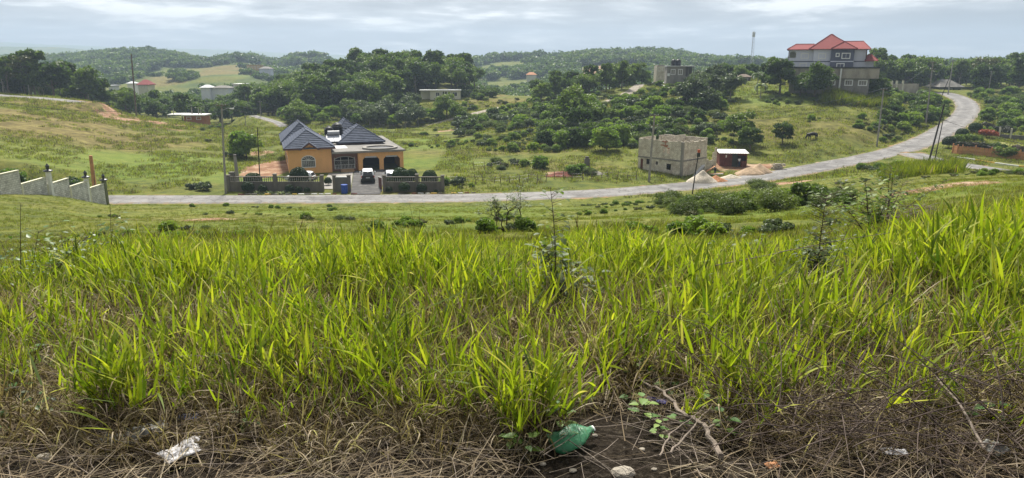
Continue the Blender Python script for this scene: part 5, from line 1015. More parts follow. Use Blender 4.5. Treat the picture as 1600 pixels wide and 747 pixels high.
def person(p, rz, label, bend=0.0, shirt='shirt_white', reach=.0):
    r = thing('person', label, 'person', p, rz); c, s = math.cos(bend), math.sin(bend)
    def up(x, y, z): return (x, y*c-(z-.95)*s*1.0, .95+(z-.95)*c+y*s) if z > .95 else (x, y, z)
    J = [(0,0,.95),(.0,0,1.15),(0,-.01,1.36),(0,0,1.50),(0,-.01,1.60),(0,-.02,1.72), (.10,0,.90),(.12,-.03,.50),(.13,.03,.09),(.13,-.13,.04), (-.10,0,.90),(-.11,.04,.50),(-.12,.02,.09),(-.12,-.13,.04), (.19,0,1.40),(.24,.0,1.14),(.25,-.08-reach,.90),(.25,-.12-reach,.81), (-.19,0,1.40),(-.25,.02,1.14),(-.24,-.12-reach,.93),(-.23,-.17-reach,.84)]
    V = [up(*j) for j in J]
    for i in (15, 16, 17, 19, 20, 21):      # arms hang down from a bent trunk
        sh_i = 14 if i < 18 else 18; base = Vector(V[sh_i]); off = Vector(J[i])-Vector(J[sh_i]); V[i] = tuple(base+off)
    E_ = [(0,1),(1,2),(2,3),(3,4),(4,5),(0,6),(6,7),(7,8),(8,9),(0,10),(10,11),(11,12),(12,13),(2,14),(14,15),(15,16),(16,17),(2,18),(18,19),(19,20),(20,21)]
    Rr = [.13,.12,.14,.055,.085,.07,.085,.06,.04,.035,.085,.06,.04,.035,.055,.042,.032,.026,.055,.042,.032,.026]; skin('body', V, E_, Rr, M['skin'], r)
    T = [V[0], V[1], V[2], tuple((Vector(V[2])*.5+Vector(V[3])*.5)), V[14], tuple((Vector(V[14])*.4+Vector(V[15])*.6)), V[18], tuple((Vector(V[18])*.4+Vector(V[19])*.6))]
    skin('shirt', T, [(0,1),(1,2),(2,3),(2,4),(4,5),(2,6),(6,7)], [.155,.15,.165,.08,.075,.062,.075,.062], M[shirt], r)
    skin('trousers', [V[0], V[6], V[7], tuple(Vector(V[8])+Vector((0,0,.03))), V[10], V[11], tuple(Vector(V[12])+Vector((0,0,.03)))], [(0,1),(1,2),(2,3),(0,4),(4,5),(5,6)], [.15,.105,.078,.06,.105,.078,.06], M['denim'], r)
    hd = Vector(V[5]); hm_ = MB().lathe([(.09, -.03), (.10, .02), (.085, .07), (.04, .10)], 10, tuple(hd+Vector((0, .012, 0)))); obj('hair', hm_, M['hair'], r)
person(SH.location+Vector((3.25, -.25, -.02+G(SH.location.x+3.25, SH.location.y-.25)-SZ)), R(15), 'person in a white shirt and dark trousers standing in the shack bay', .12)
a = AT(1117, 113.5); person(a, R(-60), 'person in a pale shirt bending over between ruin and shack', .95, 'shirt_grey', .05)
a = AT(1269, 139); r = thing('cow', 'black cow grazing alone on the green slope', 'cow', a-Vector((0, 0, .04)), R(4)); V = [(.75,0,1.08),(.35,0,1.02),(-.15,0,1.02),(-.62,0,1.12),(-1.02,.0,.92),(-1.30,0,.50),(-1.42,0,.22), (-.66,.20,.70),(-.66,.20,.36),(-.68,.20,.03), (-.60,-.20,.70),(-.52,-.20,.36),(-.50,-.20,.03), (.78,.20,.72),(.70,.20,.44),(.78,.20,.03), (.82,-.20,.72),(.78,-.20,.44),(.88,-.20,.03), (.98,0,1.10),(1.08,.02,.80),(1.06,.02,.42)]
V = [(x*.98, y, z*1.12) for x, y, z in V]; skin('body', V, [(0,1),(1,2),(2,3),(3,4),(4,5),(5,6),(3,7),(7,8),(8,9),(3,10),(10,11),(11,12),(0,13),(13,14),(14,15),(0,16),(16,17),(17,18),(0,19),(19,20),(20,21)], [(.34,.36),(.36,.37),(.37,.38),(.33,.36),(.22,.22),.15,.10,.13,.07,.055,.13,.07,.055,.15,.075,.055,.15,.075,.055,.07,.03,.04], M['cow'], r)
ea = MB(); [ea.tube([(-1.22, s*.10, .70), (-1.20, s*.30, .72)], [.03, .06], 5) for s in (-1, 1)]; obj('ear', ea, M['cow'], r); hn = MB(); [hn.tube([(-1.18, s*.07, .78), (-1.22, s*.16, .90), (-1.2, s*.14, 1.0)], [.03, .022, .008], 5) for s in (-1, 1)]; obj('horn', hn, M['cream'], r)
# ------------------------------------------------------------------ heaps
def heap(px, Y, rx, ry, h, mat, label, seed, rz=0, name='heap', lump=.25):
    a = AT(px, Y); n = 30; V = []; F = []; g = np.random.default_rng(seed)
    for j in range(n+1):
        for i in range(n+1):
            u, v = i/n*2-1, j/n*2-1; d = math.hypot(u, v); x = u*rx*math.cos(rz)-v*ry*math.sin(rz); y = u*rx*math.sin(rz)+v*ry*math.cos(rz); w_ = float(fbm(np.array([u*2.2+seed]), np.array([v*2.2]), 4, seed)[0])
            z = h*max(0, 1-d*(1+.5*w_))**.95*(1+lump*w_*2)+.06*float(fbm(np.array([x*2.]), np.array([y*2.]), 3, seed+1)[0])
            V.append((x, y, G(a.x+x, a.y+y)-a.z+z-.12*(d > .9)-.03))
    F = [(j*(n+1)+i, j*(n+1)+i+1, (j+1)*(n+1)+i+1, (j+1)*(n+1)+i) for j in range(n) for i in range(n)]; o = obj(name, npmesh(name, V, F, None, True), M[mat]); o.location = a; return tag(o, label, 'heap')
heap(1097, 105.8, 2.6, 1.9, 1.75, 'gravel', 'pale gravel heap at the roadside left of the orange earth', 3); heap(1118, 106.6, 2.1, 1.4, .95, 'earth', 'orange earth heap against the pale gravel', 4); heap(1142, 109.5, 1.9, 1.1, .7, 'gravel', 'low pinkish gravel spread between the orange and tan heaps', 5)
heap(1172, 113.2, 2.7, 1.8, 1.35, 'sand', 'tan sand heap in front of the shack, left peak', 6); heap(1186, 114.5, 2.2, 1.9, 1.6, 'sand', 'tan sand heap beside the stacked blocks, right peak', 7); heap(875, 110.5, 2.6, 1.5, .95, 'redearth', 'dark red earth heap in the fenced field', 8, lump=.6); heap(893, 113, 1.6, 1.1, .8, 'redearth', 'smaller red earth heap behind the dark red one', 9, lump=.6)
heap(928, 112, 2.0, 1.2, .6, 'concrete', 'rubble pile of pale stones beside the red earth heaps', 10, lump=1.6)
a = AT(1217, 117.5); r = thing('block_stack', 'untidy stack of building blocks at the roadside right of the sand', 'blocks', a); me = MB().box(-.2, .2, -.1, .1, 0, .19, bev=.012).mesh('block'); me.materials.append(M['ruinblock']); g = random.Random(2)
for k in range(58):
    lv = k//12; i = k % 12; o = obj('block', me, None, r); o.location = (-1.0+.44*(i % 4)+g.uniform(-.10, .10)+.16*lv*g.random(), -.3+.3*(i//4)+g.uniform(-.08, .08), lv*.2); o.rotation_euler = (0, 0, g.uniform(-.5, .5))
# small dark gate stub left of the bush by the ruin
a = AT(917, 119); r = thing('block_pillar', 'short dark grey block pillar left of the lime bush', 'pillar', a); obj('shaft', MB().box(-.45, .45, -.3, .3, -.3, 1.5, bev=.03), M['concrete_dark'], r); obj('cap', MB().box(-.3, .3, -.2, .2, 1.5, 1.9, bev=.04), M['concrete_dark'], r)
# ------------------------------------------------------------------ post and wire fence along the far verge
g = random.Random(12); last = None
def fence_run(pts, grp):
    global last; last = None
    for k, (px, Y) in enumerate(pts):
        a = AT(px+g.uniform(-2, 2), Y+g.uniform(-.3, .3)); h = g.uniform(1.05, 1.5); tx, ty = g.uniform(-.25, .25), g.uniform(-.15, .15); o = obj('fence_post', MB().tube([(0, 0, -.3), (tx*.5, ty*.5, h*.5), (tx, ty, h)], [.06, .055, .045], 5), M['woodpole']); o.location = a; o['label'] = 'thin leaning wooden stake in the wire fence along the far verge'; o['category'] = 'fence post'; o['group'] = grp
        top_ = a+Vector((tx*.8, ty*.8, h*.8))
        if last is not None:
            for f in (0.0, .45):
                A_, B_ = last-Vector((0, 0, f)), top_-Vector((0, 0, f)); W.append((A_, B_))
        last = top_
W = []; fence_run([(700+14*k, 103.5+.12*k+(2 if k > 11 else 0)) for k in range(22)], 'stakes of the wire fence along the verge'); fence_run([(742+13*k, 117+.5*k) for k in range(8)], 'stakes of the wire fence along the verge')
wm = MB(); [wm.tube([A_, A_.lerp(B_, .5)-Vector((0, 0, .03)), B_], .012, 3) for A_, B_ in W]; wo2 = obj('fence_wire', wm, M['cardark']); tag(wo2, 'thin wires strung between the leaning stakes along the verge', 'wire')
# ------------------------------------------------------------------ stepped block wall with lanterns, far left
WL = [(-46.8, 59.4, 0), (-46.9, 66.4, 0), (-47.3, 70.7, 0), (-47.7, 74.9, 0), (-48.0, 78.8, 0), (-48.1, 82.0, 0)]
for k in range(5):
    xa, ya, za = WL[k]; xb, yb, zb = WL[k+1]; dxy = Vector((xb-xa, yb-ya, 0)); L_ = dxy.length; top_ = [-9.86, -11.2, -11.97, -12.9, -13.75][k]
    g0 = min(G(xa, ya), G(xb, yb)); r = thing('boundary_wall', ['tallest stepped whitewashed block panel, cut by the left frame edge', 'second stepped block panel before the first lantern pier', 'third stepped block panel, just right of the first lantern pier', 'fourth stepped block panel before the middle lantern pier', 'lowest stepped block panel ending at the mossy lantern pier'][k], 'wall', (xa, ya, g0), math.atan2(dxy.y, dxy.x), 'stepped whitewashed block panels')
    h_ = top_-g0; obj('block_courses', MB().box(.2, L_-.0, -.09, .09, -1.5, h_), M['block'], r); obj('coping', MB().box(.15, L_, -.14, .14, h_, h_+.07), M['cream'], r); obj('end_column', MB().box(-.05, .195, -.13, .13, -1.5, h_+.05), M['cream'], r)
M['moss'] = wallmat('mossy_concrete', (.17, .18, .10), .6)
for k, (px, pyc, Y, mt, lb) in enumerate([(75, 268, 71.0, 'white', 'white pier with a black lantern, nearest of the three'), (134, 277.5, 78.7, 'white', 'white pier with a black lantern, middle of the three'), (162, 282, 82.1, 'moss', 'olive green mossy pier with a black lantern at the road')]):
    t_ = PT(px, pyc, Y); g0 = G(t_.x, t_.y); h_ = t_.z-g0; r = thing('lantern_pier', lb, 'pier', (t_.x, t_.y, g0), 0, 'lantern piers of the stepped wall'); obj('shaft', MB().box(-.19, .19, -.19, .19, -1.2, h_, bev=.02), M[mt], r); obj('cap', MB().lathe([(.42, 0), (.46, .06), (.40, .12), (.2, .2)], 12, (0, 0, h_)), M['cardark'], r)
    lm = obj('lantern', MB().lathe([(.08, 0), (.14, .06), (.17, .32), (.22, .36), (.1, .5), (.03, .62)], 8, (0, 0, h_+.2)), M['cardark'], r)
# ------------------------------------------------------------------ the red-roofed house on the ridge
p0 = PT(1233, 78, 190); BZ = -6.6; K = thing('house', 'three storey grey house with a red hipped roof above the slope', 'house', (p0.x, p0.y, BZ), R(-21.5)); sx = .1625; E_ = 3.5-BZ; BT = .5-BZ; PZ = -.9-BZ
def X(px): return (px-1233)*sx
def win(px0, px1, y0, y1, yf, parent=K, bars=1): z0 = kz(y1)*190-BZ; z1 = kz(y0)*190-BZ; return window(parent, X(px0), X(px1), z0, z1, yf-.02, .22, 'white', bars)
mb = MB(); holes_wall(mb, X(1270), PZ-.2, E_, .25, [(X(1234.5), X(1244), BT+.9, E_-.45)], 0, 0); mb.box(0, .25, .25, 11, PZ-.2, E_-0); obj('left_wall', mb, M['greypaint'], K)
mb = MB(); mb.box(X(1270), X(1295), -.7, 10, PZ-.2, E_); obj('middle_wall', mb, M['greypaint'], K); mb = MB(); mb.box(X(1295)+.003, X(1328), -1.5, 9.9, PZ-.2, E_); obj('bay_wall', mb, M['slate'], K); mb = MB(); mb.box(X(1328)+.003, X(1346), .4, 11, PZ-.2, E_); obj('right_wall', mb, M['greypaint'], K)
mb = MB(); mb.box(-.05, X(1270)-.003, -.07, -.003, BT-.12, BT+.12); mb.box(X(1270)-.05, X(1295)+.0, -.77, -.703, BT-.12, BT+.12); mb.box(X(1328)+.01, X(1346)+.05, .33, .397, BT-.12, BT+.12); obj('belt', mb, M['slate'], K); obj('bay_belt', MB().box(X(1295)+.01, X(1328)+.04, -1.57, -1.503, BT-.12, BT+.12), M['greypaint'], K)
ar = MB(); cx = (X(1234.5)+X(1244))/2; hw = (X(1244)-X(1234.5))/2
for s_ in (-1, 1): pp = [(cx+s_*hw, E_-.44)]+[(cx+s_*hw*math.cos(a), E_-1.2+.74*math.sin(a)) for a in [i*math.pi/12 for i in range(7)]]; ar.prism(pp if s_ > 0 else pp[::-1], .01, .24)
obj('balcony_arch', ar, M['greypaint'], K); obj('balcony_post', MB().box(-.06, .05, -.12, -.01, PZ, E_-.05), M['fascia'], K); obj('balcony_room', MB().box(.3, X(1245), 3, 3.1, BT, E_), M['white'], K)
for a in [(1252.5, 1262, 84.5, 90.5, 0), (1278, 1287, 85, 91, -.7), (1303, 1306, 84.5, 88, -1.5), (1311.5, 1321.5, 84.5, 91, -1.5), (1252, 1260, 99.5, 104.5, 0), (1277.5, 1286, 100, 104.5, -.7), (1305.5, 1314.5, 100, 106, -1.5)]: win(*a, bars=0 if a[1]-a[0] < 4 else 1)
rt = MB(); L1 = hiproof(rt, -.5, X(1275), -.6, 11.5, E_+.05, 1.35, ((1.6, 3), (X(1270), 3))); L2 = hiproof(rt, X(1262), X(1332), -1.2, 11, E_+.1, 3.75, ((X(1293.5), 4.6), (X(1296), 5.2))); L3 = hiproof(rt, X(1294), X(1331.5), -2.1, 6, E_+.14, 1.75, ((X(1313), .6), (X(1313), 4))); L4 = hiproof(rt, X(1305), X(1351), -.2, 11.5, E_+.07, 2.0, ((X(1312), 6), (X(1342), 6)))
ro = obj('roof', rt, M['redroof'], K); obj('ridge_cap', caps(L1+L2+L3+L4), M['redroof'], ro); fa = MB(); fa.box(-.55, X(1294), -1.24, -1.21, E_-.14, E_+.12) if False else None
rt = MB(); L5 = hiproof(rt, X(1344), X(1363), -.6, 7, BT+.2, 1.5, ((X(1350), 3), (X(1354), 3))); ro = obj('porch_roof', rt, M['redroof'], K); obj('ridge_cap', caps(L5), M['redroof'], ro); obj('porch_wall', MB().box(X(1346)+.01, X(1358), 1.0, 6, PZ-.2, BT+.15), M['greypaint'], K)
for px in (1345.5, 1350): obj('column', MB().box(X(px)-.12, X(px)+.12, -.5, -.25, BT, E_ if px < 1347 else BT+.2), M['fascia'], K)
# lower terrace: stained retaining storey
tr = thing('retaining_wall', 'stained grey lower storey with barred windows under the red-roofed house', 'wall', (p0.x, p0.y, BZ), R(-21.5)); zb = kz(122)*186-BZ; q = MB(); q.box(X(1240), X(1364), -4.6, -1.62, zb, PZ); obj('terrace_band', q, M['stained'], tr); q = MB(); q.box(X(1238), X(1352), -4.2, -1.62, -1.5, zb-.003); obj('lower_wall', q, M['greypaint'] if False else M['concrete'], tr)
q = MB(); q.box(X(1236), X(1364), -4.75, -4.603, PZ-.28, PZ+.08); obj('parapet_rail', q, M['cardark'], tr); q = MB(); q.box(X(1311)-.18, X(1311)+.18, -4.85, -4.605, -1.5, PZ-.3); obj('pipe_column', q, M['white'], tr)
for a in [(1239, 1245, 124.5, 128), (1295.5, 1303.5, 124.5, 131.5), (1319, 1328, 125.5, 132), (1338, 1348, 126, 132)]: z0 = kz(a[3])*184-BZ; z1 = kz(a[2])*184-BZ; window(tr, X(a[0]), X(a[1]), z0, z1, -4.24, .24, 'white', 2)
# garden wall to its right
a = AT(1371, 222); b = AT(1434, 228); r = thing('garden_wall', 'long low weathered wall with pale piers right of the red-roofed house', 'wall', (a.x, a.y, a.z), math.atan2(b.y-a.y, b.x-a.x)); L_ = (b-a).length; obj('wall_panel', MB().box(0, L_, 0, .2, -2, 1.9), M['stained'], r); pm = MB().box(-.25, .25, -.1, .3, -2, 2.9).mesh('pier'); pm.materials.append(M['cream'])
for f in (0, .33, .45, .6): o = obj('pier', pm, None, r); o.location = (L_*f, 0, 0)
obj('coping', MB().box(.3, L_*.33, -.03, .23, 2.4, 2.6), M['cream'], r)
# ------------------------------------------------------------------ other houses
a = PT(1041, 132.5, 221); GH = thing('house', 'grey unpainted block house with two tanks on its flat roof', 'house', (a.x, a.y, a.z), R(-6)); hh = (kz(104)*221)-a.z; obj('wall', MB().box(0, 5.6, 0, 6.5, -1.5, hh), M['concrete'], GH); q = MB(); q.box(-.2, 8.6, -.35, 7, hh, hh+.22); obj('flat_roof', q, M['zinc'], GH); q = MB(); q.box(5.6, 8.3, 1.2, 6.4, 2.2, 2.5); obj('balcony_floor', q, M['concrete'], GH)
for x in (6.6, 8.1): obj('balcony_post', MB().box(x-.12, x+.12, 1.25, 1.5, -1.5, hh), M['concrete'], GH)
obj('side_room', MB().box(5.603, 8.0, 3.2, 6.3, -1.5, hh-.003), M['concrete_dark'], GH)
for x0, x1, z0, z1 in ((1.3, 2.4, 3.1, 4.5), (3.5, 4.6, 3.1, 4.5)): window(GH, x0, x1, z0, z1, -.02, .15, 'white', 1, 'panel')
obj('meter_box', MB().box(.15, .9, -.25, -.003, 2.6, 3.4, bev=.03), M['white'], GH); gm_ = Matrix.Translation(GH.location) @ Matrix.Rotation(R(-6), 4, 'Z')
water_tank(gm_ @ Vector((2.2, 2.5, hh+.22)), 'black water tank on the grey block house, left of the pair', 1.0, 'black water tanks on the grey block house'); water_tank(gm_ @ Vector((3.7, 3.3, hh+.22)), 'black water tank on the grey block house, right of the pair', 1.0, 'black water tanks on the grey block house')
# white pipe down the bank
pts = [HIT(px, py) for px, py in [(1038, 130), (1033, 134.5), (1046, 140), (1060, 146.5), (1078, 149.5), (1080, 152), (1077, 156)]]; o = obj('drain_pipe', MB().tube([p+Vector((0, -.1, .35))-pts[0] for p in pts], .13, 6), M['white']); o.location = pts[0]; tag(o, 'white drain pipe zigzagging down the bank below the grey house', 'pipe')
a = PT(672, 155, 240); CB = thing('house', 'low cream bungalow with a columned verandah on the knoll', 'house', (a.x, a.y, a.z), R(4)); q = MB(); holes_wall(q, 10.2, -1.5, 2.75, .2, [(2.0, 3.1, 1.0, 2.1), (7.6, 9.0, 1.0, 2.2), (4.2, 6.8, .0, 2.3)]); q.box(0, .2, .2, 6, -1.5, 2.75); q.box(10.0, 10.2, .2, 6, -1.5, 2.75); q.box(-3.2, 0, 1.5, 6, -1.5, 2.6); obj('wall', q, M['cream'], CB); obj('roof', MB().box(-3.5, 10.5, -.5, 6.4, 2.76, 3.05), M['white'], CB); obj('verandah_back_shade', MB().box(4.2, 6.8, 1.2, 1.3, -.5, 2.7), M['void'], CB); obj('verandah_step', MB().box(3.4, 7.4, -.7, -.003, -1.5, .4), M['white'], CB)  # verandah recess: shade painted as a near-black back sheet
cm_ = MB().lathe([(.16, 0), (.12, .1), (.1, 2.2), (.17, 2.35)], 8).mesh('column'); cm_.materials.append(M['white'])
for x in (4.1, 4.9, 5.8, 6.9): o = obj('column', cm_, None, CB); o.location = (x, -.25, .4)
window(CB, 2.0, 3.1, 1.0, 2.1, .05, .08); window(CB, 7.6, 9.0, 1.0, 2.2, .05, .08)
def simple_house(px0, px1, pyb, pyt, Y, label, wm_, rm, kind='flat', depth=7, rz=0, wins=2, rh=1.2, over=.5):
    a = PT(px0, pyb, Y); b = PT(px1, pyb, Y); L_ = (b-a).length; h = kz(pyt)*Y-a.z; r = thing('house', label, 'house', a, rz); obj('wall', MB().box(0, L_, 0, depth, -4, h), M[wm_], r)
    if kind == 'flat': obj('roof', MB().box(-over, L_+over, -over, depth+over, h, h+.3), M[rm], r)
    else: q = MB(); hiproof(q, -over, L_+over, -over, depth+over, h+.05, rh, ((L_*.3, depth/2), (L_*.7, depth/2))); obj('roof', q, M[rm], r)
    for k in range(wins): c = L_*(k+.5)/wins; ww = min(1.2, L_/wins*.4); window(r, c-ww/2, c+ww/2, h*.35, h*.75, -.02, .12, 'white', 0)
    return r
M['ochre'] = wallmat('ochre_paint', (.52, .36, .16), .2)
WR = simple_house(288, 318, 190, 181, 206, 'unfinished brick shed under a long white metal roof behind the left hill', 'brick', 'white', 'flat', 5, R(3), 2); q = MB(); q.box(-4.6, .0, -.2, 5.6, kz(180)*206-PT(288, 190, 206).z, kz(180)*206-PT(288, 190, 206).z+.25); obj('roof_extension', q, M['white'], WR)
for k, x in enumerate((-3.2, 3.9, 4.6, 2.0)): obj('rebar_column', MB().box(x-.09, x+.09, 1, 1.2, 1.5, 3.4+.5*(k % 2)), M['concrete'], WR)
simple_house(314, 328, 143, 137, 330, 'small pale house left of the long grey-roofed one across the valley', 'greypaint', 'zinc', 'hip', 6); simple_house(331, 357, 143, 137.5, 332, 'long low house with a grey roof across the valley', 'greypaint', 'slab', 'hip', 7, 0, 3, 1.0); simple_house(365, 379, 140, 132, 340, 'white two storey flat-roofed house across the valley', 'cream', 'white', 'flat', 7)
simple_house(386, 406, 110, 102, 560, 'ochre block of a house high on the hazy ridge', 'ochre', 'ochre', 'flat', 9, 0, 4); simple_house(405, 421, 111, 107.5, 540, 'grey-roofed house right of the ochre one on the ridge', 'greypaint', 'slab', 'hip', 9, 0, 2, 1.6)
simple_house(216, 231, 138, 132.5, 300, 'white house with a red hipped roof among the valley trees', 'cream', 'redroof', 'hip', 6, 0, 3, 2.0); simple_house(170, 176, 139.5, 134.5, 290, 'tiny white house among the trees left of the red-roofed one', 'white', 'zinc', 'flat', 5, 0, 1); simple_house(199, 207, 134, 130.5, 310, 'small pale house behind the dark leaning pole', 'white', 'zinc', 'hip', 5, 0, 1, .8)
simple_house(88, 107, 119, 113.5, 420, 'brown-roofed long house on the far slope at left', 'brick', 'fascia', 'hip', 8, 0, 3, 1.4); simple_house(823, 838, 121, 117, 520, 'small house with an orange roof in the far hollow', 'cream', 'earth', 'hip', 8, 0, 2, 1.8)
simple_house(1145, 1161, 116, 105, 236, 'low concrete building with a white roof in the bare yard', 'concrete', 'white', 'flat', 5, 0, 1); simple_house(1158, 1172, 129, 120.5, 213, 'dark weathered hut below the bare yard', 'concrete_dark', 'woodpole', 'hip', 4, 0, 1, .8); simple_house(1026, 1040, 115, 103, 246, 'roofless pale block shell behind the grey block house', 'ruinblock', 'concrete', 'flat', 5, 0, 2, 1, -.3)
simple_house(1366, 1386, 106, 100.5, 268, 'white metal roof of a house behind the garden wall', 'white', 'white', 'flat', 6, 0, 2); r = simple_house(1468, 1500, 146, 136, 262, 'dark grey pyramid-roofed pavilion at the top of the road', 'concrete_dark', 'slab', 'hip', 8, 0, 1, 2.6, .9)
# ------------------------------------------------------------------ corner garden on the right
FP = [PT(px, py, kz_) for px, py, kz_ in [(1489, 231.5, 127.5), (1496, 235, 126), (1503, 237.5, 125.2), (1523, 241, 124.2), (1548, 245, 122.4), (1566, 247.5, 121), (1592, 251.5, 119), (1612, 255, 117.5)]]
WF = thing('wooden_fence', 'curved orange picket fence round the corner garden', 'fence', FP[0]); g = random.Random(3); pk = MB().prism([(-.075, 0), (.075, 0), (.075, 1.38), (0, 1.5), (-.075, 1.38)], -.012, .012).mesh('picket'); pk.materials.append(M['wood']); ptm = MB().box(-.09, .09, -.09, .09, -.2, 1.75, bev=.02).mesh('post'); ptm.materials.append(M['wood'])
for i in range(len(FP)-1):
    A_, B_ = FP[i], FP[i+1]; d = B_-A_; n = int(d.length/.165); an = math.atan2(d.y, d.x)
    o = obj('post', ptm, None, WF); o.location = Vector((A_.x, A_.y, G(A_.x, A_.y)))-FP[0]; o.rotation_euler.z = an
    for k in range(n): p = A_+d*((k+.5)/n); o = obj('picket', pk, None, WF); o.location = Vector((p.x, p.y, G(p.x, p.y)+g.uniform(-.04, .04)))-FP[0]; o.rotation_euler = (0, g.uniform(-.02, .02), an)
KP = rpts([(1490, 246.5, -16.0), (1520, 250.5, -16.05), (1554, 256, -16.1), (1600, 262.5, -16.2), (1640, 268, -16.3)]); KP = fine(cr_spline(KP), 1.25); kk = thing('kerb', 'kerb painted in white and yellow lengths below the picket fence', 'kerb', KP[0]); kk['kind'] = 'structure'; del kk['category']; del kk['label']; kms = {}
for mt in ('paintwhite', 'paintyellow'): me = MB().box(-.62, .62, -.1, .1, -.2, .16, bev=.02).mesh('kerb_stone'); me.materials.append(M[mt]); kms[mt] = me
for i in range(len(KP)-1):
    d = KP[i+1]-KP[i]; c = (KP[i]+KP[i+1])/2; o = obj('kerb_stone', kms['paintwhite' if (i//3) % 2 == 0 else 'paintyellow'], None, kk); o.location = Vector((c[0], c[1], G(c[0], c[1])+.02))-kk.location; o.rotation_euler.z = math.atan2(d[1], d[0])
for px, Y, s, sz, lb in [(1482, 133, 1.2, 1.05, 'clipped ball bush on the left corner of the garden'), (1502, 142, 1.25, 1.0, 'clipped ball bush behind the dark hedge'), (1523, 150, 1.3, .95, 'clipped dome bush, farthest of the three in the garden')]: topiary(AT(px, Y), s, lb, sz, 'clipped ball bushes of the corner garden')
M['hedge'] = leafmat('hedge_leaf', (.02, .025, .014), (.045, .055, .025), (.13, .09, .09), .2)
def hedge(pts, w_, h, mat, label, seed, n=5000, leaf=.14, name='hedge'):
    bl = []; g = random.Random(seed); o0 = AT(*pts[0])
    for i in range(len(pts)-1):
        A_, B_ = AT(*pts[i]), AT(*pts[i+1]); m_ = max(2, int((B_-A_).length/.8))
        for k in range(m_): p = A_.lerp(B_, k/m_)-o0; bl.append((p.x+g.uniform(-.2, .2), p.y+g.uniform(-.3, .3), p.z+h*g.uniform(.35, .62), w_*g.uniform(.8, 1.15)))
    me = leafcloud('foliage', bl, n, leaf, seed, hollow=.7); me.materials.append(M[mat]); o = obj(name, me); o.location = o0; return tag(o, label, name)
hedge([(1497, 129), (1520, 129), (1545, 127), (1560, 126)], .85, 1.9, 'hedge', 'dark purplish clipped hedge directly behind the picket fence', 1, 8000)
hedge([(1545, 128.5), (1572, 126)], 1.0, 2.1, 'leaf_mid', 'mid green hedge bulging over the middle of the picket fence', 2, 4500)
hedge([(1562, 122), (1576, 120.5), (1588, 120)], 1.05, 2.0, 'leaf_dark', 'dark shrub mass spilling over the gap in the picket fence', 3, 5000); hedge([(1578, 124), (1600, 122), (1625, 120)], .9, 2.0, 'hedge', 'dark hedge at the right edge behind the picket fence', 4, 5000)
hedge([(1496, 137), (1512, 139), (1532, 139)], .9, 1.8, 'leaf_mid', 'loose green shrubs in the middle of the corner garden', 5, 4000); hedge([(1536, 146), (1546, 146), (1556, 145)], .9, 1.7, 'leaf_red', 'orange-red flowering shrub in the corner garden', 6, 3500, .16, 'flowering shrub'.replace(' ', '_'))
hedge([(1540, 156), (1560, 154), (1582, 150)], 1.0, 1.9, 'hedge', 'dark hedge closing the back of the corner garden', 7, 6000); sheet('garden_lawn', [AT(1566, 128), AT(1640, 125), AT(1640, 138), AT(1562, 142)], None, .06)
t = NT('lawn', .95, .1); a_ = t.noise(3, 6, .7, t.world()); t.col(t.ramp(a_, [(.3, (.14, .15, .05)), (.7, (.26, .25, .09))])); bpy.data.objects['garden_lawn'].data.materials.append(t.m)
a = AT(1586, 133); r = thing('bench', 'low dark bench on the corner garden lawn', 'bench', a); obj('seat', MB().box(-.6, .6, -.2, .2, .32, .4, bev=.01), M['cardark'], r); [obj('leg', MB().box(x-.05, x+.05, -.18, .18, 0, .318), M['cardark'], r) for x in (-.45, .45)]
a = AT(1556, 148); b = AT(1625, 143); r = thing('garden_wall', 'low dark wall behind the corner garden lawn', 'wall', a, math.atan2(b.y-a.y, b.x-a.x)); L_ = (b-a).length; obj('wall_panel', MB().box(0, L_, 0, .2, -1, .55), M['concrete_dark'], r); [obj('pier', MB().box(x-.15, x+.15, -.05, .25, -1, 1.9), M['cream'], r) for x in (0.5, L_*.33)]
# ------------------------------------------------------------------ grass
def grassmat(name='guinea_grass', q=1.0):
    t = NT(name, .62, .25); lc = t.attr('lc'); dead = t.attr('dead'); tt = t.attr('tt'); r = t.rnd()
    f = t.math('ADD', t.math('MULTIPLY', lc, .6), t.math('MULTIPLY', r, .4))
    c = t.ramp(f, [(.08, (.045, .085, .012)), (.32, (.145, .20, .014)), (.58, (.31, .365, .02)), (.95, (.52, .49, .05))])
    c = t.mix(t.mr(t.math('ADD', tt, t.math('MULTIPLY', lc, .3)), .9, 1.2, 0, .8), c, (.42, .33, .12))
    dd = t.ramp(t.math('ADD', t.math('MULTIPLY', lc, .75), t.math('MULTIPLY', r, .25)), [(.12, (.022, .014, .01)), (.40, (.085, .058, .034)), (.70, (.30, .225, .135)), (.95, (.62, .53, .38))])
    c = t.mix(dead, c, dd)
    if q < 1: c = t.mix(1.0, c, (q, q*.98, q*.9), 'MULTIPLY')
    t.col(c); t.translucent(t.mix(1.0, c, (1.0, 1.15, .6), 'MULTIPLY'), .45); return t.m
M['grass'] = grassmat(); M['grass_far'] = grassmat('pasture_grass', .68)
def leaf_strip(V, F, A, base, az, el, ln, wd, bend, twist, lc, dead, K_=6, shape=0):
    p = np.array(base, float); o = len(V); side = np.array([-math.sin(az+twist), math.cos(az+twist), 0.0])
    for k in range(K_+1):
        s = k/K_; wv = wd*(math.sin(math.pi*min(1, .16+.84*s)**.75) if shape == 0 else (1-s)**.6)*.5; wv = max(wv, .0006)
        if k == K_: wv = .0004
        V.append(p+side*wv); V.append(p-side*wv); A.append((lc, dead, s)); A.append((lc, dead, s))
        if k: F.append((o+2*k-2, o+2*k-1, o+2*k+1, o+2*k))
        d = np.array([math.cos(az)*math.cos(el), math.sin(az)*math.cos(el), math.sin(el)]); p = p+d*ln/K_; el -= bend/K_*(0.5+s)
    return p
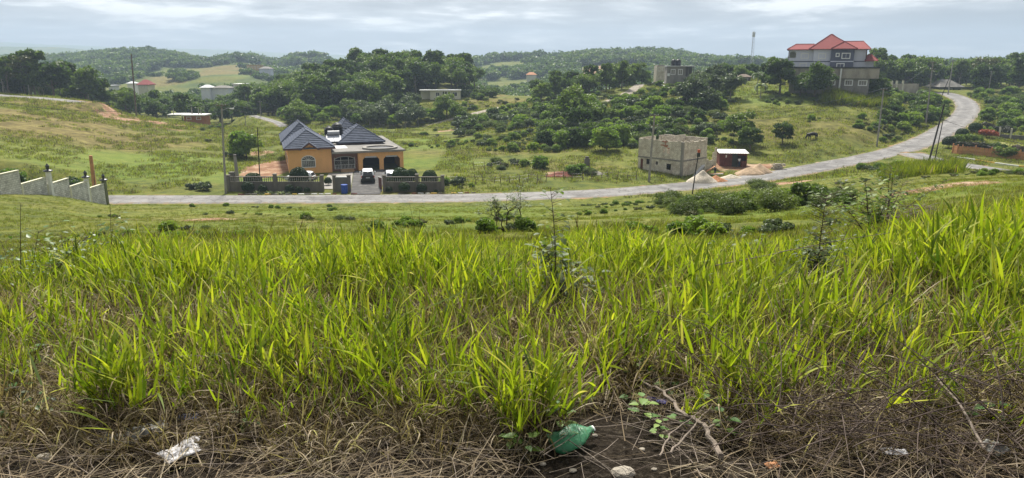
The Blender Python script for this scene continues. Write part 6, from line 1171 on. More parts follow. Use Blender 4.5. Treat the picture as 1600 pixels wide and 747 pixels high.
def shoot(seed, h=.8, green=7, dead=4, lean=.18, leaf=.34, wd=.018):
    g = random.Random(seed); V = []; F = []; A = []; az0 = g.uniform(0, 6.28); P = []
    for k in range(7):
        s = k/6; P.append((math.cos(az0)*lean*s*s*h*1.2, math.sin(az0)*lean*s*s*h*1.2, s*h*.72))
    def at(s): i = min(5, int(s*6)); f = s*6-i; return [P[i][q]*(1-f)+P[i+1][q]*f for q in range(3)]
    # stem as a thin 3-sided stick
    o = len(V)
    for k, p in enumerate(P):
        for j in range(3): a = j*2.094; rr = .0042*(1-.5*k/6); V.append(np.array([p[0]+rr*math.cos(a), p[1]+rr*math.sin(a), p[2]])); A.append((.55, 1.0 if k < 4 else .2, .3))
        if k:
            for j in range(3): F.append((o+3*k-3+j, o+3*k-3+(j+1) % 3, o+3*k+(j+1) % 3, o+3*k+j))
    for i in range(green):
        s = .34+.66*(i+1)/green; leaf_strip(V, F, A, at(min(1, s)), g.uniform(0, 6.28), R(g.choice([g.uniform(35, 60), g.uniform(58, 88), g.uniform(62, 88)])), leaf*g.uniform(.55, 1.1), wd*g.uniform(.75, 1.3), g.choice([.1, .2, .35, .6, 1.3])*g.uniform(.7, 1.2), g.uniform(-.5, .5), min(1, max(0, g.gauss(.5, .25))), 0.0)
    for i in range(dead):
        s = g.uniform(.12, .62); leaf_strip(V, F, A, at(s), g.uniform(0, 6.28), R(g.uniform(0, 60)), leaf*g.uniform(.55, 1.2), wd*g.uniform(.35, .8), g.uniform(1.2, 3.4), g.uniform(-1.2, 1.2), g.random(), 1.0)
    A = np.array(A); me = npmesh('shoot', V, F, {'lc': A[:, 0], 'dead': A[:, 1], 'tt': A[:, 2]}, True); me.materials.append(M['grass']); return me
def thatch(seed):
    g = random.Random(seed); V = []; F = []; A = []
    for i in range(16):
        leaf_strip(V, F, A, (g.gauss(0, .08), g.gauss(0, .08), g.uniform(.01, .3)), g.uniform(0, 6.28), R(g.uniform(-10, 75)), g.uniform(.16, .42), g.uniform(.004, .013), g.uniform(.6, 3.2), g.uniform(-1.5, 1.5), g.random(), 1.0)
    A = np.array(A); me = npmesh('thatch', V, F, {'lc': A[:, 0], 'dead': A[:, 1], 'tt': A[:, 2]*0}, True); me.materials.append(M['grass']); return me
def dead_stalks(seed):
    g = random.Random(seed); V = []; F = []; A = []
    for i in range(15):
        leaf_strip(V, F, A, (g.gauss(0, .05), g.gauss(0, .05), 0), g.uniform(0, 6.28), R(g.uniform(50, 88)), g.uniform(.25, .55), g.uniform(.003, .013), g.choice([.3, .8, 2.2, 3.6, 4.4])*g.uniform(.7, 1.1), g.uniform(-1.5, 1.5), g.random()**.8, 1.0, 7)
    A = np.array(A); me = npmesh('dead_stalk', V, F, {'lc': A[:, 0], 'dead': A[:, 1], 'tt': A[:, 2]*0}, True); me.materials.append(M['grass']); return me
def straw(seed):
    g = random.Random(seed); V = []; F = []; A = []
    for i in range(9):
        leaf_strip(V, F, A, (g.gauss(0, .12), g.gauss(0, .12), g.uniform(.0, .05)), g.uniform(0, 6.28), R(g.uniform(-4, 12)), g.uniform(.08, .34), g.uniform(.002, .007), g.uniform(-.3, .4), g.uniform(-2, 2), g.random()**.8, 1.0, 4, 1)
    A = np.array(A); me = npmesh('straw', V, F, {'lc': A[:, 0], 'dead': A[:, 1], 'tt': A[:, 2]*0}, True); me.materials.append(M['grass']); return me
def tuft(seed, n=22, h=.36, wd=.010, deadf=.2, spread=.14, flat=50, mat='grass_far'):
    g = random.Random(seed); V = []; F = []; A = []
    for i in range(n):
        d = g.random() < deadf
        leaf_strip(V, F, A, (g.gauss(0, spread), g.gauss(0, spread), -.02), g.uniform(0, 6.28), R(g.uniform(flat, 88)), h*g.uniform(.5, 1.2), wd*g.uniform(.6, 1.3), g.uniform(.2, 1.6), g.uniform(-1, 1), min(1, max(0, g.gauss(.5, .22))), 1.0 if d else 0.0, 3)
    A = np.array(A); me = npmesh('tuft', V, F, {'lc': A[:, 0], 'dead': A[:, 1], 'tt': A[:, 2]*.6}, True); me.materials.append(M[mat]); return me
CREST = lambda px: np.interp(px, [0,60,150,300,500,700,820,940,1040,1150,1300,1400,1500,1600], [412,392,372,366,362,366,372,352,366,372,372,345,325,306])
def pxof(x, y, z): return 800+F_PX*x/(y*CP-z*SP)
def hmax(x, y, z, cap): k = kz(CREST(pxof(x, y, z))); return np.clip(k*y-z, .12, cap)
def fgrass():
    x, y, z = wedge(54000, 2.8, 11.5, -90, 1690, 1.55)
    cl = fbm(x*1.5, y*1.5, 2, 91); cl2 = fbm(x*4.2, y*4.2, 2, 93)
    front = np.interp(pxof(x, y, z), [0,120,165,200,240,300,450,540,590,640,700,780,830,890,960,1110,1160,1210,1300,1420,1600], [3.2,3.2,3.0,2.95,3.1,3.25,3.15,3.1,3.0,3.1,3.2,3.0,2.85,3.0,3.55,3.5,2.95,3.3,3.5,3.5,3.3])
    keep = (y > front+rng.normal(0, .16, len(y))) & (rng.random(len(y)) < np.clip(.62+4.4*cl+3.6*cl2, .03, 1)*np.interp(y, [2.9, 3.6, 4.3, 5.0], [.45, .48, .62, 1]))
    x, y, z, cl = x[keep], y[keep], z[keep], cl[keep]
    h = hmax(x, y, z, .82)*(1+.8*cl)*rng.choice([.45, .65, .8, .92, 1.0], len(x))*rng.uniform(.85, 1.1, len(x))*np.interp(y, [2.8, 3.4, 4.4, 5.4], [.48, .62, .86, 1])
    rot = np.stack([rng.normal(.06, .17, len(x)), rng.normal(.12, .17, len(x)), rng.uniform(0, 6.28, len(x))], 1)
    protos = [shoot(200+i, .8, 6+i % 4, 2+i % 4, .1+.25*random.random(), .27+.025*(i % 5), wd=.0185) for i in range(24)]+[shoot(240+i, .74, 2+i % 2, 8+i % 4, .2+.3*random.random(), .30, wd=.015) for i in range(10)]
    scatter('tall_grass', protos, np.stack([x, y, z-.02], 1), h/.84, rot, idx=np.where(rng.random(len(x)) < np.interp(y, [3.0, 3.6, 4.6, 6, 11], [.75, .88, .75, .3, .14]), rng.integers(24, 34, len(x)), rng.integers(0, 24, len(x))))
    # separate young clumps in front of the stand, and the dead upright stalks between them
    CX, CY, CZ, CH = [], [], [], []
    g = random.Random(77); heroes = [(200, 3.15, .55, 26), (585, 3.5, .6, 26), (820, 2.98, .55, 34), (845, 3.1, .5, 22), (1160, 3.15, .6, 16), (175, 3.3, .5, 16), (610, 3.6, .5, 14)]
    cl_ = heroes+[(g.uniform(-60, 1660), g.uniform(3.05, 4.3), g.uniform(.35, .6), g.randint(5, 16)) for _ in range(84)]
    for px, Y, hh_, n_ in cl_:
        if 900 < px < 1110 and Y < 3.7: continue
        c_ = AT(px, Y)
        for _ in range(n_): q = (g.gauss(0, .075), g.gauss(0, .075)); CX.append(c_.x+q[0]); CY.append(c_.y+q[1]); CZ.append(G(c_.x+q[0], c_.y+q[1])-.02); CH.append(hh_*g.uniform(.6, 1.15)/.84)
    n = len(CX); az = np.array([g.uniform(0, 6.28) for _ in range(n)]); rot = np.stack([rng.normal(0, .24, n), rng.normal(0, .24, n), az], 1)
    scatter('grass_clumps', protos, np.stack([CX, CY, CZ], 1), CH, rot, idx=np.where(rng.random(n) < .25, rng.integers(24, 34, n), rng.integers(0, 24, n)))
    ds = [dead_stalks(360+i) for i in range(10)]; x, y, z = wedge(4200, 2.75, 5.4, -90, 1690, 1.0); pq = pxof(x, y, z); k = ((pq < 880) | (pq > 1130) | (y > 3.5)) & (fbm(x*1.8, y*1.8, 2, 95) > -.10) & (rng.random(len(y)) < np.interp(y, [2.75, 3.1, 4.6, 5.4], [.25, .9, .9, .4])); x, y, z = x[k], y[k], z[k]; n = len(x)
    scatter('dead_stalks', ds, np.stack([x, y, z], 1), rng.uniform(.55, 1.15, n)*np.interp(y, [2.75, 3.3, 4], [.55, .8, 1.05]), np.stack([rng.normal(0, .25, n), rng.normal(0, .25, n), rng.uniform(0, 6.28, n)], 1))
    # dry thatch in the dark gaps and along the front
    x, y, z = wedge(8000, 2.7, 8.0, -90, 1690, 1.0); pq = pxof(x, y, z); k = ((pq < 840) | (pq > 1110) | (y > 3.15)) & (rng.random(len(y)) < np.interp(y, [2.9, 3.4, 4.8, 8], [.3, .65, .45, .12])); x, y, z = x[k], y[k], z[k]
    rot = np.stack([rng.normal(0, .35, len(x)), rng.normal(0, .35, len(x)), rng.uniform(0, 6.28, len(x))], 1)
    scatter('dry_thatch', [thatch(300+i) for i in range(14)], np.stack([x, y, z], 1), rng.uniform(.5, 1.0, len(x))*np.interp(y, [2.9, 4.2], [.5, .9]), rot)
    x, y, z = wedge(1900, 2.15, 4.2, -90, 1690, .8)
    pq = pxof(x, y, z); k = rng.random(len(y)) < np.where((pq > 830) & (pq < 1120) & (y < 3.1), .12, .95); x, y, z = x[k], y[k], z[k]
    rot = np.stack([rng.normal(0, .12, len(x)), rng.normal(0, .12, len(x)), rng.uniform(0, 6.28, len(x))], 1)
    scatter('straw_litter', [straw(340+i) for i in range(14)], np.stack([x, y, z+.01], 1), rng.uniform(.6, 1.3, len(x)), rot)
fgrass()
def field():
    x, y, z = wedge(26000, 10.5, 92, -40, 1640, .75); rd_ = road_d(x, y); k = (rd_ > .5) & (fbm(x/3, y/3, 3, 15) > -.14)
    x, y, z = x[k], y[k], z[k]; n = len(x); rot = np.stack([rng.normal(0, .12, n), rng.normal(0, .12, n), rng.uniform(0, 6.28, n)], 1)
    s = rng.uniform(.5, 1.1, n)*np.clip(1.25+2.6*fbm(x/5, y/5, 3, 16), .35, 2.3)
    s = np.minimum(s, np.maximum(.3, hmax(x, y, z, .9)/.36))
    tf = [tuft(400+i, 26, .38, .022, .08+.16*(i % 4), .24) for i in range(12)]
    scatter('field_grass', tf, np.stack([x, y, z], 1), s, rot)
    x, y, z = wedge(42000, 93, 235, -40, 1640, 1.0); rd_ = road_d(x, y); d = blobs(x, y, [(1125,124,8,9,1),(425,262,5,12,1),(1120,262,9,5,1),(1170,262,8,4,1),(880,272,3.5,2.6,1)], .3, 3)
    k = (rd_ > .6) & (fbm(x/6, y/6, 4, 17) > -.08) & (d < .4) & ~((x > -37) & (x < -13) & (y < 143)) & ~((x > -47) & (x < -10) & (y > 93) & (y < 112))
    x, y, z = x[k], y[k], z[k]; n = len(x); rot = np.zeros((n, 3)); rot[:, 2] = rng.uniform(0, 6.28, n)
    s = rng.uniform(.5, 1.3, n)*np.interp(y, [93, 200], [1, 1.5])
    tf = [tuft(430+i, 22, .40, .05, .12+.14*(i % 4), .36, 30) for i in range(10)]
    scatter('hill_grass', tf, np.stack([x, y, z], 1), s, rot)
    # cane grass in front of the retaining wall and on the near bank
    P_ = []
    for a, b, c, d_, n_ in [(1288,1392,171,181,900),(1380,1500,60,74,420),(1430,1490,88,98,120),(1140,1170,24,30,0),(1085,1160,17,21,0)]:
        for _ in range(n_): P_.append(AT(random.uniform(a, b), random.uniform(c, d_)))
    P_ = np.array([tuple(p) for p in P_]); n = len(P_); rot = np.stack([rng.normal(0, .15, n), rng.normal(0, .15, n), rng.uniform(0, 6.28, n)], 1)
    s = np.where(P_[:, 1] > 150, 2.3, np.where(P_[:, 1] > 50, 1.25, .95))*rng.uniform(.7, 1.25, n)
    scatter('cane_grass', [tuft(450+i, 16, .95, .045, .05, .2, 62) for i in range(6)], P_, s, rot)
field()
# broad-leaved weeds low in the gaps
def weed(seed, n=16, lf=.07, h=.2):
    g = random.Random(seed); V = []; F = []; LC = []
    for i in range(n):
        az = g.uniform(0, 6.28); q = g.uniform(.02, .17); c = Vector((q*math.cos(az), q*math.sin(az), g.uniform(.02, h))); l = lf*g.uniform(.6, 1.2); up = R(g.uniform(-30, 35)); a2 = az+g.uniform(-.7, .7)
        dv = Vector((math.cos(a2)*math.cos(up), math.sin(a2)*math.cos(up), math.sin(up))); sd_ = dv.cross(Vector((0, 0, 1))).normalized(); nn = sd_.cross(dv)
        o = len(V); pts = [(0, 0, 0), (.3, .30, .06), (.65, .26, .04), (1, 0, -.08), (.65, -.26, .04), (.3, -.30, .06), (.4, 0, -.03)]
        for a, b, c_ in pts: V.append(c+dv*a*l+sd_*b*l+nn*c_*l); 
        lc = g.random(); LC += [lc]*7; F += [(o, o+1, o+6), (o+1, o+2, o+6), (o+2, o+3, o+6), (o+3, o+4, o+6), (o+4, o+5, o+6), (o+5, o, o+6)]
    me = npmesh('weed', V, F, {'lc': LC}); me.materials.append(M['weed']); return me
M['weed'] = leafmat('weed', (.02, .05, .012), (.04, .095, .02), (.09, .17, .03), .3, .45)
wp = [weed(500+i, 14+i, .06+.008*(i % 4), .16+.04*(i % 3)) for i in range(8)]
x, y, z = wedge(2600, 3.0, 9.0, -90, 1690, .9); q_ = fbm(x*.8, y*.8, 3, 99); pq = pxof(x, y, z)
k = (rng.random(len(x)) < np.clip(.04+.8*q_, .0, .5)) | ((pq < 110) & (y < 5.6) & (rng.random(len(x)) < .35)); x, y, z = x[k], y[k], z[k]; n = len(x)
scatter('broadleaf_weeds', wp, np.stack([x, y, z+rng.uniform(0, .08, n)*(y > 4)], 1), rng.uniform(.3, .75, n), np.stack([rng.normal(0, .2, n), rng.normal(0, .2, n), rng.uniform(0, 6.28, n)], 1))
# ------------------------------------------------------------------ things near the camera
M['bottle'] = (lambda t: (t.b.inputs['Transmission Weight'].__setattr__('default_value', .45), t.col(t.ramp(t.noise(12, 5, .7), [(.35, (.03, .20, .09)), (.55, (.07, .34, .16)), (.74, (.26, .46, .30))])), t.bump(t.noise(14, 3, .6), .01, .7), t.m)[-1])(NT('green_bottle_plastic', .42, .3))
M['film'] = (lambda t: (t.b.inputs['Transmission Weight'].__setattr__('default_value', .2), t.col(t.ramp(t.noise(14, 6, .7), [(.35, (.07, .07, .06)), (.65, (.34, .34, .32))])), t.bump(t.noise(20, 5, .6), .01, .9), t.m)[-1])(NT('crumpled_film', .5, .3))
M['paper'] = (lambda t: (t.col(t.ramp(t.noise(22, 6, .75), [(.38, (.03, .03, .03)), (.48, (.55, .54, .56)), (.8, (.78, .78, .80))])), t.bump(t.noise(16, 5, .6), .01, .8), t.m)[-1])(NT('torn_paper', .8, .2))
M['purple'] = mplain('purple_wrapper', (.06, .05, .28), .35, .4, 20, .01, 0, .5); M['bluebit'] = mplain('blue_wrapper', (.03, .08, .30), .4, .4, 20, .01, 0, .5); M['stone'] = mplain('pale_stone', (.38, .34, .28), .9, .35, 25, .01)
M['twig'] = mplain('grey_twig', (.22, .18, .145), .85, .45, 20, .004); M['twig_dark'] = mplain('dark_twig', (.085, .062, .05), .85, .45, 20, .004)
def crumple(name, px, py, sx_, sy_, h, mat, label, cat, rz, seed, n=16, parts=None):
    p = HIT(px, py); V = []; F = []
    for j in range(n+1):
        for i in range(n+1):
            u, v = i/n*2-1, j/n*2-1; w_ = float(fbm(np.array([u*2.5+seed*3.1]), np.array([v*2.5]), 4, seed)[0]); w2 = float(fbm(np.array([u*3.5]), np.array([v*3.5+seed]), 3, seed+5)[0])
            V.append((u*sx_*(1+.5*w2), v*sy_*(1+.6*w_), h*(.55+1.3*w_)*(1-.5*max(abs(u), abs(v))**3)+.012))
    F = [(j*(n+1)+i, j*(n+1)+i+1, (j+1)*(n+1)+i+1, (j+1)*(n+1)+i) for j in range(n) for i in range(n)]; o = obj(name, npmesh(name, V, F, None, True), M[mat]); o.location = p+Vector((0, 0, .03)); o.rotation_euler = (R(10), 0, R(rz)); s = o.modifiers.new('thick', 'SOLIDIFY'); s.thickness = .003; return tag(o, label, cat)
# flattened green bottle
p = HIT(893, 700); B_ = thing('bottle', 'crushed green plastic bottle lying at the edge of the bare patch', 'bottle', p+Vector((0, 0, .05)), R(24)); V = []; F = []; n = 20
prof = [(-.135, .030), (-.128, .052), (-.10, .060), (-.05, .057), (0, .059), (.04, .056), (.075, .046), (.10, .030), (.118, .017), (.135, .0155)]
for j, (x, r_) in enumerate(prof):
    for k in range(n):
        a = 2*math.pi*k/n; dent = 1+.16*math.sin(3*a+j*1.3)*(1 if 0 < j < 7 else 0); V.append((x, r_*1.12*math.cos(a)*dent, r_*(.70 if j < 7 else .95)*math.sin(a)*dent))
F = [(j*n+k, j*n+(k+1) % n, (j+1)*n+(k+1) % n, (j+1)*n+k) for j in range(len(prof)-1) for k in range(n)]+[tuple(range(n-1, -1, -1))]
q = MB(); q.add(V, F); o = obj('body', q.mesh('body', True), M['bottle'], B_); B_.scale = (.80, .92, .5); B_.rotation_euler = (R(20), R(-6), R(28)); obj('neck_ring', MB().tube([(.130, 0, 0), (.136, 0, 0), (.142, 0, 0)], .019, 14), M['bottle'], B_); obj('cap', MB().tube([(.1425, 0, 0), (.152, 0, 0)], .0165, 14), M['white'], B_)
q = MB(); q.tube([(-.02, 0, .0435), (.03, 0, .0435)], .004, 4); crumple('plastic_bag', 232, 692, .085, .05, .05, 'film', 'crumpled translucent plastic cup with ridges beside the straw clump', 'litter', 20, 2); crumple('plastic_bag', 190, 703, .09, .035, .03, 'film', 'flattened clear plastic film left of the ridged cup', 'litter', 4, 3)
crumple('paper_scrap', 283, 722, .075, .05, .03, 'paper', 'torn white paper scrap mottled with mud', 'litter', 50, 4); crumple('paper_scrap', 304, 704, .03, .02, .02, 'paper', 'small cream scrap above the torn white paper', 'litter', 10, 5); crumple('wrapper', 297, 666, .05, .025, .02, 'bluebit', 'blue wrapper tucked in the straw at left', 'litter', 15, 6)
crumple('wrapper', 1024, 638, .06, .022, .02, 'purple', 'purple-blue wrapper under the long fallen stick', 'litter', -20, 7); crumple('plastic_cup', 1547, 719, .05, .04, .05, 'film', 'clouded plastic cup in the dead brush at right', 'litter', 30, 8); crumple('plastic_bag', 1596, 640, .05, .06, .05, 'film', 'pale plastic rag caught in the brush at the right edge', 'litter', 60, 9)
crumple('bark_flake', 1395, 722, .05, .02, .02, 'paper', 'mottled pale bark flake in the brush at lower right', 'bark flake', -8, 10); crumple('dry_leaf', 1205, 742, .03, .02, .02, 'wood', 'curled tan dry leaf at the bottom edge', 'leaf', 20, 11)
for k, (px, py, s, lb) in enumerate([(973, 744, .04, 'cream stone at the bottom edge below the bare patch'), (929, 684, .012, 'small white pebble beside the bottle neck'), (1003, 705, .012, 'white pebble on the bare patch'), (1022, 738, .010, 'tiny white pebble right of the cream stone'), (895, 741, .014, 'grey pebble left of the cream stone'), (70, 722, .03, 'pale flat stone in the straw at lower left'), (848, 727, .013, 'pale pebble below the green bottle')]):
    p = HIT(px, py); bm = bmesh.new(); bmesh.ops.create_icosphere(bm, subdivisions=2, radius=s); g = random.Random(k)
    for v in bm.verts: v.co = Vector((v.co.x*1.2, v.co.y, v.co.z*.6))*(1+.25*(g.random()-.5))
    me = bpy.data.meshes.new('stone'); bm.to_mesh(me); bm.free(); o = obj('stone', me, M['stone']); o.location = p+Vector((0, 0, s*.4)); tag(o, lb, 'stone')
def stick(pts, r0, r1, mat, label, forks=(), seed=1, dz=.09, name='fallen_stick'):
    P = [HIT(px, py)+Vector((0, 0, dz+(e if e else 0))) for px, py, e in pts]; g = random.Random(seed); Q = []
    for i in range(len(P)-1):
        for k in range(5): Q.append(P[i].lerp(P[i+1], k/5)+Vector((g.uniform(-1, 1), g.uniform(-1, 1), g.uniform(-.3, .6)))*r0*.9)
    Q.append(P[-1]); n = len(Q); mb = MB(); mb.tube([q-Q[0] for q in Q], [r0+(r1-r0)*i/(n-1) for i in range(n)], 7)
    for f, dv, ln in forks: q = Q[int(f*(n-1))]-Q[0]; mb.tube([q, q+Vector(dv)*ln*.5, q+Vector(dv)*ln+Vector((0, 0, .01))], [r0*.5, r0*.35, r0*.15], 5)
    o = obj(name, mb, M[mat]); o.location = Q[0]; return tag(o, label, 'stick')
stick([(1128, 746, 0), (1095, 695, 0), (1060, 668, 0), (1035, 645, .02), (1005, 628, .02), (965, 598, .05)], .013, .004, 'twig', 'long pale fallen stick slanting up through the bare patch', [(.3, (-.6, .1, .1), .2), (.62, (.8, .4, .1), .25)])
stick([(1045, 742, 0), (1075, 706, 0), (1110, 666, .02)], .006, .003, 'twig', 'thin straight twig crossing the foot of the long stick', seed=2); stick([(1030, 746, 0), (1045, 712, .01), (1095, 676, .02)], .005, .002, 'twig', 'slender bent twig left of the straight one', seed=3); stick([(1100, 702, 0), (1135, 684, .01)], .006, .004, 'twig', 'short grey twig right of the long stick', seed=4)
stick([(1105, 508, .35), (1200, 492, .4), (1290, 476, .45), (1380, 468, .5)], .005, .002, 'twig', 'long pale dry stem lying across the grass at right', seed=5, dz=.1); stick([(1530, 745, .05), (1490, 690, .1), (1450, 650, .14), (1412, 636, .2)], .006, .003, 'twig', 'pale arching dry stalk in the brush at lower right', seed=6, dz=.08)
# dead brush, lower right: many interlaced canes (stuff)
def brush():
    g = random.Random(8); mb = MB()
    for k in range(330):
        px = g.uniform(1200, 1680); py = g.triangular(610, 760, 710); p = HIT(px, py)+Vector((0, 0, g.uniform(.0, .22))); az = g.gauss(.15, .8)+(math.pi if g.random() < .5 else 0); ln = g.uniform(.25, .9); c = g.uniform(-.5, .5); Q = []; el = g.uniform(-.1, .8)
        for i in range(7): Q.append(p.copy()); p = p+Vector((math.cos(az)*math.cos(el), math.sin(az)*math.cos(el), math.sin(el)))*ln/6; az += c/6; el -= g.uniform(0, .16)
        r_ = g.uniform(.0012, .0038); mb.tube(Q, [r_*(1-.1*i) for i in range(7)], 4, False)
    o = obj('dead_brush', mb, M['twig_dark'], kind='stuff'); mb = MB()
    for k in range(260):
        px = g.uniform(-40, 1680); py = g.uniform(600, 760); p = HIT(px, py)+Vector((0, 0, g.uniform(.0, .08))); az = g.uniform(0, 6.28); ln = g.uniform(.15, .6); Q = []
        for i in range(5): Q.append(p.copy()); az += g.uniform(-.25, .25); p = p+Vector((math.cos(az), math.sin(az), g.uniform(-.05, .15)))*ln/4
        r_ = g.uniform(.0012, .003); mb.tube(Q, [r_*(1-.12*i) for i in range(5)], 4, False)
    obj('scattered_twigs', mb, M['twig'], kind='stuff')
brush()
# ------------------------------------------------------------------ saplings and weeds that stand out of the grass
def broadleaf(V, F, LC, c, dv, l, wr=.34, lc=.5, curl=.12):
    sd_ = dv.cross(Vector((0, 0, 1))); sd_ = sd_.normalized() if sd_.length > .01 else Vector((1, 0, 0)); nn = sd_.cross(dv); o = len(V)
    for a, b, z in [(0, 0, 0), (.22, wr, .05), (.55, wr*.92, .05-curl*.3), (.85, wr*.4, -curl*.6), (1, 0, -curl), (.85, -wr*.4, -curl*.6), (.55, -wr*.92, .05-curl*.3), (.22, -wr, .05), (.5, 0, -.05)]: V.append(c+dv*a*l+sd_*b*l+nn*z*l); LC.append(lc)
    F += [(o+i, o+(i+1) % 8, o+8) for i in range(8)]
def tri_obj(name, V, F, LC, mat, parent): me = npmesh(name, V, F, {'lc': LC}); me.materials.append(M[mat]); return obj(name, me, None, parent)
def sapling(px, Y, pxt, pyt, label, stems, mat='weed', leaf=.06, dens=60, seed=1, r=.007, bark='twig_dark', spread=.10, start=.25, cat='plant', name='sapling', side=1.0):
    a = AT(px, Y); top = PT(pxt, pyt, Y); S_ = thing(name, label, cat, a); g = random.Random(seed); V = []; F = []; LC = []; mb = MB(); tv = top-a
    for s_ in range(stems):
        off = Vector((g.gauss(0, spread), g.gauss(0, spread*.6), 0)) if s_ else Vector((0, 0, 0)); hh_ = 1 if s_ == 0 else g.uniform(.5, .9); P = []; bend = Vector((g.uniform(-.04, .04), g.uniform(-.04, .04), 0))
        for i in range(9): f = i/8; P.append(tv*f*hh_+off*f+bend*math.sin(f*7)*tv.z*.3)
        P[0] = P[0]-Vector((0, 0, .1)); mb.tube(P, [r*(1-.75*i/8) for i in range(9)], 6); 
        for k in range(dens//stems):
            f = start+(1-start)*g.random()**.9; i = min(7, int(f*8)); q = P[i].lerp(P[i+1], f*8-i); az = g.uniform(0, 6.28); el = g.uniform(-.5, .7); tw = g.uniform(.02, .16)*side; e = q+Vector((math.cos(az)*tw, math.sin(az)*tw, tw*.4))
            if tw > .05: mb.tube([q, e], [r*.3, r*.15], 3, False)
            broadleaf(V, F, LC, e, Vector((math.cos(az)*math.cos(el), math.sin(az)*math.cos(el), math.sin(el))), leaf*g.uniform(.55, 1.25), .36, g.random(), g.uniform(0, .4))
    obj('stem', mb, M[bark], S_); tri_obj('foliage', V, F, LC, mat, S_); return S_
M['weed_grey'] = leafmat('weed_grey', (.06, .09, .035), (.12, .17, .06), (.24, .30, .11), .42)
sapling(873, 5.0, 861, 292, 'tall leafy weed rising out of the grass near the centre', 3, 'weed_grey', .055, 230, 3, .007, spread=.05, start=.12, side=.8); sapling(868, 5.05, 905, 300+110, 'lower leafy shoots around the foot of the tall central weed', 5, 'weed_grey', .065, 190, 4, .006, spread=.17, start=.1)
sapling(1268, 5.6, 1291, 304, 'tall brown twiggy weed with small sparse leaves right of centre', 2, 'weed_grey', .045, 420, 5, .007, spread=.09, start=.25, side=1.0); sapling(1278, 5.8, 1330, 345, 'thin slanting twig beside the brown twiggy weed', 3, 'weed_grey', .035, 54, 6, .005, spread=.10, start=.3)
sapling(1360, 10.5, 1352, 282, 'young lime-leaved shrub standing in the right-hand grass', 6, 'weed_lime' if 'weed_lime' in M else 'leaf_lime', .085, 300, 7, .010, spread=.34, start=.35, side=1.8); sapling(1183, 7.2, 1181, 372, 'small round-leaved weed in the grass right of centre', 3, 'leaf_lime', .07, 60, 8, .005, spread=.07, start=.3)
sapling(176, 7.0, 172, 318, 'thin dark sapling with tufts of leaves at left', 3, 'weed', .055, 60, 9, .006, spread=.06, start=.3); sapling(33, 6.0, 32, 318, 'tall thin dark stalk with dry seed heads at far left', 1, 'weed_grey', .03, 26, 10, .006, 'twig_dark', .02, .3, side=.4)
sapling(40, 6.2, 60, 362, 'leafy undergrowth shrub in the left grass', 6, 'weed', .05, 160, 11, .006, spread=.3, start=.2, side=1.6); sapling(110, 6.8, 95, 365, 'leafy undergrowth shrub behind the left grass tufts', 6, 'weed_grey', .06, 220, 12, .006, spread=.3, start=.2, side=1.6)
sapling(658, 9, 640, 318, 'bare slender twig sticking up behind the grass left of centre', 2, 'weed_grey', .02, 16, 13, .006, spread=.08, start=.5, side=.4); sapling(1075, 6.6, 1130, 330, 'tall arching grass-like weed right of centre', 3, 'weed_grey', .04, 30, 14, .004, spread=.2, start=.3)
sapling(1385, 16, 1392, 262, 'thin shrub standing in front of the brown bank', 7, 'leaf_mid', .09, 260, 15, .012, spread=.5, start=.3, side=2.2)
# thorny shrub with crooked bare branches
def crooked():
    a = AT(793, 21); r = thing('thorn_shrub', 'crooked half-bare thorn shrub with dark twisted limbs before the road', 'shrub', a); g = random.Random(4); mb = MB(); V = []; F = []; LC = []
    def br(p, d, ln, rr, lv):
        Q = [p]; 
        for i in range(5): d = (d+Vector((g.gauss(0, .28), g.gauss(0, .28), g.gauss(.03, .2)))).normalized(); p = p+d*ln/5; Q.append(p)
        mb.tube(Q, [rr*(1-.13*i) for i in range(6)], 5 if lv < 2 else 3, False)
        if lv < 4:
            for _ in range(3 if lv < 3 else 2): br(Q[g.randint(2, 5)], (d+Vector((g.gauss(0, .8), g.gauss(0, .8), g.gauss(.1, .45)))).normalized(), ln*g.uniform(.5, .75), rr*.5, lv+1)
        if lv >= 3:
            for _ in range(5): az = g.uniform(0, 6.28); broadleaf(V, F, LC, Q[g.randint(1, 5)], Vector((math.cos(az), math.sin(az), g.uniform(-.3, .5))).normalized(), g.uniform(.035, .07), .36, g.random(), .1)
    for dx_, dz_ in ((-.75, .6), (.5, .7), (.1, 1.0), (-.3, .75)): br(Vector((0, 0, -.05)), Vector((dx_, g.uniform(-.3, .3), dz_)).normalized(), .75, .032, 0)
    obj('branches', mb, M['twig_dark'], r); tri_obj('foliage', V, F, LC, 'weed_grey', r)
crooked()
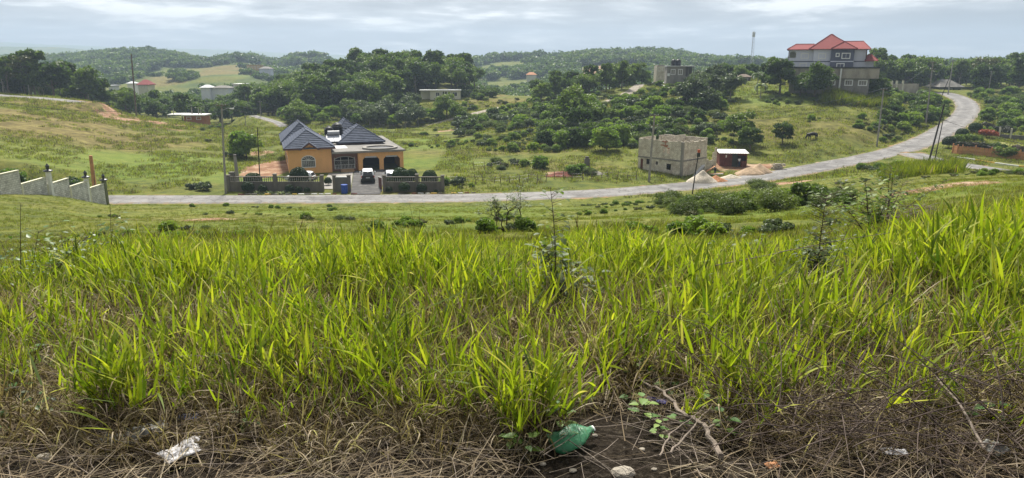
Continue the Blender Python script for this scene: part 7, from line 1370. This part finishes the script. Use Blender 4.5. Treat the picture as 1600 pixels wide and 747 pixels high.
# seedlings on the bare patch
def seedling(px, py, s, label, seed):
    p = HIT(px, py); r = thing('seedling', label, 'seedling', p, 0, 'broad-leaved seedlings on and around the bare patch', s); g = random.Random(seed); V = []; F = []; LC = []; mb = MB()
    for k in range(g.randint(5, 9)): az = k*2.4+g.uniform(-.3, .3); h = .02+.012*k; e = Vector((math.cos(az)*.02, math.sin(az)*.02, h+.02)); mb.tube([(0, 0, 0), (0, 0, h), e], [.002, .0016, .001], 3, False); broadleaf(V, F, LC, e, Vector((math.cos(az), math.sin(az), .15)).normalized(), g.uniform(.035, .06), .33, g.random(), .2)
    obj('stem', mb, M['weed'], r); tri_obj('foliage', V, F, LC, 'weed_bright', r)
M['weed_bright'] = leafmat('weed_bright', (.04, .10, .02), (.08, .18, .03), (.20, .30, .05), .35)
for k, (px, py, s, lb) in enumerate([(1005, 665, 1.25, 'bushiest seedling in the middle of the bare patch'), (875, 678, 1.2, 'seedling just above the green bottle'), (1045, 628, 1.2, 'seedling beside the purple wrapper'), (985, 640, .9, 'small seedling left of the long stick'), (1000, 610, 1.4, 'seedling at the upper edge of the bare patch'), (1027, 594, 1.0, 'yellowish round-leaved seedling under the grass edge'), (820, 720, 1.3, 'seedling left of the green bottle at the bottom'), (1130, 690, 1.2, 'seedling right of the long stick'), (1030, 695, .8, 'small pale seedling below the bushiest one'), (1060, 672, .9, 'flat two-leaved seedling against the long stick'), (1108, 655, 1.1, 'seedling near the right end of the bare patch'), (1540, 675, 1.5, 'dark seedling deep in the brush at right'), (25, 640, 1.6, 'leafy seedling in the shade at lower left'), (50, 600, 1.6, 'second leafy seedling in the shade at lower left'), (985, 588, 1.2, 'seedling hugging the foot of the grass right of centre'), (800, 708, 1.0, 'low seedling in the straw left of the bottle')]): seedling(px, py, s, lb, 40+k)
# grey rubbly heap in the right-hand grass
p = HIT(1430, 352); r = thing('stick_pile', 'low grey pile of dead sticks and rubble in the right-hand grass', 'pile', p); mb = MB(); g = random.Random(6)
for k in range(150): u, v = g.gauss(0, .38), g.gauss(0, .22); az = g.uniform(-.8, .8); ln = g.uniform(.1, .4); z = max(.0, .34-.4*abs(u))*g.random()+.08; mb.tube([(u, v, z), (u+math.cos(az)*ln, v+math.sin(az)*ln, z+g.uniform(-.05, .08))], [.008, .004], 4, False)
obj('sticks', mb, M['twig'], r, kind='stuff')
